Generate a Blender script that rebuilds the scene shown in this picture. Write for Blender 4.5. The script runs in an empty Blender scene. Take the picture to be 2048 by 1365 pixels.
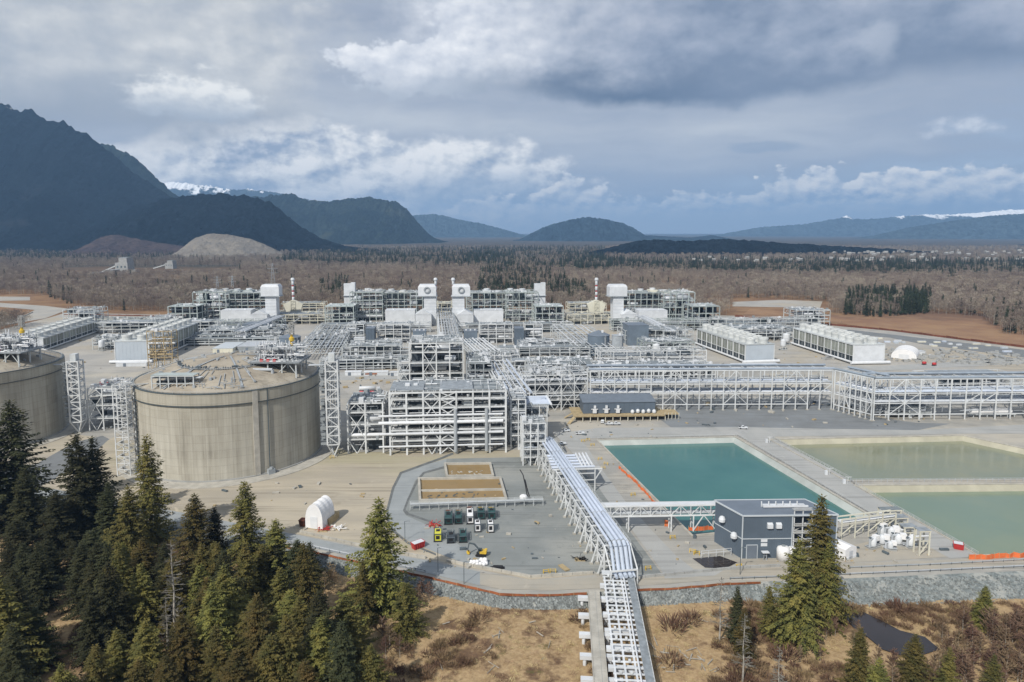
import bpy, math, random
import numpy as np
from mathutils import Vector, Matrix, Quaternion
from mathutils.geometry import tessellate_polygon
from mathutils import noise as mnoise

scene = bpy.context.scene
C = scene.collection
R = math.radians
rnd = random.Random(7)

# ---------------------------------------------------------------- camera
FPX, HOR, PITCH, CAMH = 1365.0, 463.0, 6.0, 122.0        # focal length in photo pixels, horizon row, downward tilt, height
PPY = HOR + FPX * math.tan(R(PITCH))
cam = bpy.data.cameras.new('camera'); cam_o = bpy.data.objects.new('camera', cam); C.objects.link(cam_o)
cam.sensor_width = 36.0; cam.lens = 36.0 * FPX / 2048.0
cam.shift_x = 0.0; cam.shift_y = (PPY - 682.5) / 2048.0
cam.clip_start = 1.0; cam.clip_end = 120000.0
cam_o.location = (0, 0, CAMH); cam_o.rotation_euler = (R(90 - PITCH), 0, 0)
scene.camera = cam_o

# ---------------------------------------------------------------- light
SUN_EL, SUN_AZ = 42.0, 211.0            # compass azimuth measured from +Y towards +X
sd = Vector((math.sin(R(SUN_AZ)) * math.cos(R(SUN_EL)), math.cos(R(SUN_AZ)) * math.cos(R(SUN_EL)), math.sin(R(SUN_EL))))
sun = bpy.data.lights.new('sun', 'SUN'); sun_o = bpy.data.objects.new('sun', sun); C.objects.link(sun_o)
sun.energy = 3.8; sun.angle = R(0.6); sun.color = (1.0, 0.95, 0.87)
sun_o.rotation_euler = sd.to_track_quat('Z', 'Y').to_euler()
sun_o.location = (0, 0, 900)

world = bpy.data.worlds.new('World'); scene.world = world; world.use_nodes = True
scene.view_settings.view_transform = 'Standard'; scene.view_settings.look = 'None'
scene.view_settings.exposure = 0.28; scene.view_settings.gamma = 1.0
scene.view_settings.use_curve_mapping = False
scene.cycles.use_denoising = True
scene.cycles.volume_bounces = 0
scene.cycles.max_bounces = 6; scene.cycles.diffuse_bounces = 3
scene.cycles.transparent_max_bounces = 12

def lin(c):
    out = []
    for v in c[:3]:
        v = v / 255.0
        out.append(v / 12.92 if v <= 0.04045 else ((v + 0.055) / 1.055) ** 2.4)
    return tuple(out)

# node-expression helper
class NX:
    def __init__(s, tree): s.t = tree; s.N = tree.nodes; s.L = tree.links
    def new(s, typ, **kw):
        n = s.N.new(typ)
        for k, v in kw.items(): setattr(n, k, v)
        return n
    def put(s, sock, v):
        if hasattr(v, 'is_linked') or isinstance(v, bpy.types.NodeSocket): s.L.new(v, sock)
        else: sock.default_value = v
    def m(s, op, a, b=0.0, c=0.0, clamp=False):
        n = s.new('ShaderNodeMath', operation=op); n.use_clamp = clamp
        s.put(n.inputs[0], a); s.put(n.inputs[1], b)
        if op in ('MULTIPLY_ADD', 'WRAP', 'SMOOTH_MIN', 'SMOOTH_MAX'): s.put(n.inputs[2], c)
        return n.outputs[0]
    def ss(s, x, a, b, lo=0.0, hi=1.0):
        n = s.new('ShaderNodeMapRange', interpolation_type='SMOOTHSTEP')
        s.put(n.inputs[0], x); n.inputs[1].default_value = a; n.inputs[2].default_value = b
        n.inputs[3].default_value = lo; n.inputs[4].default_value = hi
        return n.outputs[0]
    def xyz(s, x, y, z=0.0):
        n = s.new('ShaderNodeCombineXYZ'); s.put(n.inputs[0], x); s.put(n.inputs[1], y); s.put(n.inputs[2], z); return n.outputs[0]
    def noise(s, vec, scale, detail=5.0, rough=0.5, dist=0.0):
        n = s.new('ShaderNodeTexNoise'); s.L.new(vec, n.inputs['Vector'])
        n.inputs['Scale'].default_value = scale; n.inputs['Detail'].default_value = detail
        n.inputs['Roughness'].default_value = rough; n.inputs['Distortion'].default_value = dist
        return n.outputs['Fac']
    def mix(s, f, a, b):
        n = s.new('ShaderNodeMix', data_type='RGBA'); s.put(n.inputs[0], f)
        for sock, v in ((n.inputs[6], a), (n.inputs[7], b)):
            if isinstance(v, tuple): sock.default_value = (v[0], v[1], v[2], 1.0)
            else: s.L.new(v, sock)
        return n.outputs[2]
    def ramp(s, f, stops):
        n = s.new('ShaderNodeValToRGB'); s.L.new(f, n.inputs[0]); e = n.color_ramp.elements
        while len(e) < len(stops): e.new(0.5)
        for i, (p, c) in enumerate(stops):
            e[i].position = p; e[i].color = (c[0], c[1], c[2], 1.0)
        return n.outputs[0]

def AE(px, py):
    az = math.atan((px - 1024) / FPX)
    return az, math.atan((HOR - py) / FPX * math.cos(az))

def build_sky():
    x = NX(world.node_tree); x.N.clear()
    out = x.new('ShaderNodeOutputWorld'); bg = x.new('ShaderNodeBackground')
    bg.inputs['Strength'].default_value = 0.1
    sky = x.new('ShaderNodeTexSky', sky_type='NISHITA'); sky.sun_disc = False
    sky.sun_elevation = R(SUN_EL); sky.sun_rotation = R(SUN_AZ); sky.altitude = 120; sky.air_density = 1.0; sky.dust_density = 0.8
    tc = x.new('ShaderNodeTexCoord'); sp = x.new('ShaderNodeSeparateXYZ'); x.L.new(tc.outputs['Generated'], sp.inputs[0])
    az = x.m('ARCTAN2', sp.outputs[0], sp.outputs[1]); el = x.m('ARCSINE', sp.outputs[2])
    K = 10.0
    def col(r, g, b): c = lin((r, g, b)); return tuple(v * K for v in c)
    P = x.xyz(az, el)
    # soft domain warp shared by all layers
    w1 = x.m('SUBTRACT', x.noise(x.xyz(az, el, 3.1), 9.0, 4, .55), .5)
    w2 = x.m('SUBTRACT', x.noise(x.xyz(az, el, 8.7), 9.0, 4, .55), .5)
    azw = x.m('MULTIPLY_ADD', w1, .05, az); elw = x.m('MULTIPLY_ADD', w2, .035, el)
    # billow noise and a copy shifted towards the sun: their difference is the relief of the puffs
    def relief(z, scale, det=7, rough=.56, sx=.012, sy=.016):
        a = x.noise(x.xyz(az, x.m('MULTIPLY', el, 1.5), z), scale, det, rough)
        b = x.noise(x.xyz(x.m('ADD', az, -sx), x.m('MULTIPLY_ADD', el, 1.5, sy), z), scale, det, rough)
        return a, x.m('SUBTRACT', a, b)
    f1, e1 = relief(0.0, 7.5, 7, .55, .016, .02)
    f2, e2 = relief(5.0, 21.0, 7, .58, .006, .009)
    # base: high grey-blue layer with flat streaks, thinner (bluer) near the horizon
    streak = x.noise(x.xyz(x.m('MULTIPLY', azw, 2.2), x.m('MULTIPLY', elw, 11.0), 1.0), 1.0, 6, .55)
    streak2 = x.noise(x.xyz(x.m('MULTIPLY', azw, 5.0), x.m('MULTIPLY', elw, 34.0), 2.0), 1.0, 5, .55)
    st = x.m('ADD', x.m('MULTIPLY', streak, .75), x.m('MULTIPLY', streak2, .25))
    hi = x.ramp(st, [(.30, col(134, 144, 163)), (.45, col(158, 166, 180)), (.56, col(173, 179, 189)), (.68, col(192, 196, 201))])
    base = x.mix(x.ss(x.m('ADD', st, x.m('MULTIPLY', el, .5)), .33, .55), x.mix(.85, sky.outputs[0], col(172, 184, 202)), hi)
    low = x.ss(el, .0, .055, 1.0, 0.0)
    base = x.mix(x.m('MULTIPLY', low, .45), base, col(196, 205, 214))
    cur = base
    def blob(cx, cy, ra, ru, rdn, k, f, edge=(0.0, .22), warp=True):
        a0, e0 = AE(cx, cy)
        dx = x.m('DIVIDE', x.m('SUBTRACT', azw if warp else az, a0), ra)
        t = x.m('SUBTRACT', elw if warp else el, e0)
        up = x.m('DIVIDE', x.m('MAXIMUM', t, 0.0), ru); dn = x.m('DIVIDE', x.m('MAXIMUM', x.m('MULTIPLY', t, -1.0), 0.0), rdn)
        d2 = x.m('ADD', x.m('ADD', x.m('MULTIPLY', dx, dx), x.m('MULTIPLY', up, up)), x.m('MULTIPLY', dn, dn))
        v = x.m('SUBTRACT', 1.0, x.m('SQRT', d2))
        v = x.m('MULTIPLY_ADD', x.m('SUBTRACT', f, .5), k, v)
        return x.ss(v, *edge), v, t
    def layer(mask, c):
        nonlocal cur
        cur = x.mix(mask, cur, c)
    u = 1.0 / FPX
    # bank of lit cumulus over the left ridges
    mD, vD, tD = blob(660, 345, 490*u, 92*u, 100*u, 1.5, f1, (.0, .25))
    cD = x.ramp(x.m('ADD', x.m('ADD', x.m('MULTIPLY', x.m('ADD', e1, x.m('MULTIPLY', e2, .5)), 2.8), x.m('MULTIPLY', tD, 1.4)), .58), [(.18, col(150, 162, 181)), (.42, col(190, 195, 203)), (.58, col(220, 221, 221)), (.80, col(250, 247, 242))])
    layer(x.m('MULTIPLY', mD, .97), cD)
    # rain-grey gap right of it
    mG, _, _ = blob(960, 400, 190*u, 70*u, 60*u, .6, f1, (.0, .6))
    layer(x.m('MULTIPLY', mG, .6), col(158, 172, 190))
    # big pale grey mass, upper left, with a darker foot
    mC, vC, tC = blob(120, 60, 520*u, 300*u, 215*u, .9, f1, (.0, .35))
    cC = x.mix(x.ss(el, AE(300, 285)[1], AE(300, 120)[1]), col(150, 157, 167), x.ramp(x.m('ADD', x.m('MULTIPLY', e1, 2.0), x.m('MULTIPLY', streak, 1.0)), [(.30, col(176, 181, 187)), (.55, col(196, 198, 199)), (.75, col(214, 214, 212))]))
    layer(x.m('MULTIPLY', mC, .92), cC)
    # single bright cumulus
    mB, vB, tB = blob(410, 226, 120*u, 62*u, 20*u, 1.9, f2, (-.08, .42))
    cB = x.mix(x.ss(tB, -.014, .028), col(170, 178, 188), x.ramp(x.m('MULTIPLY_ADD', e2, 2.6, .5), [(.2, col(206, 209, 211)), (.65, col(238, 237, 233))]))
    layer(mB, cB)
    # the dark raincloud across the top right: flat blue-grey belly, bright billowed left end
    mA, vA, tA = blob(1380, 70, 600*u, 420*u, 150*u, .55, f1, (.0, .22))
    mA2, _, _ = blob(860, 152, 180*u, 60*u, 56*u, 1.7, f2, (.0, .2))
    mA3, _, _ = blob(1010, 70, 170*u, 160*u, 110*u, 1.5, f1, (.0, .16))
    mR, _, _ = blob(1800, 60, 560*u, 500*u, 110*u, .5, f1, (.0, .45))
    mAll = x.m('MAXIMUM', x.m('MAXIMUM', mA, mA2), x.m('MAXIMUM', mA3, mR))
    right = x.ss(az, AE(900, 0)[0], AE(1330, 0)[0])
    topc = x.mix(right, x.ramp(x.m('MULTIPLY_ADD', x.m('ADD', e1, x.m('MULTIPLY', e2, .5)), 1.6, .5), [(.2, col(180, 187, 200)), (.5, col(214, 217, 223)), (.75, col(240, 240, 241))]),
                 x.ramp(x.m('ADD', x.m('MULTIPLY', e1, 1.1), x.m('MULTIPLY', f1, 1.0)), [(.30, col(122, 135, 156)), (.58, col(150, 159, 176)), (.80, col(172, 178, 191))]))
    bell = x.mix(x.ss(az, AE(880, 0)[0], AE(1120, 0)[0]), col(176, 183, 193), x.mix(x.ss(az, AE(1250, 0)[0], AE(1500, 0)[0]), col(84, 101, 125), col(114, 127, 148)))
    foot = x.m('MULTIPLY_ADD', x.m('SUBTRACT', f1, .5), .10, elw)
    e_lo = AE(1000, 215)[1]; e_hi = AE(1000, 120)[1]
    layer(x.m('MULTIPLY', mAll, .97), x.mix(x.ss(foot, e_lo, e_hi), bell, topc))
    # small bright scraps and dark rags
    mS, _, tS = blob(1895, 268, 58*u, 22*u, 11*u, 2.4, f2, (-.15, .9)); layer(x.m('MULTIPLY', mS, .85), x.ramp(x.m('MULTIPLY_ADD', e2, 2.6, .5), [(.25, col(172, 182, 197)), (.7, col(218, 221, 226))]))
    mT, _, _ = blob(1735, 95, 45*u, 60*u, 60*u, 1.3, f2, (.1, .8)); layer(x.m('MULTIPLY', mT, .45), col(196, 201, 210))
    mU, _, _ = blob(1520, 300, 80*u, 14*u, 14*u, .8, f1, (.0, .5)); layer(x.m('MULTIPLY', mU, .5), col(132, 148, 170))
    # low row of cumulus along the horizon, all the way round
    hgt = x.m('MULTIPLY_ADD', x.m('SUBTRACT', x.noise(x.xyz(az, 0.0, 12.0), 7.5, 5, .6), .5), .10, .052)
    for bx, by, bw_, bu, bd in ((1010, 440, 120, 40, 40), (1150, 425, 90, 48, 45), (1270, 440, 130, 30, 30), (1400, 428, 120, 36, 40), (1500, 432, 110, 30, 36), (1640, 402, 105, 52, 55), (1755, 400, 110, 44, 55), (1880, 418, 100, 26, 36), (1990, 396, 120, 48, 55), (2200, 400, 150, 46, 55)):
        mb_, vb_, tb_ = blob(bx, by, bw_*u*1.1, bu*u*1.25, bd*u, 2.3, f2, (.0, .18))
        layer(x.m('MULTIPLY', mb_, .9), x.mix(x.ss(tb_, -.03, .02), col(160, 172, 190), x.ramp(x.m('MULTIPLY_ADD', e2, 2.8, .5), [(.15, col(176, 185, 199)), (.42, col(210, 213, 217)), (.78, col(248, 243, 236))])))
    vE = x.m('DIVIDE', x.m('SUBTRACT', x.m('MULTIPLY_ADD', x.m('SUBTRACT', f2, .5), .05, hgt), el), .022)
    gate = x.ss(az, AE(1040, 0)[0], AE(1180, 0)[0])
    mE = x.m('MULTIPLY', x.ss(vE, 0.0, .4), x.m('MULTIPLY_ADD', gate, .8, .2))
    cE = x.mix(x.ss(el, .015, .05), col(186, 196, 208), x.ramp(x.m('MULTIPLY_ADD', e2, 3.4, .5), [(.15, col(158, 172, 194)), (.42, col(196, 202, 211)), (.75, col(242, 238, 232))]))
    layer(x.m('MULTIPLY', mE, .9), cE)
    # below the horizon (never seen past the ground sheet)
    layer(x.ss(el, -.03, -.005, 1.0, 0.0), col(150, 158, 165))
    x.L.new(cur, bg.inputs['Color']); x.L.new(bg.outputs[0], out.inputs['Surface'])
build_sky()

# ---------------------------------------------------------------- helpers
def ray(px, py):
    a = (px - 1024) / FPX; b = -(py - PPY) / FPX; p = R(PITCH)
    return a, math.cos(p) + b * math.sin(p), -math.sin(p) + b * math.cos(p)
def G(px, py, z=0.0):                       # the point of the level z that shows at a photo pixel
    a, dy, dz = ray(px, py); t = (z - CAMH) / dz
    return Vector((a * t, dy * t, z))
def GY(px, py, Y):                          # the point at forward distance Y
    a, dy, dz = ray(px, py); t = Y / dy
    return Vector((a * t, Y, CAMH + dz * t))
def proj(v):
    p = R(PITCH); z = v[2] - CAMH
    d = v[1] * math.cos(p) - z * math.sin(p); u = v[1] * math.sin(p) + z * math.cos(p)
    return 1024 + FPX * v[0] / d, PPY - FPX * u / d

MATS = {}
def mat(name, c, rough=.7, var=.0, vs=1.0, c2=None, metal=0.0, bump=0.0, bs=1.0, rand=0.0, spec=.3, stretch=None, detail=5, c3=None, big=None, tracks=0.0):
    """plain procedural material: colour broken up by world-space noise, optional second/third colour and bump"""
    m_ = bpy.data.materials.new(name); m_.use_nodes = True; MATS[name] = m_
    x = NX(m_.node_tree); b = x.N['Principled BSDF']
    b.inputs['Roughness'].default_value = rough; b.inputs['Metallic'].default_value = metal
    b.inputs['Specular IOR Level'].default_value = spec
    geo = x.new('ShaderNodeNewGeometry'); pos = geo.outputs['Position']
    if stretch:
        vm = x.new('ShaderNodeVectorMath', operation='MULTIPLY'); x.L.new(pos, vm.inputs[0]); vm.inputs[1].default_value = stretch; pos = vm.outputs[0]
    colr = None
    if c2 is None and (var or rand): c2 = tuple(v * (1 - var) for v in c)
    if c2 is not None:
        n = x.noise(pos, vs, detail, .6)
        colr = x.mix(x.ss(n, .35, .65), c, c2)
        if c3 is not None:
            n3 = x.noise(pos, vs * .23, 6, .62); colr = x.mix(x.ss(n3, .48, .62), colr, c3)
        if big is not None:
            nb = x.noise(pos, big[0], 4, .6); colr = x.mix(x.m('MULTIPLY', x.ss(nb, .42, .68), big[2]), colr, big[1])
    if tracks and colr is not None:             # wheel tracks, damp patches and scuffs worn into the surface
        for an, sc in ((.35, .9), (-.5, .8), (1.3, 1.1)):
            mp = x.new('ShaderNodeMapping'); x.L.new(geo.outputs['Position'], mp.inputs[0]); mp.inputs['Rotation'].default_value = (0, 0, an); mp.inputs['Scale'].default_value = (.012 * sc, .55 * sc, 1)
            tn = x.noise(mp.outputs[0], 1.0, 3, .5, .6); gate = x.ss(x.noise(geo.outputs['Position'], .02 * sc, 3, .5), .45, .62)
            colr = x.mix(x.m('MULTIPLY', x.m('MULTIPLY', x.ss(tn, .56, .62), gate), tracks), colr, tuple(v * .55 for v in c))
        damp = x.ss(x.noise(geo.outputs['Position'], .045, 8, .7), .58, .66)
        colr = x.mix(x.m('MULTIPLY', damp, tracks * .8), colr, tuple(v * .6 for v in c))
        pale = x.ss(x.noise(geo.outputs['Position'], .07, 8, .72, .5), .60, .70)
        colr = x.mix(x.m('MULTIPLY', pale, tracks * .8), colr, tuple(min(.6, v * 1.35) for v in c))
    if rand:
        oi = x.new('ShaderNodeObjectInfo'); hv = x.new('ShaderNodeHueSaturation')
        x.L.new(x.m('MULTIPLY_ADD', oi.outputs['Random'], rand * 2, 1 - rand), hv.inputs['Value'])
        x.L.new(x.m('MULTIPLY_ADD', oi.outputs['Random'], rand * .12, .5 - rand * .06), hv.inputs['Hue'])
        x.L.new(colr, hv.inputs['Color']); colr = hv.outputs[0]
    if colr is not None: x.L.new(colr, b.inputs['Base Color'])
    else: b.inputs['Base Color'].default_value = (*c, 1)
    if bump:
        bn = x.new('ShaderNodeBump'); bn.inputs['Strength'].default_value = bump; bn.inputs['Distance'].default_value = .5 / bs
        x.L.new(x.noise(pos, bs, 5, .6), bn.inputs['Height']); x.L.new(bn.outputs[0], b.inputs['Normal'])
    return m_

class MB:
    def __init__(s): s.v = []; s.f = []
    def add(s, vs, fs):
        o = len(s.v); s.v.extend([tuple(p) for p in vs]); s.f.extend([tuple(i + o for i in f) for f in fs])
    def box(s, c, sz, rz=0.0):
        x, y, z = sz[0] / 2, sz[1] / 2, sz[2] / 2; ca, sa = math.cos(rz), math.sin(rz)
        vs = [(c[0] + ca * i * x - sa * j * y, c[1] + sa * i * x + ca * j * y, c[2] + k * z) for k in (-1, 1) for j in (-1, 1) for i in (-1, 1)]
        s.add(vs, [(0, 2, 3, 1), (4, 5, 7, 6), (0, 1, 5, 4), (2, 6, 7, 3), (0, 4, 6, 2), (1, 3, 7, 5)])
    def bar(s, a, b, w, h=None, n=4):
        a, b = Vector(a), Vector(b); d = b - a
        if d.length < 1e-6: return
        h = w if h is None else h
        q = d.to_track_quat('Z', 'Y'); vs = []
        for t in (a, b):
            for i in range(n):
                an = 2 * math.pi * (i + .5) / n; k = 1.0 if n > 4 else 1.41421
                vs.append(t + q @ Vector((math.cos(an) * w / 2 * k, math.sin(an) * h / 2 * k, 0)))
        fs = [(i, (i + 1) % n, n + (i + 1) % n, n + i) for i in range(n)] + [tuple(range(n))[::-1], tuple(range(n, 2 * n))]
        s.add(vs, fs)
    def tube(s, a, b, r, n=8): s.bar(a, b, 2 * r, 2 * r, n)
    def lathe(s, prof, n=24, c=(0, 0, 0), a0=0.0, a1=2 * math.pi):
        full = abs(a1 - a0 - 2 * math.pi) < 1e-6; m = n if full else n + 1
        vs = [(c[0] + r * math.cos(a0 + (a1 - a0) * i / n), c[1] + r * math.sin(a0 + (a1 - a0) * i / n), c[2] + z) for r, z in prof for i in range(m)]
        fs = []
        for k in range(len(prof) - 1):
            for i in range(n):
                j = (i + 1) % m
                fs.append((k * m + i, k * m + j, (k + 1) * m + j, (k + 1) * m + i))
        s.add(vs, fs)
    def prism(s, poly, z0, z1):
        n = len(poly); vs = [(p[0], p[1], z0) for p in poly] + [(p[0], p[1], z1) for p in poly]
        s.add(vs, [tuple(range(n))[::-1], tuple(range(n, 2 * n))] + [(i, (i + 1) % n, n + (i + 1) % n, n + i) for i in range(n)])
    def mesh(s, name, m, smooth=False):
        me = bpy.data.meshes.new(name); me.from_pydata(s.v, [], s.f); me.update()
        if m: me.materials.append(m)
        if smooth: me.polygons.foreach_set('use_smooth', [True] * len(me.polygons))
        return me
    def build(s, name, m, parent=None, kind=None, smooth=False, loc=None):
        o = bpy.data.objects.new(name, s.mesh(name, m, smooth)); C.objects.link(o)
        if parent is not None: o.parent = parent
        if kind: o['kind'] = kind
        if loc is not None: o.location = loc
        return o

def tag(o, label=None, cat=None, group=None, kind=None):
    if label: o['label'] = label
    if cat: o['category'] = cat
    if group: o['group'] = group
    if kind: o['kind'] = kind
    return o
def thing(name, label, cat, loc=(0, 0, 0), rz=0.0, group=None):
    o = bpy.data.objects.new(name, None); C.objects.link(o); o.empty_display_size = 1.0
    o.location = loc; o.rotation_euler = (0, 0, rz)
    return tag(o, label, cat, group)
UNIT = {}
def unit(kind, m, n=8):
    k = (kind, m.name, n)
    if k not in UNIT:
        b = MB()
        if kind == 'box': b.box((0, 0, 0), (1, 1, 1))
        else: b.tube((0, 0, -.5), (0, 0, .5), .5, n)
        me = b.mesh(kind + '_' + m.name, m)
        if kind != 'box':
            for p in me.polygons: p.use_smooth = len(p.vertices) == 4
        UNIT[k] = me
    return UNIT[k]
def place(name, me, root, M, lab=None):
    o = bpy.data.objects.new(name, me); C.objects.link(o)
    if root is not None: o.parent = root
    o.matrix_basis = M
    if lab: o['label'] = lab
    return o
def stick(name, root, a, b, w, m, h=None, kind='box', n=8):
    a, b = Vector(a), Vector(b); d = b - a; h = w if h is None else h
    M = Matrix.Translation((a + b) / 2) @ d.to_track_quat('Z', 'Y').to_matrix().to_4x4() @ Matrix.Diagonal((w, h, d.length, 1))
    return place(name, unit(kind, m, n), root, M)
def pipe(name, root, a, b, r, m, n=8): return stick(name, root, a, b, 2 * r, m, None, 'cyl', n)
def block(name, root, c, sz, m, rz=0.0, lab=None):
    return place(name, unit('box', m), root, Matrix.Translation(c) @ Matrix.Rotation(rz, 4, 'Z') @ Matrix.Diagonal((*sz, 1)), lab)
def copy_tree(o, parent=None):
    c = o.copy(); C.objects.link(c)
    if parent is not None: c.parent = parent
    for ch in list(o.children): copy_tree(ch, c)
    return c
def sheet(name, pts, m, z, holes=(), kind='structure', dz=None):
    loops = [[Vector((p[0], p[1], z)) for p in pts]] + [[Vector((p[0], p[1], z)) for p in h] for h in holes]
    tri = tessellate_polygon(loops); vs = [v for l in loops for v in l]
    me = bpy.data.meshes.new(name); fs = []
    for t in tri:
        a, b, c = (vs[i] for i in t)
        fs.append(tuple(t) if (b - a).cross(c - a).z > 0 else (t[0], t[2], t[1]))
    me.from_pydata([tuple(v) for v in vs], [], fs); me.materials.append(m)
    o = bpy.data.objects.new(name, me); C.objects.link(o)
    if kind: o['kind'] = kind
    return o
def GP(pts, z=0.0): return [G(px, py, z) for px, py in pts]
# ---------------------------------------------------------------- materials
M = {}
def dm(k, *a, **kw): M[k] = mat(k, *a, **kw)
dm('white_steel', (.62, .64, .645), .5, var=.14, vs=.25, rand=.10)
dm('pale_steel', (.52, .55, .555), .5, var=.18, vs=.25, rand=.16)
dm('green_steel', (.39, .44, .43), .55, var=.2, vs=.2, rand=.2)
dm('grey_steel', (.34, .37, .39), .55, var=.2, vs=.2, rand=.2)
dm('dark_steel', (.10, .125, .14), .55, var=.3, vs=.2, rand=.25)
dm('white_clad', (.62, .645, .67), .45, var=.12, vs=.15, rand=.06)
dm('cream_clad', (.62, .60, .50), .5, var=.12, vs=.1, rand=.1)
dm('rack_top_grey', (.29, .34, .40), .45, var=.15, vs=.2, rand=.1)
dm('pipe_blue', (.50, .56, .66), .35, var=.10, vs=.3, rand=.08)
dm('pipe_grey', (.44, .47, .50), .38, var=.15, vs=.3, rand=.2)
dm('pipe_white', (.64, .66, .68), .36, var=.08, vs=.3, rand=.1)
dm('grating', (.25, .28, .30), .7, var=.3, vs=.4, rand=.2)
dm('equip_dark', (.05, .065, .075), .5, var=.4, vs=.3, rand=.4)
dm('slate_clad', (.105, .135, .172), .5, var=.10, vs=.15, rand=.04)
dm('slate_roof', (.155, .185, .225), .5, var=.12, vs=.2)
dm('blue_tank', (.15, .19, .235), .5, var=.15, vs=.15)
dm('trim_light', (.48, .52, .55), .5)
dm('concrete_pale', (.44, .42, .37), .85, var=.22, vs=.25, bump=.1, bs=1)
dm('concrete_grey', (.35, .355, .345), .85, var=.2, vs=.2, bump=.1, bs=1)
dm('timber_tan', (.42, .33, .19), .8, var=.25, vs=.5)
dm('rail_steel', (.48, .50, .50), .5, var=.2, vs=.2)
dm('safety_yellow', (.62, .42, .05), .5, var=.1, vs=.5)
dm('bright_yellow', (.62, .60, .06), .45, var=.1, vs=.5)
dm('orange_net', (.72, .17, .055), .7, var=.25, vs=.3)
dm('orange_fence', (.33, .115, .05), .8, var=.4, vs=.25)
dm('red_paint', (.45, .04, .04), .5, var=.2, vs=.5)
dm('green_paint', (.03, .085, .085), .45, var=.3, vs=.5)
dm('tarp_white', (.76, .76, .76), .6, var=.06, vs=.4, bump=.15, bs=.8)
dm('black_rubber', (.018, .018, .02), .8)
dm('glass_dark', (.02, .025, .03), .08, spec=.6)
dm('rust_red', (.16, .055, .032), .85, var=.4, vs=.1)
dm('plywood', (.42, .27, .14), .8, var=.2, vs=.4)
# ground
dm('gravel_pad', (.36, .345, .31), .95, c2=(.29, .285, .265), vs=.06, detail=9, bump=.25, bs=1.2, c3=(.42, .39, .33), tracks=0.55)
dm('gravel_back', (.40, .38, .34), .95, c2=(.33, .32, .30), vs=.03, detail=9, bump=.2, bs=1, c3=(.39, .35, .28), tracks=0.6)
dm('sandy_yard', (.43, .38, .295), .95, c2=(.345, .31, .25), vs=.05, detail=8, bump=.2, bs=1.2, c3=(.36, .33, .23), stretch=(.35, 1.6, 1), tracks=0.6)
dm('yard_road', (.30, .32, .325), .95, c2=(.26, .28, .285), vs=.08, detail=9, bump=.2, bs=1.5, tracks=.4)
dm('berm', (.16, .17, .17), .95, var=.3, vs=.4, detail=9, bump=.6, bs=2)
dm('grey_yard', (.235, .25, .245), .95, c2=(.195, .21, .205), vs=.05, detail=9, bump=.25, bs=1.5, c3=(.29, .295, .275), tracks=0.6)
dm('dark_gravel', (.21, .225, .235), .95, c2=(.18, .19, .195), vs=.05, detail=8, bump=.2, bs=1.5, tracks=0.5)
dm('road_gravel', (.37, .37, .355), .9, c2=(.33, .335, .325), vs=.08, detail=8, bump=.12, bs=1.5, stretch=(1, .3, 1), tracks=0.45)
dm('road_tan', (.38, .345, .285), .9, c2=(.34, .32, .275), vs=.08, detail=8, bump=.12, bs=1.5, tracks=0.5)
dm('road_dark', (.19, .20, .205), .9, var=.15, vs=.1, detail=8)
dm('riprap', (.24, .265, .26), .95, c2=(.13, .15, .15), vs=.55, detail=9, bump=1.0, bs=1.1, c3=(.33, .335, .31))
dm('bench_gravel', (.30, .31, .30), .95, c2=(.26, .275, .265), vs=.12, detail=8, bump=.3, bs=1.5, tracks=0.4)
dm('liner', (.42, .40, .31), .7, var=.2, vs=.08, detail=7)
dm('liner_white', (.42, .45, .43), .6, var=.2, vs=.08, detail=7)
dm('dry_grass', (.47, .315, .15), .95, c2=(.33, .20, .085), vs=.12, detail=10, bump=.8, bs=.9, c3=(.16, .085, .045), stretch=(1, .7, 1))
dm('creek_water', (.035, .028, .026), .08, var=.3, vs=.1, spec=.5)
dm('rock', (.25, .27, .265), .95, var=.35, vs=1.5, rand=.35)

def water_mat(name, c, c2, rough=.12):
    m_ = mat(name, c, rough, c2=c2, vs=.022, detail=7, spec=.5)
    x = NX(m_.node_tree); b = x.N['Principled BSDF']; geo = x.new('ShaderNodeNewGeometry')
    bn = x.new('ShaderNodeBump'); bn.inputs['Strength'].default_value = .18; bn.inputs['Distance'].default_value = .12
    x.L.new(x.noise(geo.outputs['Position'], .5, 4, .6), bn.inputs['Height']); x.L.new(bn.outputs[0], b.inputs['Normal'])
    M[name] = m_
water_mat('pond_teal', (.036, .135, .125), (.056, .165, .15))
water_mat('pond_green', (.165, .225, .165), (.20, .245, .165))
water_mat('pond_khaki', (.235, .24, .15), (.19, .215, .15))
water_mat('basin_brown', (.22, .15, .06), (.27, .18, .075), .25)

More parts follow.
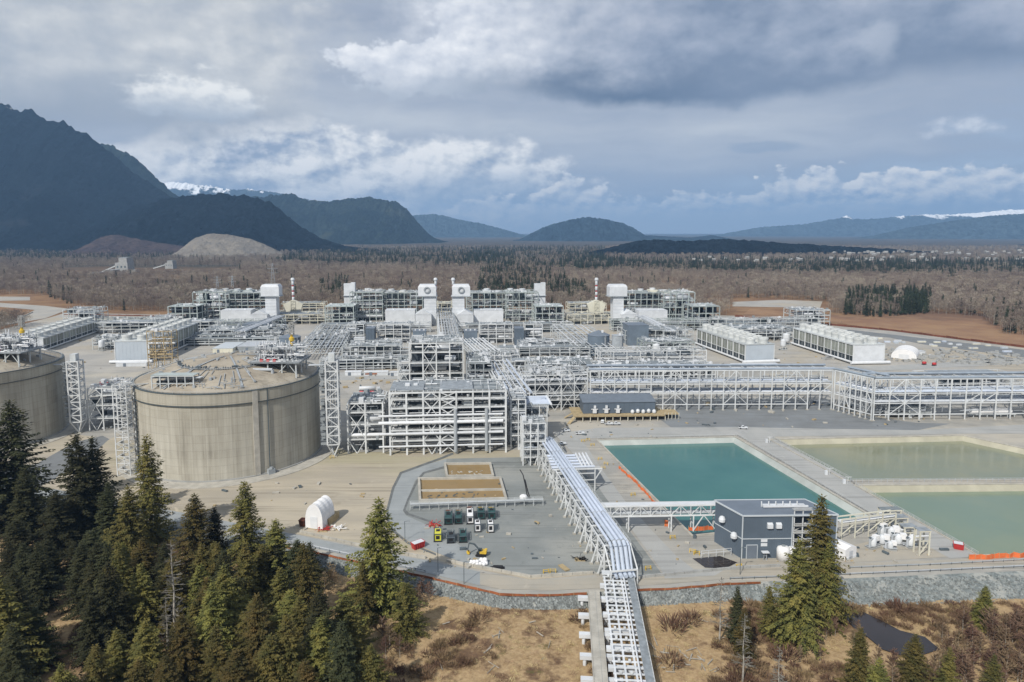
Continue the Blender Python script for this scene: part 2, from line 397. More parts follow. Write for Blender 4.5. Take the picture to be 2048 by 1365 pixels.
# ---------------------------------------------------------------- terrain base
WET = -3.0
def ground_z(x, y):
    t = min(1.0, max(0.0, (y - 500.0) / 180.0)); t = t * t * (3 - 2 * t)
    lump = mnoise.noise(Vector((x * .03, y * .03, 0))) * .35 if y < 320 else 0.0
    return WET + lump * (1 - t) + (-.35 - WET) * t
def ground_mat():
    m_ = bpy.data.materials.new('valley_ground'); m_.use_nodes = True
    x = NX(m_.node_tree); b = x.N['Principled BSDF']; b.inputs['Roughness'].default_value = 1.0; b.inputs['Specular IOR Level'].default_value = .1
    geo = x.new('ShaderNodeNewGeometry'); pos = geo.outputs['Position']; sp = x.new('ShaderNodeSeparateXYZ'); x.L.new(pos, sp.inputs[0])
    big = x.noise(pos, .035, 8, .62); mid = x.noise(pos, .16, 9, .65); fine = x.noise(pos, .9, 6, .7)
    straw = x.mix(x.ss(fine, .3, .7), (.43, .315, .18), (.29, .20, .11))
    mud = x.mix(x.ss(fine, .3, .7), (.18, .115, .068), (.105, .066, .043))
    grass = x.mix(x.ss(x.m('ADD', x.m('MULTIPLY', big, .6), x.m('MULTIPLY', mid, .4)), .49, .58), straw, mud)
    grass = x.mix(x.m('MULTIPLY', x.ss(x.noise(pos, .11, 8, .7), .58, .68), .7), grass, (.10, .095, .035))
    meadow = x.mix(x.ss(x.noise(pos, .02, 9, .65), .4, .6), (.19, .115, .07), (.26, .165, .095))
    wood = x.mix(x.ss(x.noise(pos, .006, 8, .6), .4, .6), (.10, .075, .055), (.055, .055, .045))
    far = x.mix(x.ss(sp.outputs[1], 1500.0, 2600.0), meadow, wood)
    x.L.new(x.mix(x.ss(sp.outputs[1], 330.0, 460.0), grass, far), b.inputs['Base Color'])
    bn = x.new('ShaderNodeBump'); bn.inputs['Strength'].default_value = 1.0; bn.inputs['Distance'].default_value = .6
    x.L.new(mid, bn.inputs['Height']); x.L.new(bn.outputs[0], b.inputs['Normal'])
    return m_
def build_ground():
    ys = list(np.linspace(-400, 60, 6)) + list(np.linspace(80, 335, 52)) + list(np.linspace(345, 700, 14)) + [1000, 1500, 2500, 4500, 8000, 14000, 23000, 34000]
    xs = [-33000, -16000, -8000, -4000, -2000, -1000, -600] + list(np.linspace(-420, 420, 85)) + [600, 1000, 2000, 4000, 8000, 16000, 33000]
    vs = [(x, y, ground_z(x, y)) for y in ys for x in xs]; n = len(xs)
    fs = [(j * n + i, j * n + i + 1, (j + 1) * n + i + 1, (j + 1) * n + i) for j in range(len(ys) - 1) for i in range(n - 1)]
    me = bpy.data.meshes.new('ground'); me.from_pydata(vs, [], fs); me.materials.append(ground_mat())
    me.polygons.foreach_set('use_smooth', [True] * len(me.polygons))
    o = bpy.data.objects.new('ground', me); C.objects.link(o); o['kind'] = 'structure'
build_ground()

# pad edge (crest of the embankment) and its foot, as photo pixels on their levels
CREST = [(-420, 925), (0, 985), (230, 1030), (420, 1062), (600, 1097), (720, 1123), (850, 1152), (1000, 1187), (1100, 1189), (1200, 1184), (1330, 1176), (1460, 1166), (1700, 1157), (1860, 1150), (2048, 1142), (2600, 1112)]
FOOT = [(-420, 962), (0, 1022), (230, 1066), (420, 1098), (600, 1133), (720, 1160), (850, 1190), (1000, 1218), (1100, 1220), (1200, 1217), (1330, 1212), (1460, 1204), (1700, 1214), (1860, 1209), (2048, 1205), (2600, 1170)]
crest = GP(CREST); foot = GP(FOOT, WET - .35)
rear = [G(2700, 735), G(2048, 694), G(1780, 660), G(1470, 632), G(1100, 618), G(560, 620), G(325, 630), G(130, 626), G(0, 668), G(-420, 780)]
PONDS = {
    'teal': ([(1195, 881), (1470, 875), (1742, 1034), (1385, 1072)], 'pond_teal', 'liner_white'),
    'khaki': ([(1540, 880), (1925, 872), (2330, 958), (1692, 962)], 'pond_khaki', 'liner'),
    'green': ([(1712, 972), (2350, 966), (2480, 1095), (1958, 1112)], 'pond_green', 'liner')}
pond_rims = {k: GP(v[0]) for k, v in PONDS.items()}
pad = crest + rear
sheet('gravel_pad', pad, M['gravel_pad'], 0.0, [pond_rims[k] for k in PONDS])
def build_embankment():
    mb = MB(); rows = 9; pts = []
    # resample both lines
    def res(l, k=14):
        o = []
        for a, b in zip(l[:-1], l[1:]): o += [a.lerp(b, i / k) for i in range(k)]
        return o + [l[-1]]
    c, f = res(crest), res(foot)
    for r in range(rows + 1):
        t = r / rows
        for a, b in zip(c, f):
            p = a.lerp(b, t)
            if 0 < r: p = p + Vector((0, mnoise.noise(p * .35) * .5 * t, mnoise.noise(p * .9) * .28))
            pts.append(tuple(p))
    n = len(c)
    mb.add(pts, [(r * n + i, (r + 1) * n + i, (r + 1) * n + i + 1, r * n + i + 1) for r in range(rows) for i in range(n - 1)])
    mb.build('embankment', M['riprap'], kind='structure', smooth=False)
    return c, f
CR, FT = build_embankment()

def inset(pts, d):
    c = sum((Vector(p) for p in pts), Vector()) / len(pts); out = []
    n = len(pts)
    for i in range(n):
        p, a, b = Vector(pts[i]), Vector(pts[i - 1]), Vector(pts[(i + 1) % n])
        e1, e2 = (p - a).normalized(), (b - p).normalized()
        n1 = Vector((-e1.y, e1.x, 0)); n2 = Vector((-e2.y, e2.x, 0))
        if n1.dot(c - p) < 0: n1, n2 = -n1, -n2
        k = 1 + n1.dot(n2)
        out.append(p + (n1 + n2) * (d / max(k, .3)))
    return out
POND_LV = -2.6
for k, (px, wm, lm) in PONDS.items():
    rim = pond_rims[k]; toe = [p + Vector((0, 0, POND_LV - .5 )) for p in inset(rim, 2.7)]
    mb = MB(); n = 4
    mb.add([tuple(p) for p in rim] + [tuple(p) for p in toe], [(i, (i + 1) % n, n + (i + 1) % n, n + i) for i in range(n)])
    mb.build('pond_liner', M[lm], kind='structure')
    sheet('pond_water', inset(rim, 2.1), M[wm], POND_LV)
    kb = MB(); o_ = inset(rim, -.7); i_ = inset(rim, .15)
    for i in range(n):
        j = (i + 1) % n
        vs = [o_[i], o_[j], i_[j], i_[i]]
        kb.add([(p.x, p.y, .0) for p in vs] + [(p.x, p.y, .45) for p in vs], [(4, 5, 6, 7), (0, 1, 5, 4), (2, 3, 7, 6), (1, 2, 6, 5), (3, 0, 4, 7)])
    kb.build('pond_kerb', M['concrete_pale'], kind='structure')

# surface sheets on the pad, each a little above the one below
def flat(name, px, m, z): return sheet(name, GP(px), M[m], z)
flat('back_laydown', [(-350, 760), (0, 660), (130, 628), (330, 634), (560, 624), (1100, 622), (1470, 637), (1780, 666), (2048, 702), (2600, 750), (2600, 800), (1900, 745), (1700, 735), (1180, 735), (1040, 790), (700, 790), (640, 745), (270, 745), (140, 745)], 'gravel_back', .03)
flat('sandy_yard', [(-300, 905), (60, 880), (140, 868), (235, 880), (640, 885), (700, 905), (1040, 900), (1188, 1150), (1060, 1160), (1000, 1148), (850, 1117), (600, 1070), (420, 1036), (230, 1000), (0, 960), (-300, 930)], 'sandy_yard', .04)
flat('grey_yard', [(893, 918), (800, 945), (786, 975), (774, 1020), (778, 1052), (815, 1082), (870, 1105), (930, 1128), (1064, 1155), (1188, 1147), (1180, 1120), (1110, 1010), (1060, 930), (1040, 915)], 'grey_yard', .07)
flat('yard_berm', [(905, 906), (880, 916), (800, 945), (784, 976), (772, 1022), (776, 1056), (814, 1088), (872, 1112), (872, 1108), (817, 1085), (780, 1054), (777, 1022), (789, 977), (804, 948), (884, 919), (908, 909)], 'berm', .11)
flat('yard_berm', [(892, 932), (846, 945), (832, 962), (814, 1000), (806, 1022), (812, 1030), (880, 1052), (882, 1049), (818, 1027), (811, 1020), (818, 1001), (836, 964), (849, 948), (894, 936)], 'berm', .11)
flat('yard_road', [(893, 918), (800, 945), (786, 975), (774, 1020), (778, 1052), (815, 1082), (870, 1105), (930, 1128), (980, 1128), (930, 1100), (880, 1062), (812, 1032), (806, 1022), (830, 962), (846, 945), (892, 932)], 'yard_road', .09)
flat('perimeter_road', [(-420, 905), (0, 960), (230, 1001), (420, 1037), (600, 1072), (720, 1097), (850, 1121), (960, 1144), (960, 1172), (850, 1146), (720, 1117), (600, 1091), (420, 1056), (230, 1024), (0, 979), (-420, 920)], 'yard_road', .10)
flat('crest_track', [(960, 1146), (1060, 1162), (1180, 1156), (1330, 1150), (1480, 1136), (1700, 1128), (1860, 1122), (2048, 1112), (2600, 1085), (2600, 1106), (2048, 1132), (1860, 1142), (1700, 1149), (1460, 1158), (1330, 1169), (1200, 1177), (1100, 1182), (1000, 1179), (960, 1170)], 'road_tan', .10)
flat('rack_strip', [(1040, 905), (1120, 905), (1200, 975), (1250, 1050), (1322, 1146), (1250, 1156), (1190, 1145)], 'grey_yard', .06)
flat('haul_road', [(1106, 866), (1136, 860), (1172, 892), (1204, 940), (1248, 1000), (1302, 1060), (1352, 1112), (1388, 1140), (1450, 1140), (1430, 1152), (1330, 1158), (1322, 1140), (1262, 1058), (1214, 1000), (1180, 952), (1148, 910)], 'road_gravel', .12)
flat('dark_pad', [(1316, 836), (1360, 806), (1640, 804), (1706, 828), (1830, 846), (1900, 848), (1830, 862), (1480, 858), (1345, 858)], 'dark_gravel', .06)
flat('pond_road', [(1112, 868), (1200, 856), (1480, 855), (1830, 861), (2048, 850), (2400, 840), (2400, 872), (2048, 868), (1930, 868), (1545, 874), (1690, 955), (1705, 968), (1800, 1022), (1958, 1114), (1900, 1118), (1752, 1034), (1476, 871), (1190, 877), (1140, 880)], 'road_gravel', .09)
flat('building_apron', [(1490, 1112), (1700, 1092), (1850, 1060), (1900, 1100), (1905, 1114), (1700, 1126), (1500, 1136), (1450, 1126)], 'road_tan', .08)
flat('pond_side_yard', [(1190, 884), (1385, 1074), (1400, 1084), (1370, 1100), (1300, 1050), (1248, 990), (1180, 900)], 'gravel_pad', .05)
flat('rear_track', [(1050, 742), (1300, 742), (1680, 744), (1760, 742), (2048, 728), (2500, 730), (2500, 718), (2048, 716), (1760, 733), (1300, 735), (1050, 735)], 'road_gravel', .10)
flat('laydown_sheet', [(1620, 662), (1700, 660), (2100, 706), (2300, 730), (2200, 735), (1850, 690), (1780, 676)], 'road_dark', .08)
flat('tank_road', [(-60, 930), (70, 930), (150, 885), (205, 872), (225, 882), (150, 935), (60, 985), (0, 975)], 'road_dark', .08)
flat('centre_road', [(640, 762), (830, 758), (830, 742), (640, 746)], 'road_gravel', .08)
flat('tank_lawn', [(215, 882), (240, 868), (250, 905), (205, 925), (160, 935)], 'sandy_yard', .09)
# brown clearings behind the fence and pale tracks on the left
sheet('meadow', GP([(1480, 634), (1640, 640), (1790, 664), (2048, 698), (2048, 662), (1985, 628), (1870, 622), (1700, 632), (1500, 618)]), mat('meadow_grass', (.22, .125, .075), 1.0, c2=(.29, .18, .10), vs=.02, detail=9, c3=(.15, .09, .06)), -.15)
sheet('field_track', GP([(-300, 640), (0, 652), (90, 637), (140, 618), (90, 612), (0, 606), (-300, 600), (-300, 612), (0, 614), (70, 620), (40, 636), (-300, 628)]), M['gravel_back'], -.12)
sheet('left_clearing', GP([(-300, 606), (0, 602), (60, 601), (60, 594), (-300, 590)]), M['gravel_back'], -.12)
sheet('right_clearing', GP([(1465, 613), (1640, 616), (1645, 603), (1560, 600), (1465, 604)]), M['gravel_back'], -.12)
# creek cutting the bog
sheet('creek', GP([(1682, 1228), (1728, 1226), (1765, 1243), (1800, 1262), (1850, 1275), (1880, 1300), (1820, 1318), (1765, 1300), (1735, 1275), (1712, 1262)], -2.6), M['creek_water'], -2.45)
sheet('drain_pool', GP([(1385, 1118), (1440, 1113), (1475, 1126), (1450, 1138), (1410, 1136)]), M['creek_water'], .13)

# ---------------------------------------------------------------- mountains
def mountain_mat(name, dark, mid, light=None, lf=(.55, .7), snow=None, sscale=.004, gran=.03, gs=.8):
    m_ = bpy.data.materials.new(name); m_.use_nodes = True
    x = NX(m_.node_tree); b = x.N['Principled BSDF']; b.inputs['Roughness'].default_value = 1.0; b.inputs['Specular IOR Level'].default_value = .0
    geo = x.new('ShaderNodeNewGeometry'); pos = geo.outputs['Position']
    c = x.mix(x.ss(x.noise(pos, sscale, 9, .62), .38, .62), dark, mid)
    c = x.mix(x.m('MULTIPLY', x.ss(x.noise(pos, gran, 6, .7), .38, .6), gs), c, tuple(v * .3 for v in dark))
    if light: c = x.mix(x.m('MULTIPLY', x.ss(x.noise(pos, sscale * .8, 8, .66), *lf), .8), c, light)
    if snow:
        sp = x.new('ShaderNodeSeparateXYZ'); x.L.new(pos, sp.inputs[0])
        h = x.m('MULTIPLY_ADD', x.m('SUBTRACT', x.noise(pos, sscale * 1.6, 9, .68), .5), snow[1], sp.outputs[2])
        c = x.mix(x.ss(h, snow[0], snow[0] + snow[2]), c, (.90, .91, .92))
    x.L.new(c, b.inputs['Base Color'])
    bn = x.new('ShaderNodeBump'); bn.inputs['Strength'].default_value = .8; bn.inputs['Distance'].default_value = 14.0
    x.L.new(x.noise(pos, gran, 4, .7), bn.inputs['Height']); x.L.new(bn.outputs[0], b.inputs['Normal'])
    return m_
def mountain(name, sil, D, m, run=1.9, jag=6.0, rough=.16, step=None, seed=0, base=-6.0, sheer=0.0, rows=64):
    """a ridge with a real body: its crest follows the listed skyline at distance D, slopes run down to the valley in front and behind"""
    crestp = [GY(px, py, D) for px, py in sil]
    xs = [p.x for p in crestp]; zs = [p.z for p in crestp]
    step = step or max(14.0, (xs[-1] - xs[0]) / 420)
    X = np.arange(xs[0], xs[-1] + step, step); Z = np.maximum(np.interp(X, xs, zs), base)
    hmax = max(zs); W = run * hmax
    nf, nb = rows, 14; vs = []; n = len(X)
    for r in range(-nf, nb + 1):
        t = r / nf if r < 0 else r / nb
        for i in range(n):
            h = Z[i] - base; tt = abs(t)
            ww = W * (.35 + .65 * h / max(hmax, 1))
            y = D + (t * ww if r < 0 else t * W * .7) + sheer * (X[i] - X[0])
            prof = (1 - tt) ** 1.15 if r < 0 else 1 - tt
            q = Vector((X[i] / hmax * 2.2 + seed * 7.3, y / hmax * 2.2, seed))
            nz = mnoise.fractal(q, 1.0, 2.1, 6) * rough * 1.2 * h * min(1.0, 2.5 * tt) * min(1.0, 3 * (1 - tt))
            rg = 1.2 * abs(mnoise.noise(Vector((X[i] / hmax * 5.5 + y / hmax * 1.1, y / hmax * .8, seed + 3.3)))) * rough * 1.1 * h * min(1, 2 * tt) * (1 - tt)
            j = rnd.uniform(-.4, 1) * jag * .8 if h > 8 and tt < .97 else 0.0
            h *= 1 + .03 * mnoise.noise(Vector((X[i] / hmax * 9, seed * 3.1, 0))) + .03 * mnoise.noise(Vector((X[i] / hmax * 25, seed * 5.1, 2)))
            vs.append((X[i] + rnd.uniform(-.3, .3) * step, y, base + h * prof + nz - rg + j))
    nr = nf + nb + 1
    fs = [(r * n + i, r * n + i + 1, (r + 1) * n + i + 1, (r + 1) * n + i) for r in range(nr - 1) for i in range(n - 1)]
    me = bpy.data.meshes.new(name); me.from_pydata(vs, [], fs); me.materials.append(m)
    o = bpy.data.objects.new(name, me); C.objects.link(o); o['kind'] = 'structure'
    return o
fm_shaded = mountain_mat('forest_slope_shaded', (.005, .010, .016), (.010, .016, .023), (.024, .026, .030), (.6, .74), snow=(1040, 420, 60))  # near-black colour stands in for the cloud shadow on these slopes
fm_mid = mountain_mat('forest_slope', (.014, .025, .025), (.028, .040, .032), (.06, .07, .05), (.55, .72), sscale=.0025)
fm_far = mountain_mat('far_slope_sunlit', (.05, .075, .09), (.06, .085, .095), gran=.012, sscale=.0015)  # colour raised so the far ranges look sunlit
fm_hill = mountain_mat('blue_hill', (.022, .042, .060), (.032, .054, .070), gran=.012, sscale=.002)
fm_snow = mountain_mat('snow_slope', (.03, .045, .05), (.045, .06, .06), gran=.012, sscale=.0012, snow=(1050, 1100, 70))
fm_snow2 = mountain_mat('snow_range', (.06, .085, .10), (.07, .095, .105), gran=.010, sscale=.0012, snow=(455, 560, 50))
mountain('left_mountain', [(-620, 250), (-300, 212), (-80, 200), (0, 207), (60, 226), (130, 250), (170, 267), (205, 292), (235, 318), (265, 343), (300, 368), (340, 393), (370, 408), (430, 428), (500, 455), (570, 485), (600, 500)], 5200, fm_shaded, run=1.5, jag=9, seed=1, rough=.2)
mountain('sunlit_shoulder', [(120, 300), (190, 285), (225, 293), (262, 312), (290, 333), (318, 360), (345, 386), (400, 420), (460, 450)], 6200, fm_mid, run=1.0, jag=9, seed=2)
mountain('front_ridge', [(60, 500), (130, 478), (200, 448), (260, 420), (310, 404), (360, 394), (430, 389), (490, 392), (540, 404), (572, 430), (602, 455), (640, 478), (690, 494), (760, 502), (800, 506)], 4300, fm_shaded, run=2.2, jag=8, seed=3)
mountain('green_ridge', [(430, 420), (480, 398), (520, 394), (580, 388), (620, 402), (660, 404), (690, 398), (740, 396), (790, 402), (815, 420), (840, 450), (862, 474), (900, 490), (950, 496)], 7600, fm_mid, run=2.4, jag=8, seed=4)
mountain('snow_crest', [(230, 372), (330, 364), (400, 371), (450, 379), (500, 380), (560, 388), (600, 396), (640, 406), (700, 424), (760, 450)], 15000, fm_snow, run=1.6, jag=10, seed=5, rows=40, rough=.12)
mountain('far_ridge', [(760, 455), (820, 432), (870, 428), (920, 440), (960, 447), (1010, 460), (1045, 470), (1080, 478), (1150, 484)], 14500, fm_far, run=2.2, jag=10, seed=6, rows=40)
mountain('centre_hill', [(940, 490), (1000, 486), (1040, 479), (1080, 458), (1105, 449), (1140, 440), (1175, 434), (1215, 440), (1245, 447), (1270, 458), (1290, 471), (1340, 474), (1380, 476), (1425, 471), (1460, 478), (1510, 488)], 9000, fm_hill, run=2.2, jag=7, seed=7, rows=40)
mountain('low_ridge', [(1180, 506), (1215, 498), (1260, 486), (1300, 481), (1380, 483), (1440, 479), (1500, 482), (1560, 487), (1660, 493), (1760, 498), (1860, 505), (1950, 512)], 3500, fm_shaded, run=3.6, jag=8, seed=8, rows=40)
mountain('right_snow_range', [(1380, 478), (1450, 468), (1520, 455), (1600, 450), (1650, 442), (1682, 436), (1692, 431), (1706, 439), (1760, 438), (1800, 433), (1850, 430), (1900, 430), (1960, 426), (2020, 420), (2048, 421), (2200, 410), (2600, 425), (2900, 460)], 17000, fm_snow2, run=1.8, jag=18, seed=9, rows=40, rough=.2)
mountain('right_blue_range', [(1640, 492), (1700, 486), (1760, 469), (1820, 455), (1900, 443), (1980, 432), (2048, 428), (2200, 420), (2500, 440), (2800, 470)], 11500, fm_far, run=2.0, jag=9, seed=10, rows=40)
mountain('right_rise', [(1960, 512), (2000, 500), (2048, 490), (2150, 478), (2400, 476), (2700, 500)], 6000, fm_shaded, run=3.0, jag=8, seed=11, rows=30)
gm = mountain_mat('quarry_gravel', (.20, .185, .165), (.25, .225, .19), (.17, .15, .13), (.55, .65), sscale=.012, gran=.05, gs=.18)
bm_ = mountain_mat('bare_bench', (.07, .055, .06), (.10, .075, .07), (.17, .14, .12), (.6, .7), sscale=.012, gran=.06, gs=.4)
mountain('gravel_mound', [(330, 518), (365, 500), (388, 478), (415, 468), (460, 470), (500, 478), (535, 492), (565, 508), (600, 516), (640, 524)], 3300, gm, run=3.0, jag=1.5, seed=12, rows=30, rough=.06)
mountain('brown_bench', [(40, 528), (120, 512), (170, 494), (205, 474), (235, 470), (280, 480), (330, 488), (400, 497), (470, 520)], 3600, bm_, run=3.5, jag=3, seed=13, rows=30, rough=.08)

# ---------------------------------------------------------------- haze
def build_haze():
    m_ = bpy.data.materials.new('haze_air'); m_.use_nodes = True; t = m_.node_tree
    t.nodes.clear(); o = t.nodes.new('ShaderNodeOutputMaterial'); v = t.nodes.new('ShaderNodeVolumePrincipled')
    v.inputs['Color'].default_value = (.36, .62, 1.0, 1); v.inputs['Density'].default_value = HAZE; v.inputs['Anisotropy'].default_value = 0.0
    t.links.new(v.outputs[0], o.inputs['Volume'])
    mb = MB(); mb.box((0, 16800, 720), (67400, 35600, 1460))
    return mb.build('haze', m_, kind='stuff')
HAZE = 5.4e-5
build_haze()
# ================================================================ PLANT
RZ = R(4.6)                                   # the plant grid is turned a little against the camera
CA, SA = math.cos(RZ), math.sin(RZ)
def Zat(py, Y):                               # height of the photo row py at forward distance Y
    _, dy, dz = ray(1024, py); return CAMH + dz * Y / dy

# ---------------------------------------------------------------- storage tanks
TR, TH = 47.0, 44.0
def tank_wall_mat():
    m_ = bpy.data.materials.new('tank_concrete'); m_.use_nodes = True
    x = NX(m_.node_tree); b = x.N['Principled BSDF']; b.inputs['Roughness'].default_value = .9; b.inputs['Specular IOR Level'].default_value = .15
    tc = x.new('ShaderNodeTexCoord'); sp = x.new('ShaderNodeSeparateXYZ'); x.L.new(tc.outputs['Object'], sp.inputs[0])
    an = x.m('MULTIPLY', x.m('ARCTAN2', sp.outputs[1], sp.outputs[0]), TR); z = sp.outputs[2]
    s1 = x.noise(x.xyz(x.m('MULTIPLY', an, .16), x.m('MULTIPLY', z, .012), 0.0), 1.0, 4, .55)
    s2 = x.noise(x.xyz(x.m('MULTIPLY', an, .75), x.m('MULTIPLY', z, .03), 4.0), 1.0, 6, .6)
    s3 = x.noise(x.xyz(x.m('MULTIPLY', an, .06), x.m('MULTIPLY', z, .09), 7.0), 1.0, 6, .6)
    # formwork: each cast panel has its own shade
    px = x.m('FLOOR', x.m('DIVIDE', an, 6.15)); pz = x.m('FLOOR', x.m('DIVIDE', z, 3.9))
    wn = x.new('ShaderNodeTexWhiteNoise', noise_dimensions='2D'); x.L.new(x.xyz(px, pz), wn.inputs['Vector'])
    fx = x.m('FRACT', x.m('DIVIDE', an, 6.15)); fz = x.m('FRACT', x.m('DIVIDE', z, 3.9))
    seam = x.m('MAXIMUM', x.m('LESS_THAN', fx, .018), x.m('LESS_THAN', fz, .03))
    v = x.m('ADD', x.m('ADD', x.m('MULTIPLY', s1, .42), x.m('MULTIPLY', s2, .38)), x.m('MULTIPLY', s3, .2))
    c = x.ramp(v, [(.34, (.19, .175, .145)), (.45, (.33, .31, .26)), (.55, (.43, .41, .35)), (.66, (.54, .525, .46))])
    up = x.ss(x.m('ADD', z, x.m('MULTIPLY', x.m('SUBTRACT', s3, .5), 26.0)), 8.0, 42.0)
    c = x.mix(x.m('MULTIPLY', up, .32), c, (.27, .24, .175))
    c = x.mix(x.m('MULTIPLY', wn.outputs['Value'], .20), c, (.52, .50, .43))
    c = x.mix(x.m('MULTIPLY', seam, .5), c, (.17, .16, .14))
    x.L.new(c, b.inputs['Base Color'])
    return m_
M['tank_concrete'] = tank_wall_mat()
dm('dome_concrete', (.37, .33, .265), .9, c2=(.27, .235, .185), vs=.07, detail=9, bump=.1, bs=1, c3=(.41, .37, .30), tracks=.5)
dm('stair_grey', (.42, .43, .42), .6, var=.2, vs=.4, rand=.15)

def lattice(mb, x0, x1, y0, y1, z0, z1, n, w=.35, br=True):
    for x in (x0, x1):
        for y in (y0, y1): mb.bar((x, y, z0), (x, y, z1), w)
    for i in range(n + 1):
        z = z0 + (z1 - z0) * i / n
        mb.bar((x0, y0, z), (x1, y0, z), w * .7); mb.bar((x0, y1, z), (x1, y1, z), w * .7)
        mb.bar((x0, y0, z), (x0, y1, z), w * .7); mb.bar((x1, y0, z), (x1, y1, z), w * .7)
        if br and i < n:
            z2 = z0 + (z1 - z0) * (i + 1) / n
            a, b = (x0, x1) if i % 2 else (x1, x0)
            mb.bar((a, y0, z), (b, y0, z2), w * .6); mb.bar((a, y1, z), (b, y1, z2), w * .6)
            a, b = (y0, y1) if i % 2 else (y1, y0)
            mb.bar((x0, a, z), (x0, b, z2), w * .6); mb.bar((x1, a, z), (x1, b, z2), w * .6)

def make_tank(cx, cy, label):
    t = thing('storage_tank', label, 'storage tank', (cx, cy, 0), 0, 'concrete storage tanks')
    mb = MB(); mb.lathe([(TR, .4), (TR, 38.0), (TR + .5, 38.2), (TR + .5, TH), (TR - .6, TH), (TR - .6, TH - .3)], 128); mb.build('wall', M['tank_concrete'], t)
    mb = MB(); mb.lathe([(TR + .75, 37.7), (TR + .75, 38.05), (TR + .4, 38.05)], 128); mb.lathe([(TR + .75, TH - .2), (TR + .75, TH + .15), (TR - .7, TH + .15)], 128); mb.build('rim_band', M['dark_steel'], t)
    mb = MB(); prof = []
    for i in range(15):
        r = (TR - .7) * (1 - i / 14); prof.append((max(r, .02), TH - .2 + 10.5 * (1 - (r / TR) ** 2)))
    mb.lathe(prof, 96); mb.build('dome', M['dome_concrete'], t, smooth=True)
    mb = MB(); mb.lathe([(TR + 8.5, .02), (TR + 8.5, .30), (TR, .42)], 96); mb.build('base_slab', M['concrete_pale'], t)
    mb = MB(); mb.lathe([(TR + 1.0, .42), (TR + 1.0, .9), (TR, .9)], 96); mb.build('plinth', M['concrete_grey'], t)
    domez = lambda r: TH - .2 + 10.5 * (1 - (r / TR) ** 2)
    # four buttresses with a downpipe and a junction box at each foot
    for an in (-54, 36, 126, 216):
        a = R(an); c, s = math.cos(a), math.sin(a)
        mb = MB(); mb.box(((TR + .35) * c, (TR + .35) * s, TH / 2), (1.1, 2.6, TH - .6), a); bt = mb.build('buttress', M['concrete_pale'], t)
        a2 = a + R(7.5); mb = MB(); mb.tube(((TR + .5) * math.cos(a2), (TR + .5) * math.sin(a2), 1), ((TR + .5) * math.cos(a2), (TR + .5) * math.sin(a2), TH), .28); mb.build('downpipe', M['dark_steel'], t)
        mb = MB(); mb.box(((TR + 1.6) * math.cos(a2), (TR + 1.6) * math.sin(a2), 1.6), (2.2, 3.4, 2.6), a2); mb.bar(((TR + 1.9) * math.cos(a2), (TR + 1.9) * math.sin(a2), 2.9), ((TR + 1.9) * math.cos(a2), (TR + 1.9) * math.sin(a2), 3.8), 1.4); mb.build('valve_box', M['grey_steel'], t)
    # railing round the rim
    mb = MB(); n = 96
    for i in range(n):
        a, b = 2 * math.pi * i / n, 2 * math.pi * (i + 1) / n; r = TR - .4
        p, q = (r * math.cos(a), r * math.sin(a)), (r * math.cos(b), r * math.sin(b))
        mb.bar((*p, TH), (*p, TH + 1.3), .10)
        for z in (.7, 1.3): mb.bar((*p, TH + z), (*q, TH + z), .09)
    mb.build('roof_railing', M['rail_steel'], t, 'stuff')
    # ring of small nozzles, pipe runs and valves on the dome
    mb = MB(); rr = random.Random(3)
    for i in range(46):
        a = R(200 + i * 2.6); r = 25 + rr.uniform(-.6, .6); z = domez(r)
        mb.bar((r * math.cos(a), r * math.sin(a), z - .3), (r * math.cos(a), r * math.sin(a), z + rr.uniform(.6, 2.2)), .35)
        if rr.random() < .3: mb.box((r * math.cos(a), r * math.sin(a), z + 1.4), (1.2, 1.0, .8), a)
    mb.build('nozzle', M['dark_steel'], t, 'stuff')
    mb = MB()
    for r in (24.2, 25.6):
        for i in range(60):
            a, b = R(196 + i * 2.2), R(198.2 + i * 2.2); mb.tube((r * math.cos(a), r * math.sin(a), domez(r) + .7), (r * math.cos(b), r * math.sin(b), domez(r) + .7), .17, 5)
    for i in range(26):
        a = R(262 + rr.uniform(0, 40)); r = rr.uniform(37, 45); z = domez(r)
        mb.bar((r * math.cos(a), r * math.sin(a), z), (r * math.cos(a), r * math.sin(a), z + rr.uniform(.8, 2.4)), .22)
        a2 = a + rr.uniform(-.1, .1); mb.tube((r * math.cos(a), r * math.sin(a), z + 1), (r * math.cos(a2), r * math.sin(a2), z + 1), .16, 5)
    for i in range(70):
        a = rr.uniform(0, 6.28); r = rr.uniform(8, 44); z = domez(r); p = Vector((r * math.cos(a), r * math.sin(a), z + .5))
        if rr.random() < .4: mb.box((p.x, p.y, z + .5), (rr.uniform(.6, 2), rr.uniform(.6, 1.6), rr.uniform(.5, 1.6)), a)
        else:
            r2 = min(44, r + rr.uniform(3, 14)); mb.tube(p, (r2 * math.cos(a), r2 * math.sin(a), domez(r2) + .5), .2, 5)
    for a in (R(250), R(300), R(20), R(100)):
        for k in range(14):
            r, r2 = 4 + k * 2.9, 4 + (k + 1) * 2.9; mb.bar((r * math.cos(a), r * math.sin(a), domez(r) + .45), (r2 * math.cos(a), r2 * math.sin(a), domez(r2) + .45), .8, .2)
            for q in (-.5, .5): mb.bar((r * math.cos(a) - q * math.sin(a), r * math.sin(a) + q * math.cos(a), domez(r)), (r * math.cos(a) - q * math.sin(a), r * math.sin(a) + q * math.cos(a), domez(r) + 1.5), .1)
    mb.build('dome_pipework', M['pipe_grey'], t, 'stuff')
    # open steel rack near the front rim
    x0, x1, y0, y1, z0, z1 = -21.5, -1.0, -40.5, -34.5, TH + 1.2, TH + 7.4
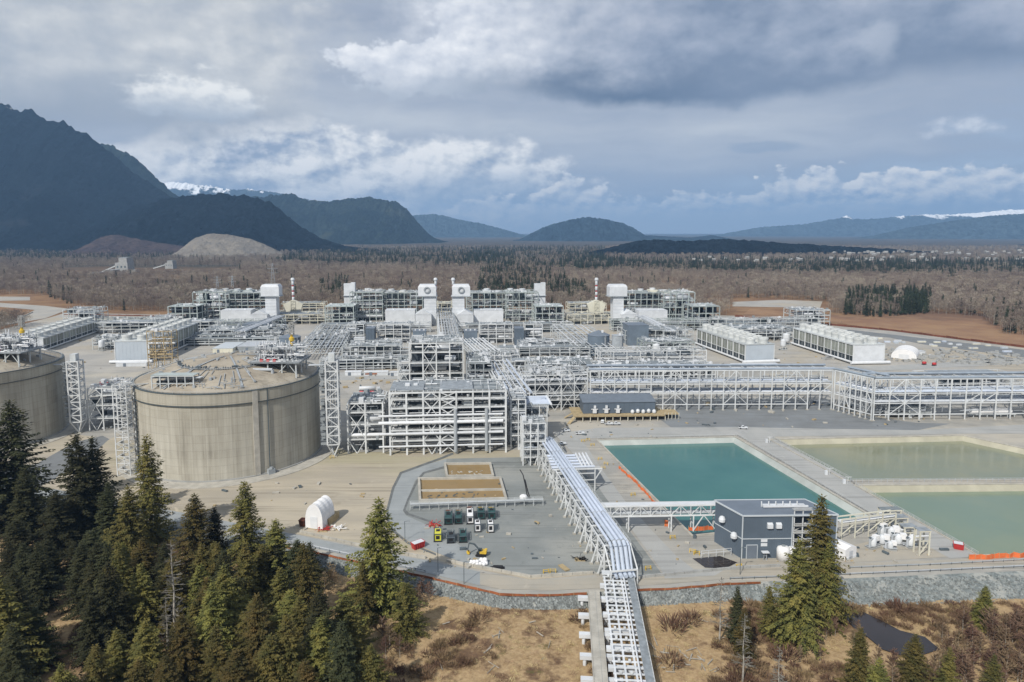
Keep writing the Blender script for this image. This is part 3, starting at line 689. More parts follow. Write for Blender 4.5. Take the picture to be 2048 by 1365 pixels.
    for i in range(6):
        x = x0 + (x1 - x0) * i / 5
        for y in (y0, y1): stick('rack_post', t, (x, y, z0), (x, y, z1), .45, M['pale_steel'])
    for z in (z0 + 2.6, z1):
        for y in (y0, y1): stick('rack_beam', t, (x0, y, z), (x1, y, z), .4, M['pale_steel'])
    block('rack_roof', t, ((x0 + x1) / 2, (y0 + y1) / 2, z1 + .4), (x1 - x0 + .6, y1 - y0 + .6, .3), M['green_steel'])
    for i in (0, 1, 3): stick('rack_brace', t, (x0 + i * 4.1, y0, z0), (x0 + i * 4.1 + 4.1, y0, z0 + 2.6), .25, M['pale_steel'])
    for i in range(7): block('valve_skid', t, (x0 + 1.6 + i * 2.85, y1 - 1.8, z0 + 1.6), (1.8, 2.4, 3.0), M['equip_dark'])
    for k in range(3): pipe('rack_pipe', t, (x0 - 1, y0 + 1 + k * 1.3, z1 - 1.0), (x1 + 3, y0 + 1 + k * 1.3, z1 - 1.0), .32, M['pipe_grey'])
    # pump platform standing on the right of the dome
    px, py = 29.0, -6.0; zb = TH + 9.0
    for i in range(4):
        for j in range(3):
            x, y = px - 10 + i * 7.4, py - 9 + j * 9
            stick('platform_leg', t, (x, y, domez(min(45, math.hypot(x, y))) - .4), (x, y, zb), .65, M['pale_steel'])
    block('platform_deck', t, (px + 1, py, zb + .2), (27, 21, .5), M['grating'])
    block('upper_deck', t, (px + 1.5, py + 2, zb + 6.4), (21, 15, .35), M['grating'])
    for z, (hw, hd) in ((zb, (13.5, 10.5)), (zb + 6.4, (10.5, 7.5))):
        for k in (.9, 1.5): 
            for s in (-1, 1):
                stick('guard_rail', t, (px + 1 - hw, py + s * hd, z + k), (px + 1 + hw, py + s * hd, z + k), .14, M['pipe_white']); stick('guard_rail', t, (px + 1 + s * hw, py - hd, z + k), (px + 1 + s * hw, py + hd, z + k), .14, M['pipe_white'])
    for i in range(5):
        stick('platform_column', t, (px - 8 + i * 4.8, py - 5, zb), (px - 8 + i * 4.8, py - 5, zb + 9.5), .4, M['pale_steel']); stick('platform_column', t, (px - 8 + i * 4.8, py + 8, zb), (px - 8 + i * 4.8, py + 8, zb + 9.5), .4, M['pale_steel'])
    for a, b in (((-12, -9, 0), (-6, -9, -6.0)), ((2, -9, -6), (8, -9, 0)), ((8, -9, 0), (13, -9, -7))): stick('platform_brace', t, (px + a[0], py + a[1], zb + a[2]), (px + b[0], py + b[1], zb + b[2]), .4, M['pale_steel'])
    pts = [(px - 9, py - 12.5, TH + 2), (px - 9, py - 12.5, TH + 6.2), (px + 1, py - 12.5, TH + 6.2), (px + 1, py - 12.5, TH + 2)]
    mb = MB()
    for a, b in zip(pts[:-1], pts[1:]): mb.tube(a, b, .8, 10)
    mb.build('loop_pipe', M['pipe_grey'], t)
    mb = MB()
    for i in range(320):
        x, y, z = px + rr.uniform(-11, 13), py + rr.uniform(-9, 9), zb + rr.uniform(.5, 9.5); L = rr.uniform(1.5, 7); k = rr.randrange(3)
        d = [(L, 0, 0), (0, L, 0), (0, 0, L * .5)][k]; mb.tube((x, y, z), (x + d[0], y + d[1], z + d[2]), rr.choice((.12, .2, .3)), 5)
    mb.build('pump_pipework', M['pipe_white'], t, 'stuff')
    mb = MB()
    for i in range(60): mb.box((px + rr.uniform(-10, 11), py + rr.uniform(-8, 8), zb + rr.choice((1.2, 7.4))), (rr.uniform(.8, 2.4), rr.uniform(.8, 2), rr.uniform(1, 2.4)))
    mb.build('pump_box', M['grey_steel'], t, 'stuff')
    for k in range(3): block('red_cabinet', t, (px - 6 + k * 3.4, py - 8.5, zb + 1.3), (1.6, 1.0, 1.4), M['red_paint'])
    mb = MB(); mb.lathe([(.8, 0), (.8, 3.2), (1.4, 3.4), (1.4, 5.0), (.7, 5.4), (.7, 7)], 12, (px + 6.5, py + 3, zb + 6.6)); mb.build('crane_pedestal', M['safety_yellow'], t)
    mb = MB(); lattice(mb, px + 5.6, px + 7.6, py + 2, py + 4, zb + 13.4, zb + 20, 4, .3); mb.bar((px + 6.6, py + 3, zb + 19), (px + 9.5, py + 9, zb + 21.5), .6); mb.build('crane_jib', M['concrete_grey'], t)
    return t
T1 = (-155.0, 369.0); T2 = (-322.0, 398.0)
tank = make_tank(*T1, 'broad round concrete storage tank standing whole beside the white stair tower')
tk2 = copy_tree(tank); tk2.location = (*T2, 0); tk2['label'] = 'concrete storage tank cut off by the left edge of the photo'

def stair_tower(x, y, h, label):
    t = thing('stair_tower', label, 'stair tower', (x, y, 0), 0)
    s = 3.3
    for i in (-1, 1):
        for j in (-1, 1): stick('column', t, (i * s, j * s, 0), (i * s, j * s, h), .42, M['white_steel'])
    n = 14
    for k in range(n + 1):
        z = h * k / n
        for j in (-1, 1): stick('beam', t, (-s, j * s, z), (s, j * s, z), .26, M['white_steel']); stick('beam', t, (j * s, -s, z), (j * s, s, z), .26, M['white_steel'])
        if k < n:
            z2 = h * (k + 1) / n; d = 1 if k % 2 else -1
            stick('brace', t, (-s * d, -s, z), (s * d, -s, z2), .2, M['white_steel']); stick('brace', t, (s, -s * d, z), (s, s * d, z2), .2, M['white_steel'])
            stick('flight', t, (-s * .8 * d, 0, z + .2), (s * .8 * d, 0, z2), 1.3, M['stair_grey'], .3)
            block('landing', t, (s * .75 * d, 0, z2), (1.4, 2.8, .2), M['stair_grey'])
            for e in (.5, 1.1): stick('handrail', t, (-s * .8 * d, -.8, z + e), (s * .8 * d, -.8, z2 + e), .08, M['rail_steel'])
    stick('link_bridge', t, (s, 0, h - .6), (s + 8, 3, h - .6), 1.6, M['stair_grey'], .3)
    return t
g = G(256, 948); stair_tower(g.x, g.y, Zat(768, g.y), 'white steel stair tower with switchback flights left of the whole tank')

def pipe_tower(x, y, h, label):
    """lattice mast carrying the tank's pipes; its foot narrows to a point"""
    t = thing('pipe_tower', label, 'pipe tower', (x, y, 0), R(8), 'pipe towers beside the tanks')
    s, d = 3.1, 3.4; zf = 7.5; n = 9
    for i in (-1, 1):
        for j in (-1, 1): stick('column', t, (i * s, j * d, zf), (i * s, j * d, h), .75, M['white_steel']); stick('foot_strut', t, (0, j * .3, .2), (i * s, j * d, zf), .6, M['white_steel'])
    for k in range(n + 1):
        z = zf + (h - zf) * k / n
        for j in (-1, 1): stick('beam', t, (-s, j * d, z), (s, j * d, z), .5, M['white_steel']); stick('beam', t, (j * s, -d, z), (j * s, d, z), .4, M['white_steel'])
        if k < n:
            z2 = zf + (h - zf) * (k + 1) / n; e = 1 if k % 2 else -1
            for j in (-1, 1): stick('brace', t, (-s * e, j * d, z), (s * e, j * d, z2), .4, M['white_steel'])
    for k in range(4): pipe('riser_pipe', t, (-2.0 + k * 1.25, .5, zf), (-2.0 + k * 1.25, .5, h + 1), .42, M['pipe_grey'])
    mb = MB(); rr = random.Random(int(abs(x)))
    for k in range(26):
        z = zf + (h - zf) * k / 26; mb.box((-s - 2.2, rr.uniform(-2, 2), z), (rr.uniform(1.5, 3), rr.uniform(1, 3), rr.uniform(.8, 1.8))); mb.bar((-s - 4, 0, z), (s, 0, z), .2)
    mb.build('pipe_support', M['grey_steel'], t, 'stuff')
    block('top_box', t, (0, 0, h + 2.2), (3.2, 4.5, 4.2), M['pale_steel'])
    for k in range(3): pipe('bridge_pipe', t, (-s, -1 + k, h - 2), (-s - 9, -1 + k, h - 2), .3, M['pipe_grey'])
    block('footing', t, (0, 0, .25), (3, 3, .5), M['concrete_pale'])
    return t
g = G(669, 913); pipe_tower(g.x, g.y, Zat(722, g.y), 'white lattice pipe tower with pointed foot right of the whole tank')
g = G(159, 866); pipe_tower(g.x, g.y, Zat(722, g.y), 'white lattice pipe tower with pointed foot right of the cropped tank')

# ---------------------------------------------------------------- process modules
def module(name, label, cat, org, w, d, levels, nx, ny, steel, group=None, rz=RZ, seed=1, braces=(), xb=(), decks=.8, pipes=8, vessels=3, boxes=6,
           clutter=80, cols=.7, topclut=True, dark=0, pm=None, roof=None, front_open=(), rails=True, panel=None):
    """open steel process frame: columns, beams, decks, braces, pipe runs, vessels, small machinery and dark blocks for inner shade. org = front-left foot"""
    rr = random.Random(seed); t = thing(name, label, cat, org, rz, group)
    S = M[steel]; P_ = [M[k] for k in (pm or ('pipe_white', 'pipe_grey', 'pipe_grey'))]
    xs = [w * i / nx for i in range(nx + 1)]; ys = [d * j / ny for j in range(ny + 1)]
    H = levels[-1]
    for i, x in enumerate(xs):
        for j, y in enumerate(ys): stick('column', t, (x, y, 0), (x, y, H), cols, S)
    z0 = 0
    inner = MB()
    for k, z in enumerate(levels):
        for j, y in enumerate(ys):
            if j in (0, ny):
                for i in range(nx): stick('beam', t, (xs[i], y, z), (xs[i + 1], y, z), cols * .62, S, cols * .85)
            else: inner.bar((0, y, z), (w, y, z), cols * .6)
        for i, x in enumerate(xs):
            if i in (0, nx): stick('beam', t, (x, 0, z), (x, d, z), cols * .62, S, cols * .85)
            else: inner.bar((x, 0, z), (x, d, z), cols * .5)
        for i in range(nx * 2):
            if rr.random() < .6: inner.bar((w * (i + .5) / nx / 2, 0, z), (w * (i + .5) / nx / 2, d, z), cols * .35)
        if rr.random() < decks:
            a = rr.uniform(0, .15) * w; b = w - rr.uniform(0, .2) * w; y0 = rr.uniform(.0, .25) * d
            block('deck', t, ((a + b) / 2, (y0 + d) / 2, z + .12), (b - a, d - y0, .16), M['grating'])
        if rails and k < len(levels):
            for q in (.55, 1.1): inner.bar((0, .1, z + q), (w, .1, z + q), .10)
            for i in range(nx * 3): inner.bar((w * i / nx / 3, .1, z), (w * i / nx / 3, .1, z + 1.1), .08)
        zl = levels[k - 1] if k else 0
        hh = z - zl
        for i in braces:
            if i < nx:
                xm = (xs[i] + xs[i + 1]) / 2
                if (k + i) % 2: stick('brace', t, (xs[i], 0, zl), (xm, 0, z), cols * .5, S); stick('brace', t, (xs[i + 1], 0, zl), (xm, 0, z), cols * .5, S)
                else: stick('brace', t, (xm, 0, zl), (xs[i], 0, z), cols * .5, S); stick('brace', t, (xm, 0, zl), (xs[i + 1], 0, z), cols * .5, S)
        for i in xb:
            if i < nx: stick('brace', t, (xs[i], 0, zl), (xs[i + 1], 0, z), cols * .5, S); stick('brace', t, (xs[i + 1], 0, zl), (xs[i], 0, z), cols * .5, S)
        np_ = max(1, int(pipes / len(levels) + .5))
        for q in range(np_):
            y = rr.uniform(.3, d * .85); r = rr.choice((.25, .35, .5, .75)) * min(1.4, hh / 6); zz = zl + rr.uniform(.25, .8) * hh
            a = rr.choice((-.01, 0, rr.uniform(0, .4))) * w; b = w * rr.choice((1.0, 1.02, rr.uniform(.6, 1)))
            pipe('pipe', t, (a, y, zz), (b, y, zz), r, rr.choice(P_))
    for q in range(vessels):
        k = rr.randrange(len(levels)); zl = levels[k - 1] if k else 0; hh = levels[k] - zl; r = min(hh * .33, d * .2) * rr.uniform(.6, 1)
        x = rr.uniform(.08, .75) * w; L = min(rr.uniform(5, 13), w * .9 - x); y = rr.uniform(r + .4, max(r + .5, d * .5))
        if L > 2:
            mb = MB()
            mb.lathe([(.02, -r * .5), (r * .75, -r * .35), (r, 0), (r, L), (r * .75, L + r * .35), (.02, L + r * .5)], 12)
            o = mb.build('vessel', rr.choice((M['white_clad'], M['pipe_grey'], M['pipe_white'])), t, smooth=True); o.matrix_basis = Matrix.Translation((x, y, zl + r + .5)) @ Matrix.Rotation(R(90), 4, 'Y')
    for q in range(boxes):
        k = rr.randrange(len(levels)); zl = levels[k - 1] if k else 0; hh = levels[k] - zl
        s = (rr.uniform(1.5, 5), rr.uniform(1.5, 4), min(hh * .8, rr.uniform(1.5, 4)))
        block('equipment_and_shade', t, (rr.uniform(.05, .92) * w, rr.uniform(.15, .8) * d, zl + s[2] / 2 + .25), s, M[rr.choice(('equip_dark', 'equip_dark', 'grey_steel', 'white_clad', 'pale_steel'))])
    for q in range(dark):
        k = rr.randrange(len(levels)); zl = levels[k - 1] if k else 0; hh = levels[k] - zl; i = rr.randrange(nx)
        block('equipment_and_shade', t, ((xs[i] + xs[i + 1]) / 2, d * .5, zl + hh * .45), (w / nx * .8, d * .55, hh * .8), M['equip_dark'])  # dark masses added in the bays to deepen the shade inside the frame
    mb1, mb2 = MB(), MB()
    for q in range(clutter):
        mb = rr.choice((mb1, mb2)); k = rr.randrange(len(levels)); zl = levels[k - 1] if k else 0; hh = levels[k] - zl
        x, y, z = rr.uniform(0, w), rr.uniform(0, d), zl + rr.uniform(.1, .95) * hh; L = rr.uniform(1.5, 9); c = rr.randrange(4)
        if c == 3: s = rr.uniform(.6, 1.8); mb.box((x, y, zl + s / 2), (s, s * rr.uniform(.6, 1.5), s * rr.uniform(.7, 1.5)))
        else:
            e = [(min(L, w - x), 0, 0), (0, min(L, d - y), 0), (0, 0, min(L, H - z))][c]; mb.tube((x, y, z), (x + e[0], y + e[1], z + e[2]), rr.choice((.12, .18, .28)), 5)
    if topclut:
        for q in range(max(10, clutter // 3)):
            mb = rr.choice((mb1, mb2)); x, y = rr.uniform(0, w), rr.uniform(0, d); c = rr.randrange(4)
            if c == 0: mb.bar((x, y, H), (x, y, H + rr.uniform(1, 4)), .25)
            elif c == 1: s = rr.uniform(.8, 2.6); mb.box((x, y, H + s / 2), (s, s, s))
            elif c == 2: mb.tube((x, y, H + .8), (min(w, x + rr.uniform(3, 14)), y, H + .8), rr.choice((.25, .4)), 6)
            else: mb.tube((x, y, H + 1.1), (x, min(d, y + rr.uniform(3, 10)), H + 1.1), .25, 6)
    inner.build('floor_framing', S, t, 'stuff')
    if mb1.v: mb1.build('small_pipework', P_[0], t, 'stuff')
    if mb2.v: mb2.build('cable_tray', M['grey_steel'], t, 'stuff')
    if roof: block('roof', t, (w / 2, d / 2, H + .35), (w + .8, d + .8, .4), M[roof])
    if panel:
        for (a, b, l0, l1, mk) in panel: block('cladding_panel', t, ((xs[a] + xs[b]) / 2, -.25, ((levels[l0 - 1] if l0 else 0) + levels[l1]) / 2), (xs[b] - xs[a], .2, levels[l1] - (levels[l0 - 1] if l0 else 0)), M[mk])
    return t
def modpx(name, label, cat, x0, x1, yb, tops, depth, nx, ny, steel, **kw):
    """module laid out by the photo pixels of its front foot line and its level lines"""
    a = G(x0, yb); Y = a.y
    w = (x1 - x0) / FPX * Y * 1.005
    lv = sorted(Zat(t, Y) for t in tops)
    return module(name, label, cat, a, w, depth, lv, nx, ny, steel, **kw)

# front row
main_mod = modpx('process_module', 'large white braced process module facing the brown settling basins', 'process module', 781, 1018, 911, [883, 862, 840, 818, 800, 787], 30, 7, 3, 'white_steel', seed=11, braces=(2,), xb=(3,), pipes=22, vessels=5, boxes=14, clutter=220, cols=.95, decks=1, dark=15, group='process modules')
# white headers along its face, two grey risers and the two clad roofs
W0 = (1018 - 781) / FPX * G(781, 911).y
for zz, r in ((Zat(846, G(781, 911).y), .95), (Zat(868, G(781, 911).y), .75), (Zat(893, G(781, 911).y), .55), (Zat(832, G(781, 911).y), .6)):
    pipe('header_pipe', main_mod, (-6, -.9, zz), (W0 * .98, -.9, zz), r, M['pipe_white'], 10)
for fx in (.565, .835): pipe('riser_pipe', main_mod, (W0 * fx, -1.2, Zat(895, 372)), (W0 * fx, -1.2, Zat(812, 372)), 1.0, M['pipe_grey'], 10)
for f0, f1 in ((.0, .29), (.43, .72)):
    block('module_roof', main_mod, ((f0 + f1) / 2 * W0, 12, Zat(786, 372) + 3.0), ((f1 - f0) * W0, 21, .4), M['grating'])
    for i in range(4):
        xx = (f0 + (f1 - f0) * i / 3) * W0
        stick('roof_post', main_mod, (xx, 1.5, Zat(787, 372)), (xx, 1.5, Zat(786, 372) + 3), .4, M['white_steel'])
modpx('process_module', 'two-bay white pipe module beside the whole tank and its pipe tower', 'process module', 697, 768, 908, [880, 850, 826, 808], 26, 2, 3, 'white_steel', seed=12, braces=(0,), pipes=14, vessels=3, boxes=8, clutter=130, cols=.8, dark=4, group='process modules')
modpx('pipe_rack', 'low white pipe module between the two tanks', 'pipe rack', 180, 236, 862, [838, 812, 792, 778], 26, 2, 2, 'white_steel', seed=13, braces=(0,), pipes=12, vessels=1, boxes=5, clutter=110, cols=.6, group='pipe racks')
modpx('process_module', 'narrow white module joining the large module to the jetty rack', 'process module', 1022, 1052, 900, [872, 846, 822, 800], 26, 2, 2, 'white_steel', seed=14, pipes=10, vessels=1, boxes=5, clutter=110, cols=.6, group='process modules')
modpx('process_module', 'tall cream process tower with dark openings behind the large white module', 'process module', 820, 928, 792, [768, 748, 727, 706, 688], 40, 4, 3, 'white_steel', seed=15, braces=(1,), xb=(), pipes=16, vessels=9, boxes=12, clutter=240, cols=.9, dark=16, group='process modules')
modpx('process_module', 'low cream module at the left side of the tall process tower', 'process module', 797, 820, 792, [768, 748, 727], 30, 1, 2, 'white_steel', seed=16, braces=(0,), pipes=6, vessels=1, boxes=4, clutter=50, cols=.8, group='process modules')
modpx('process_module', 'grey tangled pipe module right of the tall process tower', 'process module', 934, 985, 800, [780, 760, 742, 728], 45, 3, 3, 'grey_steel', seed=17, pipes=16, vessels=2, boxes=10, clutter=300, cols=.6, dark=5, group='process modules')
modpx('pipe_rack', 'grey low rack behind the narrow module, full of parallel pipes', 'pipe rack', 986, 1040, 815, [800, 785, 768], 40, 3, 3, 'grey_steel', seed=18, pipes=14, vessels=2, boxes=5, clutter=220, cols=.5, group='pipe racks')
modpx('process_module', 'truss-footed grey module at the left end of the long pipe rack', 'process module', 1044, 1178, 823, [802, 788, 770, 752], 30, 5, 2, 'white_steel', seed=19, braces=(1, 2, 3, 4), pipes=18, vessels=4, boxes=10, clutter=260, cols=.6, dark=9, group='process modules')

# ---- the long pipe rack in three legs with two corners
def long_rack(label, p0, p1, h0, wd, nb, seed, xb=(), pipes_=7, bund=True):
    a, b = Vector(p0), Vector(p1); d = b - a; L = d.length; rz = math.atan2(d.y, d.x)
    t = thing('pipe_rack', label, 'pipe rack', a, rz, 'long pipe rack legs'); S = M['white_steel']; rr = random.Random(seed)
    lv = [h0 * .15, h0 * .42, h0 * .66, h0]
    for i in range(nb + 1):
        x = L * i / nb
        for y in (0, wd):
            stick('post', t, (x, y, 0), (x, y, h0), .62, S); block('footing', t, (x, y, .3), (1.5, 1.5, .6), M['concrete_pale'])
        for z in lv[1:]: stick('cross_beam', t, (x, 0, z), (x, wd, z), .5, S)
    for z in lv[1:]:
        for y in (0, wd): stick('long_beam', t, (0, y, z), (L, y, z), .42, S, .6)
    for i in range(nb):
        x, x2 = L * i / nb, L * (i + 1) / nb
        if i not in xb:
            for y in (0, wd): stick('long_beam', t, (x, y, lv[0]), (x2, y, lv[0]), .42, S, .6)
        if i % 5 in (1, 2) and i not in xb:
            for y in (0, wd):
                s = i % 5 == 1
                for k in range(3):
                    za, zb = (lv[k], lv[k + 1]); up = s != (k % 2 == 1)
                    stick('brace', t, (x, y, za if up else zb), (x2, y, zb if up else za), .36, S)
        if i in xb: stick('brace', t, (x, 0, lv[1]), (x2, 0, lv[2]), .4, S)
    for z in lv[1:3]:
        for k in range(pipes_):
            r = rr.choice((.3, .45, .6)); y = .8 + (wd - 1.6) * k / (pipes_ - 1)
            pipe('pipe', t, (0, y, z + .45 + r), (L, y, z + .45 + r), r, M[rr.choice(('pipe_grey', 'pipe_white', 'pipe_blue'))])
        block('walkway', t, (L / 2, wd * .5, z + .35), (L, wd * .3, .12), M['grating'])
    for k in range(2): pipe('top_pipe', t, (-1, .4 + k * (wd - .8), h0 + 1.0), (L + 1, .4 + k * (wd - .8), h0 + 1.0), .8, M['rack_top_grey'])
    mb = MB()
    for i in range(nb * 16):
        x = rr.uniform(0, L); y = rr.uniform(0, wd); z = rr.choice(lv[:3]) + rr.uniform(.3, 4)
        if rr.random() < .6: mb.tube((x, y, z), (min(L, x + rr.uniform(2, 12)), y, z), rr.choice((.12, .2, .28)), 5)
        else: mb.tube((x, y, z), (x, y, z + rr.uniform(1, 4)), .15, 5)
    mb.build('small_pipework', M['pipe_grey'], t, 'stuff')
    return t
A0, A1 = G(1180, 822), G(1662, 822)
hR = 31.0
hR = Zat(742, A0.y)
long_rack('long white pipe rack running behind the dark control house', A0, G(1662, 820), hR, 14, 20, 31, xb=(18, 19))
B0, B1 = G(1672, 824), G(1742, 842)
long_rack('short white pipe rack leg stepping towards the ponds at the corner', A0.lerp(G(1662, 820), 1.0) + Vector((1, -1.5, 0)), B1, hR, 14, 7, 32)
long_rack('white pipe rack leg leaving the photo at the right, above the ponds', G(1746, 842), G(2260, 838), hR * .98, 14, 17, 33, xb=(6, 7))
modpx('valve_skid', 'grey valve skid on timber beams under the right pipe rack leg', 'skid', 1775, 1868, 838, [828, 818], 14, 4, 1, 'pale_steel', seed=34, pipes=6, vessels=1, boxes=4, clutter=60, cols=.5, group='skids')
modpx('pipe_rack', 'white pipe frames above the right rack leg, crowded with bent pipes', 'pipe rack', 1868, 2060, 800, [784, 770, 756], 25, 7, 2, 'white_steel', seed=35, pipes=10, vessels=1, boxes=5, clutter=150, cols=.6, topclut=False, group='pipe racks')

# ---- middle bands of racks
def low_rack(label, x0, x1, yb, yt, seed, nx, depth=16, steel='pale_steel', **kw):
    k = dict(pipes=14, vessels=0, boxes=9, clutter=120, cols=.65, decks=.5, dark=8, rails=False, group='pipe racks'); k.update(kw)
    return modpx('pipe_rack', label, 'pipe rack', x0, x1, yb, [yt - 4 + (yb - yt + 4) * f for f in (.62, .34, 0)], depth, nx, 2, steel, seed=seed, **k)
low_rack('low white pipe rack left of the tall tower, wide headers along its top', 684, 818, 722, 698, 41, 8)
low_rack('low white pipe rack right of the tall tower, wide headers along its top', 978, 1184, 726, 702, 42, 10)
low_rack('pale pipe rack in front of the twin lattice frames on the right, dark gaps below', 1010, 1190, 748, 728, 43, 9)
low_rack('grey pipe rack crossing behind the left cooling towers', 190, 430, 668, 650, 44, 14, 20, 'pale_steel')
low_rack('grey pipe rack under the far left process train', 330, 560, 664, 648, 45, 14, 20, 'green_steel')
low_rack('grey pipe rack under the far right process train', 1226, 1460, 664, 646, 46, 14, 20, 'green_steel')
low_rack('grey pipe rack crossing behind the right cooling towers', 1400, 1650, 662, 644, 47, 14, 20, 'pale_steel')
low_rack('bluish pipe rack in front of the centre left train', 640, 860, 668, 654, 48, 10, 18, 'pale_steel')
low_rack('bluish pipe rack in front of the centre right train', 915, 1150, 668, 654, 49, 11, 18, 'pale_steel')
low_rack('pale rack in front of the blue-grey tanks, mixed small pipes', 1200, 1420, 738, 708, 50, 8, 22, 'white_steel', clutter=140, vessels=3)
low_rack('pale rack left of the whole tank roof, behind the left pipe tower', 300, 560, 694, 684, 51, 9, 14, 'pale_steel')

# racks running away from the viewer: a lengthwise frame with pipes on top
def away_rack(label, pa, pb, wd, h, seed, nb=10, pm='pipe_grey', steel='pale_steel', np_=7):
    a, b = G(*pa), G(*pb); d = b - a; L = d.length; rz = math.atan2(d.y, d.x); rr = random.Random(seed)
    t = thing('pipe_rack', label, 'pipe rack', a, rz, 'pipe racks'); S = M[steel]
    for i in range(nb + 1):
        x = L * i / nb
        for y in (-wd / 2, wd / 2): stick('post', t, (x, y, 0), (x, y, h), .6, S)
        for z in (h * .6, h): stick('cross_beam', t, (x, -wd / 2, z), (x, wd / 2, z), .5, S)
    for z in (h * .6, h):
        for y in (-wd / 2, wd / 2): stick('long_beam', t, (0, y, z), (L, y, z), .45, S)
        for k in range(np_):
            r = rr.choice((.35, .5, .7)); y = -wd / 2 + wd * (k + .5) / np_
            pipe('pipe', t, (-1, y, z + .3 + r), (L, y, z + .3 + r), r, M[rr.choice((pm, 'pipe_white'))])
    mb = MB()
    for i in range(nb * 6): x = rr.uniform(0, L); y = rr.uniform(-wd / 2, wd / 2); mb.tube((x, y, h + 1.4), (min(L, x + rr.uniform(3, 12)), y, h + 1.4), .2, 5)
    mb.build('small_pipework', M['pipe_white'], t, 'stuff')
    return t
away_rack('receding rack of parallel grey pipes left of the lattice frames', (640, 722), (672, 672), 42, 12, 61)
away_rack('receding rack of parallel grey pipes right of the lattice frames', (1200, 722), (1140, 672), 46, 12, 62)
away_rack('receding rack of white pipes in the middle corridor between the trains', (900, 710), (889, 640), 22, 16, 63, 12)
away_rack('receding rack with slanting white pipes right of the tall tower', (975, 735), (945, 706), 24, 14, 64, 6, 'pipe_white')
away_rack('receding white rack behind the left cooling tower row', (480, 690), (560, 655), 14, 14, 65, 10)
away_rack('receding white rack behind the right cooling tower row', (1340, 690), (1280, 655), 14, 14, 66, 10)

# lattice frames of the second row, mirrored about the corridor
for k, (x0, x1, lab) in enumerate(((695, 728, 'pale open frame with four white columns, left of the clad grey hall'), (755, 820, 'pale many-levelled exchanger rack left of the middle corridor'), (960, 1026, 'pale many-levelled exchanger rack right of the middle corridor'), (1050, 1085, 'pale open frame with four white columns, right of the clad grey hall'))):
    modpx('exchanger_rack', lab, 'exchanger rack', x0, x1, 688, [678, 669, 660, 650] if k in (1, 2) else [672, 650], 20, 4 if k in (1, 2) else 2, 2, 'white_steel', seed=70 + k, pipes=14, vessels=5, boxes=6, clutter=110, cols=.7, dark=2, group='exchanger racks')
def hall(name, label, cat, x0, x1, yb, yt, depth, wall, roof, gable=0.0, rz=RZ, vents=0, ribs=True, group=None, base=None):
    a = G(x0, yb); Y = a.y; w = (x1 - x0) / FPX * Y; h = Zat(yt, Y)
    t = thing(name, label, cat, a, rz, group)
    mb = MB(); mb.prism([(0, 0), (w, 0), (w, depth), (0, depth)], 0, h); mb.build('wall', M[wall], t)
    if gable:
        mb = MB(); g_ = h + gable
        mb.add([(-.4, -.4, h + .02), (w + .4, -.4, h + .02), (w + .4, depth + .4, h + .02), (-.4, depth + .4, h + .02), (w / 2, -.4, g_), (w / 2, depth + .4, g_)], [(0, 1, 4), (1, 2, 5, 4), (2, 3, 5), (3, 0, 4, 5), (0, 3, 2, 1)]); mb.build('roof', M[roof], t)
    else: block('roof', t, (w / 2, depth / 2, h + .2), (w + .5, depth + .5, .4), M[roof])
    if ribs:
        mb = MB(); n = max(3, int(w / 3))
        for i in range(n + 1): mb.box((w * i / n, -.06, h / 2), (.14, .12, h - .1))
        mb.build('wall_rib', M[wall], t, 'stuff')
    block('door', t, (w * .28, -.12, 1.6), (2.4, .2, 3.2), M['slate_roof'])
    for i in range(vents): block('roof_vent', t, (w * (i + .5) / vents, depth * .4, h + (gable * .6) + 1.0), (1.6, 1.6, 1.6), M['pipe_white'])
    return t
hall('substation', 'slate-grey clad hall beside the left four-column frame', 'building', 732, 749, 692, 658, 16, 'slate_clad', 'slate_roof', group='small plant buildings')
hall('substation', 'slate-grey clad hall beside the right four-column frame', 'building', 1030, 1048, 692, 658, 16, 'slate_clad', 'slate_roof', group='small plant buildings')
hall('white_cabin', 'white boxy cabin below the left four-column frame', 'building', 708, 729, 692, 677, 8, 'white_clad', 'white_clad', group='small plant buildings')
hall('white_cabin', 'white boxy cabin below the right four-column frame', 'building', 1052, 1072, 694, 679, 8, 'white_clad', 'white_clad', group='small plant buildings')
for x0, x1, lab in ((826, 852, 'bluish clad compressor house just left of the corridor'), (928, 955, 'bluish clad compressor house just right of the corridor')):
    hall('compressor_house', lab, 'building', x0, x1, 690, 664, 18, 'blue_tank', 'slate_roof', group='small plant buildings', vents=3)
hall('switch_house', 'blue-grey clad block in front of the far right train', 'building', 1256, 1298, 692, 652, 24, 'blue_tank', 'slate_roof', group='small plant buildings')
hall('switch_house', 'blue-grey clad block in front of the far left train', 'building', 486, 532, 676, 650, 24, 'blue_tank', 'slate_roof', group='small plant buildings')
hall('shed', 'long low grey-roofed shed behind the roof of the whole tank', 'building', 425, 465, 706, 698, 40, 'cream_clad', 'trim_light', group='small plant buildings')
hall('shed', 'low grey-roofed shed right behind the tank roof, beside the orange crane', 'building', 475, 540, 702, 694, 34, 'grey_steel', 'pipe_grey', group='small plant buildings')

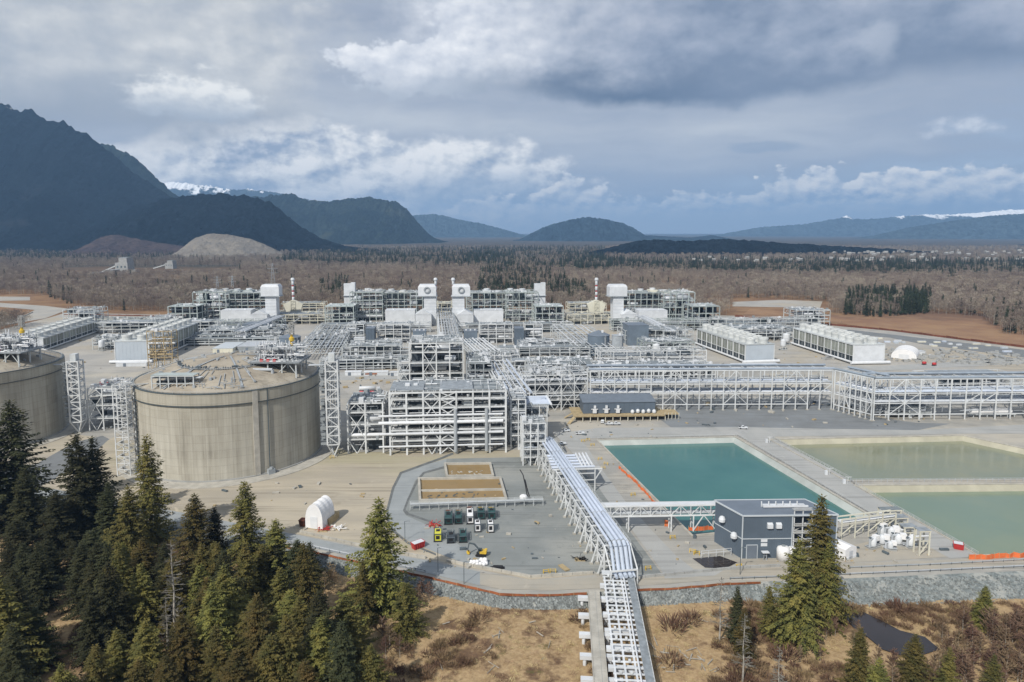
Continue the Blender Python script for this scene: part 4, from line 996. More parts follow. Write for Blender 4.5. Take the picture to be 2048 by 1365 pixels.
# ---------------------------------------------------------------- liquefaction trains
def train(s, d, tag_):
    """s = pixel of the stack's inner edge, d = direction the train extends (-1 left, +1 right)"""
    X = lambda a, b: (min(s + d * a, s + d * b), max(s + d * a, s + d * b))
    base = 652
    a = G(s, base); Y = a.y; k = Y / FPX
    # waste heat stack
    x0, x1 = X(0, 36) ; org = G(x0, base)
    t = thing('exhaust_stack', 'tall white boxy exhaust stack with wider head at the ' + tag_, 'exhaust stack', org, RZ, 'white exhaust stacks')
    w = 36 * k; hs = Zat(570, Y); hc = Zat(594, Y); dp = 16
    i0, i1 = (0, w * .68) if d > 0 else (w * .32, w)
    if tag_.startswith('far'): i0, i1 = w * .22, w * .82
    mb = MB(); mb.prism([(i0, 0), (i1, 0), (i1, dp), (i0, dp)], 0, hc); mb.build('shaft', M['white_clad'], t)
    mb = MB(); mb.prism([(.0, -1), (w, -1), (w, dp + 1), (.0, dp + 1)], hc + 1, hs - 3)
    mb.add([(0, -1, hs - 3), (w, -1, hs - 3), (w, dp + 1, hs - 3), (0, dp + 1, hs - 3), (w * .08, 0, hs), (w * .92, 0, hs), (w * .92, dp, hs), (w * .08, dp, hs)], [(0, 1, 5, 4), (1, 2, 6, 5), (2, 3, 7, 6), (3, 0, 4, 7), (4, 5, 6, 7)]); mb.build('head', M['white_clad'], t)
    mb = MB(); mb.prism([(-1.5, -2.5), (w + 1.5, -2.5), (w + 1.5, dp + 1), (-1.5, dp + 1)], hc, hc + .8); mb.build('gallery', M['grey_steel'], t)
    if not tag_.startswith('far'):
        mb = MB(); mb.lathe([(4.2, 0), (4.2, 1.2), (2.6, 1.2)], 20); o = mb.build('round_vent', M['grey_steel'], t); o.matrix_basis = Matrix.Translation((w * .5, -1.1, (hs + hc) / 2 + 1)) @ Matrix.Rotation(R(90), 4, 'X')
    mb = MB()
    for i in range(8): mb.box(((i0 + i1) / 2, -.08, hc * (i + 1) / 9), (i1 - i0, .16, .3))
    mb.build('seam', M['trim_light'], t, 'stuff')
    # white gabled turbine hall
    o_ = 26 if tag_.startswith('far') else 10
    x0, x1 = X(o_, o_ + 32); hall('turbine_hall', 'white gabled turbine hall end at the foot of the stack of the ' + tag_, 'building', x0, x1, base + 2, 630, 26, 'white_clad', 'white_clad', 6, group='white turbine halls')
    x0, x1 = X(o_ + 33, o_ + 92); hall('turbine_hall', 'long flat white turbine hall of the ' + tag_, 'building', x0, x1, base - 1, 622, 24, 'white_clad', 'white_clad', 0, vents=2, group='white turbine halls')
    # upper and lower process frames behind
    gs = 'green_steel'
    x0, x1 = X(28, 112); modpx('process_module', 'high green-grey process module behind the white hall of the ' + tag_, 'process module', x0, x1, 641, [625, 612, 600, 587], 40, 7, 2, gs, seed=80 + int(s) % 17, pipes=12, vessels=5, boxes=8, clutter=190, cols=.9, dark=7, pm=('pipe_white', 'green_steel', 'pipe_grey'), group='green-grey train modules')
    x0, x1 = X(108, 172); modpx('process_module', 'stepped green-grey process module in the middle of the ' + tag_, 'process module', x0, x1, 644, [630, 616, 602, 586], 44, 5, 2, gs, seed=90 + int(s) % 17, pipes=12, vessels=7, boxes=8, clutter=190, cols=.9, dark=4, braces=(1,), pm=('pipe_white', 'green_steel', 'pipe_white'), group='green-grey train modules')
    x0, x1 = X(166, 222); m_ = modpx('process_module', 'lower green-grey module with dark openings at the outer end of the ' + tag_, 'process module', x0, x1, 652, [640, 628, 614], 36, 4, 2, gs, seed=100 + int(s) % 17, pipes=6, vessels=1, boxes=4, clutter=110, cols=1.0, dark=8, roof='green_steel', group='green-grey train modules')
    # air coolers: louvred crates on the modules, part of what stands on them
    for q in range(5):
        xx0, xx1 = X(60 + q * 24, 78 + q * 24); aa = G(xx0, 641); yy = aa.y + 12; zz = Zat(592 if q < 4 else 606, aa.y)
        mb = MB(); ww = 18 * k; rr = random.Random(int(s) + q)
        hq = rr.uniform(3, 7); mb.prism([(0, 0), (ww, 0), (ww, 16), (0, 16)], 0, hq); o = thing('air_cooler', ['pale rounded', 'green-grey', 'white-topped', 'grey louvred', 'low wide'][q] + ' air cooler on the roof of the ' + tag_, 'air cooler', (aa.x, yy, zz + .3), RZ, 'air coolers on the trains')
        mb.build('casing', M[rr.choice(('green_steel', 'pale_steel', 'cream_clad'))], o)
        mb = MB(); mb.lathe([(ww * .32, 0), (ww * .36, 2.4), (ww * .33, 2.4), (ww * .3, .2)], 14); mb.build('fan_ring', M['white_clad'], o, loc=(ww / 2, 8, hq))
for s, d, tg in ((560, -1, 'far left train'), (873, -1, 'centre left train'), (905, 1, 'centre right train'), (1218, 1, 'far right train')): train(s, d, tg)

for px, lab in ((700, 'white square cooler box standing high above the centre left train'), (1080, 'white square cooler box standing high above the centre right train')):
    a = G(px - 11, 640); w = 22 / FPX * a.y; h = Zat(566, a.y); hb = Zat(592, a.y)
    t = thing('cold_box', lab, 'cold box', a, RZ, 'white cold boxes')
    mb = MB(); mb.prism([(0, 0), (w * .62, 0), (w * .62, 9), (0, 9)], 0, h - 1.4); mb.prism([(w * .62, 0), (w, 0), (w, 9), (w * .62, 9)], 0, h); mb.build('casing', M['white_clad'], t)
    block('gallery', t, (w / 2, 4, hb), (w + 2, 12, .5), M['grey_steel'])

def flare(px, lab, skirt):
    a = G(px, 641); t = thing('flare_stack', lab, 'flare stack', a, RZ, 'red and white banded flare stacks'); k = a.y / FPX
    h = Zat(562, a.y); h0 = Zat(602, a.y)
    n = 7; cuts = [0, .2, .27, .45, .52, .72, .79, 1.0]
    for i in range(n): pipe('band', t, (0, 0, h0 + (h - h0) * cuts[i]), (0, 0, h0 + (h - h0) * cuts[i + 1]), 1.5 if i % 2 else 1.7, M['red_paint' if i % 2 else 'white_clad'], 12)
    mb = MB(); mb.lathe([(2.3, 0), (2.8, 1.4), (2.3, 3.5), (1.2, 4.2)], 14, (0, 0, h)); mb.build('tip', M['white_clad'], t)
    if skirt:
        mb = MB(); w = 19 * k; z1, z2 = Zat(625, a.y), Zat(610, a.y)
        for y in (-2.4, 2.4): pass
        mb.add([(sx, y, z) for y in (-2.5, 2.5) for sx, z in ((-w * .72, z1), (w * .72, z1), (w, z2 + 1), (2.2, h0 + 1), (-2.2, h0 + 1), (-w, z2 + 1))], [(0, 1, 2, 3, 4, 5), (11, 10, 9, 8, 7, 6), (0, 6, 7, 1), (1, 7, 8, 2), (2, 8, 9, 3), (3, 9, 10, 4), (4, 10, 11, 5), (5, 11, 6, 0)]); mb.build('wind_screen', M['cream_clad'], t)
    for x in (-5, 5): stick('leg', t, (x, 0, 0), (x * .4, 0, h0), 1.0, M['cream_clad'])
    mb = MB(); lattice(mb, -3, 3, -3, 3, 0, h0, 6, .5); mb.build('mast', M['cream_clad'], t)
    return t
flare(588, 'banded flare stack with cream wind screen beside the far left train', True)
flare(872, 'banded flare stack left of the corridor, half behind the white stack', False)
flare(907, 'banded flare stack right of the corridor, half behind the white stack', False)
flare(1192, 'banded flare stack with cream wind screen beside the far right train', True)
for x0, x1, lab, sd_ in ((562, 646, 'cream pipe frames behind the left banded flare stack', 1), (1138, 1214, 'cream pipe frames behind the right banded flare stack', 2), (872, 906, 'cream pipe frames at the far end of the corridor', 3)):
    modpx('pipe_rack', lab, 'pipe rack', x0, x1, 630, [624, 617, 608], 30, 6 if x1 - x0 > 50 else 3, 2, 'cream_clad', seed=110 + sd_, pipes=14, vessels=4, boxes=4, clutter=150, cols=.7, pm=('cream_clad', 'pipe_white', 'cream_clad'), group='pipe racks')
modpx('process_module', 'isolated pale steel module at the far right fence', 'process module', 1592, 1662, 656, [644, 632, 622], 34, 6, 2, 'pale_steel', seed=121, pipes=8, vessels=6, boxes=4, clutter=120, cols=.7, dark=3, group='process modules')
modpx('process_module', 'isolated pale steel module at the far left track', 'process module', 128, 188, 655, [640, 628, 620], 34, 6, 2, 'pale_steel', seed=122, pipes=8, vessels=5, boxes=4, clutter=120, cols=.7, dark=2, group='process modules')

# ---- fill of the middle ground: more racks and modules between the named ones
for k, (lab, x0, x1, yb, yt, dp, nx, st, kw) in enumerate((
 ('grey-green pipe rack along the back of the left cooling towers', 196, 330, 655, 644, 26, 9, 'green_steel', dict(clutter=120)),
 ('pale pipe rack below the far left train, crowded with valves', 400, 556, 686, 666, 40, 10, 'pale_steel', dict(clutter=260, vessels=4, boxes=16)),
 ('bluish pipe rack between the left cooling tower and the tank roof', 330, 470, 690, 676, 24, 8, 'pale_steel', dict(clutter=160, vessels=2)),
 ('grey pipe rack right of the tank roof crane, above the low cabins', 612, 690, 700, 680, 40, 6, 'grey_steel', dict(clutter=240, vessels=3, boxes=10)),
 ('low rack of white headers behind the long site cabins', 640, 800, 742, 724, 18, 9, 'pale_steel', dict(clutter=160, vessels=2, boxes=6)),
 ('pale rack of small pipes left of the tall tower', 700, 800, 712, 694, 26, 6, 'pale_steel', dict(clutter=240, vessels=3, boxes=12)),
 ('white rack of pipes right beside the tall tower', 940, 1040, 740, 716, 30, 6, 'white_steel', dict(clutter=300, vessels=4, boxes=8)),
 ('grey rack of pipes in front of the right exchanger racks', 1040, 1190, 712, 694, 30, 8, 'grey_steel', dict(clutter=260, vessels=3, boxes=14)),
 ('pale pipe rack behind the grey truss-footed module', 1060, 1200, 770, 738, 34, 8, 'pale_steel', dict(clutter=300, vessels=5, boxes=10)),
 ('pale rack crowded with valves below the far right train', 1250, 1390, 690, 666, 36, 9, 'pale_steel', dict(clutter=280, vessels=5, boxes=14)),
 ('green-grey rack left of the near right cooling tower row', 1290, 1392, 712, 690, 30, 7, 'green_steel', dict(clutter=260, vessels=4, boxes=10)),
 ('grey rack between the two right cooling tower rows', 1470, 1600, 684, 664, 40, 8, 'pale_steel', dict(clutter=260, vessels=5, boxes=10)),
 ('white pipe rack behind the long pipe rack, left half', 1200, 1440, 764, 740, 26, 13, 'white_steel', dict(clutter=360, vessels=6, boxes=10)),
 ('pale frames between the tanks and the left cooling tower', 186, 232, 700, 682, 30, 4, 'pale_steel', dict(clutter=120, vessels=2)),
 ('cream pipe rack beside the far left module', 300, 336, 660, 640, 30, 3, 'pale_steel', dict(clutter=90)),
 ('cream rack under the left banded flare stack', 540, 650, 650, 634, 30, 7, 'cream_clad', dict(clutter=160, vessels=3, pm=('cream_clad', 'pipe_white', 'cream_clad'))),
 ('cream rack under the right banded flare stack', 1134, 1232, 650, 634, 30, 7, 'cream_clad', dict(clutter=160, vessels=3, pm=('cream_clad', 'pipe_white', 'cream_clad'))))):
    low_rack(lab, x0, x1, yb, yt, 200 + k, nx, dp, st, **kw)
# ---------------------------------------------------------------- cooling tower rows
def cooling_row(label, fl, fr, bk, ytop, side, seed, wall='slate_sky', ncell=9):
    a, b = G(*fl), G(*fr); e = G(*bk)
    ref = a if side < 0 else b
    d = e - ref; L = d.length; dirv = d.normalized()
    w = (b - a).length; rz = math.atan2(dirv.y, dirv.x) - R(90); h = Zat(ytop, ref.y)
    org = a
    t = thing('cooling_tower', label, 'cooling tower', org, rz, 'rows of fan cooling towers'); rr = random.Random(seed)
    # local: x across, y along the row
    block('basin', t, (w / 2, L / 2, .9), (w + 2, L + 2, 1.2), M['concrete_grey'])
    block('fan_deck', t, (w / 2, L / 2, h), (w + 1.2, L + 1, .8), M['pale_steel'])
    mb = MB(); mb.box((w / 2, .1, h / 2 + .8), (w, .5, h - 1.6)); mb.build('end_wall', M[wall], t)
    mb = MB()
    for i in range(1, 9): mb.box((w * i / 9, -.18, h / 2 + .8), (.12, .1, h - 1.8))
    mb.build('wall_rib', M[wall], t, 'stuff')
    block('end_wall', t, (w / 2, L - .2, h / 2 + .8), (w, .5, h - 1.6), M[wall])
    block('fill_core', t, (w / 2, L / 2, h * .55), (w * .72, L - 2, h * .8), M['equip_dark'])
    cl = L / ncell
    for i in range(ncell + 1):
        y = L * i / ncell
        for x in (-.2, w + .2): stick('column', t, (x, y, 1), (x, y, h), .8, M['white_steel'], .9)
    for i in range(ncell):
        y = L * (i + .5) / ncell
        for x in (.2, w - .2):
            block('louvre_panel', t, (x, y, h * .68), (.35, cl * .86, h * .50), M['louvre_olive'])
            block('air_inlet', t, (x, y, h * .24), (.3, cl * .82, h * .26), M['equip_dark'])
            stick('mid_post', t, (x, y, 1), (x, y, h), .4, M['white_steel'])
        for x in (w * .27, w * .73):
            mb_k = 'fan_stack_mesh%d' % int(w)
            if mb_k not in UNIT:
                q = MB(); r = min(cl * .40, w * .21); q.lathe([(r * .98, 0), (r * .90, 1.6), (r * .92, 3.0), (r * 1.0, 5.0), (r * .96, 5.0), (r * .88, 3.0), (r * .86, 1.0), (.05, .9)], 20); UNIT[mb_k] = q.mesh('fan_stack', M['fan_grey'], True)
            place('fan_stack', UNIT[mb_k], t, Matrix.Translation((x, y, h + .4)))
            stick('fan_motor', t, (x - 1, y, h + 4.6), (x + 1, y, h + 4.6), .7, M['equip_dark'])
    for z in (h * .42, h * .97): 
        for x in (-.4, w + .4): stick('side_beam', t, (x, 0, z), (x, L, z), .45, M['white_steel'])
    stick('header_pipe', t, (w + 1.5, -2, 2.2), (w + 1.5, L, 2.2), 1.0, M['pipe_white']); pipe('header_pipe', t, (-2, 0, 2.2), (-2, L, 2.2), 1.0, M['pipe_white'], 10)
    pipe('header_pipe', t, (-4, -3.2, 1.9), (w + 4, -3.2, 1.9), 1.5, M['pipe_white'], 10)
    return t
dm('fan_grey', (.50, .52, .515), .5, var=.15, vs=.2, rand=.08)
dm('louvre_olive', (.27, .285, .25), .6, var=.25, vs=.12, rand=.2)
dm('slate_sky', (.44, .49, .54), .5, var=.08, vs=.1)
cooling_row('pale cooling tower row nearest the long pipe rack, bluish end wall, right', (1490, 727), (1549, 726), (1394, 690), 690, -1, 1)
cooling_row('cream-tinted cooling tower row beside the white field tent, far right', (1706, 729), (1764, 727), (1586, 690), 690, -1, 2, 'white_clad')
cooling_row('bluish cooling tower row behind the brown scaffold, left', (232, 727), (293, 728), (392, 684), 684, 1, 3)
cooling_row('white cooling tower row reaching the left edge behind the cropped tank', (20, 706), (76, 707), (188, 667), 680, 1, 4, 'white_clad')
modpx('scaffold', 'brown leaning scaffold frame in front of the left cooling tower', 'scaffold', 297, 345, 738, [716, 700, 684, 664], 12, 3, 1, 'timber_tan', seed=131, braces=(0, 2), pipes=6, vessels=0, boxes=0, clutter=90, cols=.5, decks=.2, pm=('pipe_white', 'timber_tan', 'timber_tan'))

# blue-grey tanks
def round_tank(name, label, px0, px1, yb, yt, cone, m, roof, ladder=True):
    a, b = G(px0, yb), G(px1, yb); r = (b.x - a.x) / 2; c = (a + b) / 2; c.y += r * .5; h = Zat(yt, a.y)
    t = thing(name, label, 'tank', c, 0)
    mb = MB(); mb.lathe([(r, 0), (r, h)], 32); mb.build('shell', M[m], t, smooth=True)
    mb = MB(); mb.lathe([(r + .3, h), (r + .3, h + .3), (.1, h + cone)], 32); mb.build('roof', M[roof], t)
    mb = MB(); mb.box((r * .3, -r * .3, h + cone * .6 + 1), (2, 2, 2.5)); mb.build('vent_hood', M['white_clad'], t)
    mb = MB()
    for x in (-.5, .5): mb.bar((r * .5 + x, -r * .9, 0), (r * .5 + x, -r * .9, h + 1), .2)
    for i in range(int(h)): mb.bar((r * .5 - .5, -r * .9, i), (r * .5 + .5, -r * .9, i), .12)
    mb.build('ladder', M['white_steel'], t)
    return t
round_tank('water_tank', 'blue-grey cone-roofed water tank behind the right-hand racks', 1176, 1220, 712, 672, 5, 'blue_tank', 'slate_roof')
round_tank('water_tank', 'narrow grey flat-topped tank beside the cone-roofed tank', 1224, 1247, 718, 672, .6, 'grey_steel', 'pipe_grey')
round_tank('water_tank', 'slate cone-roofed tank right of the crane on the whole tank', 556, 598, 694, 676, 4, 'blue_tank', 'slate_roof')

# white insulated vessels in the right utility yard
def vessel_unit(px, py, s, label, seed):
    g = G(px, py); rr = random.Random(seed); t = thing('pressure_vessel', label, 'vessel', g, RZ + rr.uniform(-.3, .3), 'white insulated vessels')
    mb = MB(); mb.lathe([(.02, 3), (s, 3.6), (s * 1.05, 5), (s * 1.05, 5 + s * 1.8), (s, 5.8 + s * 1.8), (.02, 6.6 + s * 1.8)], 14); mb.build('shell', M['white_clad'], t, smooth=True)
    for i in range(4): a = R(45 + 90 * i); stick('leg', t, (s * math.cos(a), s * math.sin(a), 0), (s * .9 * math.cos(a), s * .9 * math.sin(a), 4.5), .4, M['pale_steel'])
    pipe('outlet_pipe', t, (0, 0, 7 + s * 1.8), (s + 3, 0, 7 + s * 1.8), .35, M['pipe_white'])
    block('skid_base', t, (0, 0, .3), (s * 2.6, s * 2.6, .6), M['concrete_grey'])
for i, (px, py, s, lab) in enumerate(((1312, 712, 3.2, 'white vessel on legs nearest the grey flat-topped tank'), (1332, 706, 3.0, 'white vessel on legs second from the flat-topped tank'), (1342, 722, 3.6, 'largest white vessel, in front of the right cooling tower'), (1325, 728, 3.3, 'low white vessel at the front of the utility yard'), (1355, 730, 2.8, 'small white vessel touching the cooling tower pipes'), (1300, 724, 2.6, 'small white vessel behind the pale rack'))): vessel_unit(px, py, s, lab, i)
for i, (px, py, s, lab) in enumerate(((212, 692, 3.4, 'white vessel between the two left cooling tower rows'), (204, 702, 2.6, 'small white vessel at the front of the left cooling towers'), (1572, 690, 3.4, 'white vessel between the two right cooling tower rows'), (1566, 700, 2.6, 'small white vessel before the right cooling towers'))): vessel_unit(px, py, s, lab, 20 + i)

# ---------------------------------------------------------------- jetty pipe rack
S = M['white_steel']
JZ = 10.8
jn = (G(1207, 1149) + G(1260, 1146)) / 2; jn.z = 0
jf = G(1090, 880, JZ); jf.z = 0
jd = (jf - jn); JL = jd.length; JR = math.atan2(jd.y, jd.x); JW = 9.6
t = thing('jetty_rack', 'white trestle rack with five blue-grey pipes running to the jetty', 'pipe rack', jn, JR)
nb = 15
for i in range(nb + 1):
    x = JL * i / nb
    for y in (-JW / 2, JW / 2): stick('post', t, (x, y, 0), (x, y, JZ), .5, S); block('footing', t, (x, y, .35), (1.3, 1.3, .7), M['concrete_pale'])
    stick('outrigger_leg', t, (x, JW / 2 + 2.4, 0), (x, JW / 2, JZ * .72), .42, S); block('footing', t, (x, JW / 2 + 2.4, .35), (1.2, 1.2, .7), M['concrete_pale'])
    for z in (JZ * .45, JZ): stick('cross_beam', t, (x, -JW / 2 - .4, z), (x, JW / 2 + .4, z), .45, S)
    stick('cross_beam', t, (x, JW / 2 + 1.6, JZ * .3), (x, -JW / 2, JZ * .3), .3, S)
    if i < nb:
        x2 = JL * (i + 1) / nb
        for y in (-JW / 2, JW / 2):
            stick('long_beam', t, (x, y, JZ - .1), (x2, y, JZ - .1), .4, S); stick('long_beam', t, (x, y, JZ * .45), (x2, y, JZ * .45), .35, S)
            if i % 2 == 0: stick('brace', t, (x, y, .3), (x2, y, JZ * .45), .28, S); stick('brace', t, (x2, y, JZ * .45), (x, y, JZ), .28, S)
            else: stick('brace', t, (x2, y, JZ * .45), (x, y, JZ), .28, S)
PY = [-3.6, -2.2, -.5, 1.2, 2.9]; PRR = [.42, .72, .72, .72, .55]
for y, r in zip(PY, PRR):
    for i in range(5):                                        # each line in welded runs with clamps
        pipe('pipe', t, (JL * i / 5 + .15, y, JZ + .5 + r), (JL * (i + 1) / 5 - .15, y, JZ + .5 + r), r, M['pipe_blue'], 12)
        pipe('pipe_clamp', t, (JL * i / 5 - .2, y, JZ + .5 + r), (JL * i / 5 + .2, y, JZ + .5 + r), r * 1.14, M['pipe_grey'], 12)
for q, y in enumerate((-1.4, .35, 2.05)): pipe('small_pipe', t, (0, y, JZ * .45 + .6), (JL, y, JZ * .45 + .6), .3, M['pipe_grey'])
mb = MB()
for z, y0, y1 in ((JZ * .45, -4, 4),):
    for i in range(60): x = rnd.uniform(0, JL); y = rnd.uniform(-4, 4); mb.tube((x, y, z + .4), (min(JL, x + rnd.uniform(3, 14)), y, z + .4), .13, 5)
for i in range(30): x = JL * i / 30; mb.bar((x, -JW / 2 - .3, JZ), (x, -JW / 2 - .3, JZ + 1.1), .09)
for q in (.6, 1.1): mb.bar((0, -JW / 2 - .3, JZ + q), (JL, -JW / 2 - .3, JZ + q), .09)
mb.build('cable_tray', M['pale_steel'], t, 'stuff')
# pipes come down from the rack to trestle height
TZ = 2.2
for y, r in zip(PY, PRR):
    mb = MB(); P0, P1, P2, P3 = (0, y, JZ + .5 + r), (-2.2, y, JZ + .2), (-6.0, y, TZ + 1.6), (-9.0, y, TZ + .6 + r)
    for a, b in ((P0, P1), (P1, P2), (P2, P3)): mb.tube(a, b, r, 12)
    mb.build('drop_pipe', M['pipe_blue'], t, smooth=False)
for y in (-JW / 2, JW / 2): stick('post', t, (-8, y, 0), (-8, y, TZ + 3), .45, S); stick('brace', t, (-8, y, TZ + 3), (0, y, JZ), .4, S)
stick('cross_beam', t, (-8, -JW / 2, TZ + 3), (-8, JW / 2, TZ + 3), .5, S)
# side platform with expansion loops
g0, g1 = G(1100, 914, JZ), G(1182, 914, JZ); pw = (g1 - g0).length; pd = (G(1106, 940, JZ) - g0).length
pt = thing('loop_platform', 'white platform with pipe expansion loops on the right of the jetty rack', 'platform', (g0.x, g0.y - pd, 0), RZ)
for x in (2, pw * .45, pw):
    for y in (0, pd): stick('post', pt, (x, y, 0), (x, y, JZ), .5, S)
block('platform_deck', pt, (pw / 2, pd / 2, JZ - .1), (pw, pd, .35), M['white_clad'])
for i in range(5): pipe('loop_pipe', pt, (0, 1 + i * (pd - 2) / 4, JZ + .7), (pw - i * 1.6, 1 + i * (pd - 2) / 4, JZ + .7), .55, M['pipe_blue'], 10)
for i in range(4): pipe('loop_pipe', pt, (pw - i * 1.7 - 1, .8, JZ + 1.5), (pw - i * 1.7 - 1, pd - .6, JZ + 1.5), .5, M['pipe_white'], 10)
for z in (JZ * .5, JZ * .8): 
    for y in (0, pd): stick('beam', pt, (2, y, z), (pw, y, z), .4, S)
stick('brace', pt, (pw, 0, JZ * .5), (pw + 3.5, 0, JZ), .4, S); stick('beam', pt, (0, -.1, JZ), (pw + 3.5, -.1, JZ), .5, S)
for k in (.6, 1.1): stick('guard_rail', pt, (2, -.1, JZ + k), (pw + 3.5, -.1, JZ + k), .1, S)
# taller white frames where the rack joins the plant
modpx('jetty_tower', 'tall white frame where the jetty rack meets the plant', 'pipe rack', 1046, 1092, 932, [915, 900, 884, 868, 848], 14, 3, 2, 'white_steel', seed=141, pipes=10, vessels=2, boxes=3, clutter=70, cols=.6, pm=('pipe_white', 'pipe_white', 'pipe_blue'))
tw = modpx('loop_platform', 'high white platform of bluish pipes above the jetty tower', 'platform', 1018, 1096, 886, [856, 834, 814], 22, 5, 2, 'white_steel', seed=142, pipes=14, vessels=1, boxes=2, clutter=50, cols=.55, decks=1, pm=('pipe_blue', 'pipe_white', 'pipe_blue'))
for i in range(7): pipe('loop_pipe', tw, (-6, 1.5 + i * 2.8, Zat(814, G(1018, 886).y) + .9), (24.5, 1.5 + i * 2.8, Zat(814, G(1018, 886).y) + .9), .6, M['pipe_blue'], 10)
pipe('header_pipe', tw, (24.5, .6, Zat(814, G(1018, 886).y) + 1.0), (24.5, 19, Zat(814, G(1018, 886).y) + 1.0), .7, M['pipe_white'], 10)
pipe('header_pipe', tw, (6, .2, Zat(814, G(1018, 886).y) + 2.0), (6, 20, Zat(814, G(1018, 886).y) + 2.0), .6, M['pipe_blue'], 10)
away_rack('receding rack of bluish pipes between the high platform and the tall tower', (1035, 850), (992, 772), 20, 20, 67, 8, 'pipe_blue', 'white_steel', 6)

# trestle and road bridge over the bog
TZ2 = 2.0
ta, tb = G(1206, 1149, TZ2), G(1231, 1372, TZ2); tc_ = G(1264, 1146, TZ2)
td = tb - ta; TL = td.length * 1.5; trz = math.atan2(td.y, td.x)
t = thing('jetty_trestle', 'white ladder-like steel trestle running out of the bottom of the photo', 'trestle', (ta.x, ta.y, 0), trz)
tw_ = (tc_ - ta).length                     # local +x runs towards the viewer, +y to the right
for y in (.3, tw_ * .30, tw_ * .58): stick('girder', t, (0, y, TZ2), (TL, y, TZ2), .55, M['white_clad'], .9)
nn = int(TL / 2.6)
for i in range(nn): 
    x = TL * i / nn; stick('cross_member', t, (x, -.3, TZ2 + .55), (x, tw_ * .78, TZ2 + .55), .34, M['white_clad'], .4)
    if i % 2: block('pipe_shoe', t, (x, tw_ * .16, TZ2 + 1.0), (.9, .7, .5), M['white_steel']); block('pipe_shoe', t, (x, tw_ * .44, TZ2 + 1.0), (.9, .7, .5), M['white_steel'])
block('walkway', t, (TL / 2, tw_ * .89, TZ2 + .5), (TL, tw_ * .22, .2), M['grating'])
pipe('pipe', t, (-1, tw_ * .66, TZ2 + 1.0), (TL, tw_ * .66, TZ2 + 1.0), .28, M['pipe_white'])
for k in (.5, 1.0): stick('handrail', t, (0, tw_, TZ2 + .5 + k), (TL, tw_, TZ2 + .5 + k), .09, S)
mb = MB()
for i in range(int(TL / 1.8)): mb.bar((1.8 * i, tw_, TZ2 + .5), (1.8 * i, tw_, TZ2 + 1.55), .1)
mb.build('handrail_post', S, t, 'stuff')
block('lift_frame', t, (1.0, tw_ * .35, TZ2 + 1.2), (2.4, tw_ * .8, .5), M['white_clad'])
for i in range(10):
    x = 6 + i * TL / 10
    block('pile_cap', t, (x, tw_ * .4 + .2, TZ2 - 1.0), (1.6, tw_ + 1, 1.1), M['white_clad'])
    for y in (.6, tw_ - .4): pipe('pile', t, (x, y, WET - 1), (x, y, TZ2 - 1.5), .4, M['white_clad'], 10)
ba, bb, bc = G(1175, 1181, .9), G(1187, 1372, .9), G(1199, 1181, .9)
bd = bb - ba; BL = bd.length * 1.5; brz = math.atan2(bd.y, bd.x); bw = (bc - ba).length
t = thing('road_bridge', 'narrow concrete slab bridge left of the white trestle', 'bridge', (ba.x, ba.y, 0), brz)
for i in range(12): block('deck_slab', t, (BL * (i + .5) / 12, bw * .5, .75), (BL / 12 - .08, bw, .45), M['concrete_pale'])
for y in (.15, bw - .15): stick('edge_beam', t, (0, y, 1.05), (BL, y, 1.05), .25, M['concrete_pale'])
stick('centre_joint', t, (0, bw * .62, .985), (BL, bw * .62, .985), .06, M['grating'], .03)
for i in range(7):
    x = 3.2 + i * BL / 7
    block('pile_cap', t, (x, bw * .6, -.2), (1.7, bw + 7.5, 1.2), M['white_clad'])
    for y in (-1.9, bw + 1.2): pipe('pile', t, (x, y, WET - 1), (x, y, -.7), .55, M['white_clad'], 10)

# ---------------------------------------------------------------- blue-grey building
f0 = G(1483, 1118); bh = Zat(1033, f0.y)
lb = G(1431, 1003, bh); brz_ = R(1.5)
ux, uy = Vector((math.cos(brz_), math.sin(brz_), 0)), Vector((-math.sin(brz_), math.cos(brz_), 0))
dl = Vector((lb.x - f0.x, lb.y - f0.y, 0)); dep = dl.dot(uy); SK = dl.dot(ux) / dep      # the side wall leans off square in plan
bwid = (1677 - 1483) / FPX * f0.y * 1.02
t = thing('pump_house', 'two-storey slate-blue clad building beside the teal pond', 'building', f0, brz_)
ang = brz_
def sx(x, y): return (x + SK * y, y)
def s3(x, y, z): return (x + SK * y, y, z)
sang = math.atan2(1, SK) - R(90)
bay0, bay1 = bwid * .53, bwid * .76
mb = MB(); mb.prism([sx(*p) for p in ((0, 0), (bay0, 0), (bay0, 5), (bay1, 5), (bay1, 0), (bwid, 0), (bwid, dep), (0, dep))], 0, bh); mb.build('wall', M['slate_clad'], t)
mb = MB(); mb.prism([sx(*p) for p in ((-.25, -.25), (bwid + .25, -.25), (bwid + .25, dep + .25), (-.25, dep + .25))], bh + .02, bh + .3); mb.build('roof', M['slate_roof'], t)
for a, b in (((-.3, -.3), (bwid + .3, -.3)), ((-.3, dep + .3), (bwid + .3, dep + .3)), ((-.3, -.3), (-.3, dep + .3)), ((bwid + .3, -.3), (bwid + .3, dep + .3))): stick('parapet_trim', t, s3(*a, bh + .25), s3(*b, bh + .25), .34, M['trim_light'], .55)
for x in (-.08, bay0 - .1, bwid + .05): stick('corner_trim', t, (x, -.1, 0), (x, -.1, bh), .36, M['trim_light'])
stick('string_course', t, (0, -.12, bh * .47), (bay0, -.12, bh * .47), .2, M['trim_light'], .28); stick('string_course', t, s3(-.12, 0, bh * .47), s3(-.12, dep, bh * .47), .2, M['trim_light'], .28)
n = int(bay0 / .9)
mb = MB()
for i in range(1, n): mb.box((bay0 * i / n, -.03, bh / 2), (.06, .06, bh - .3))
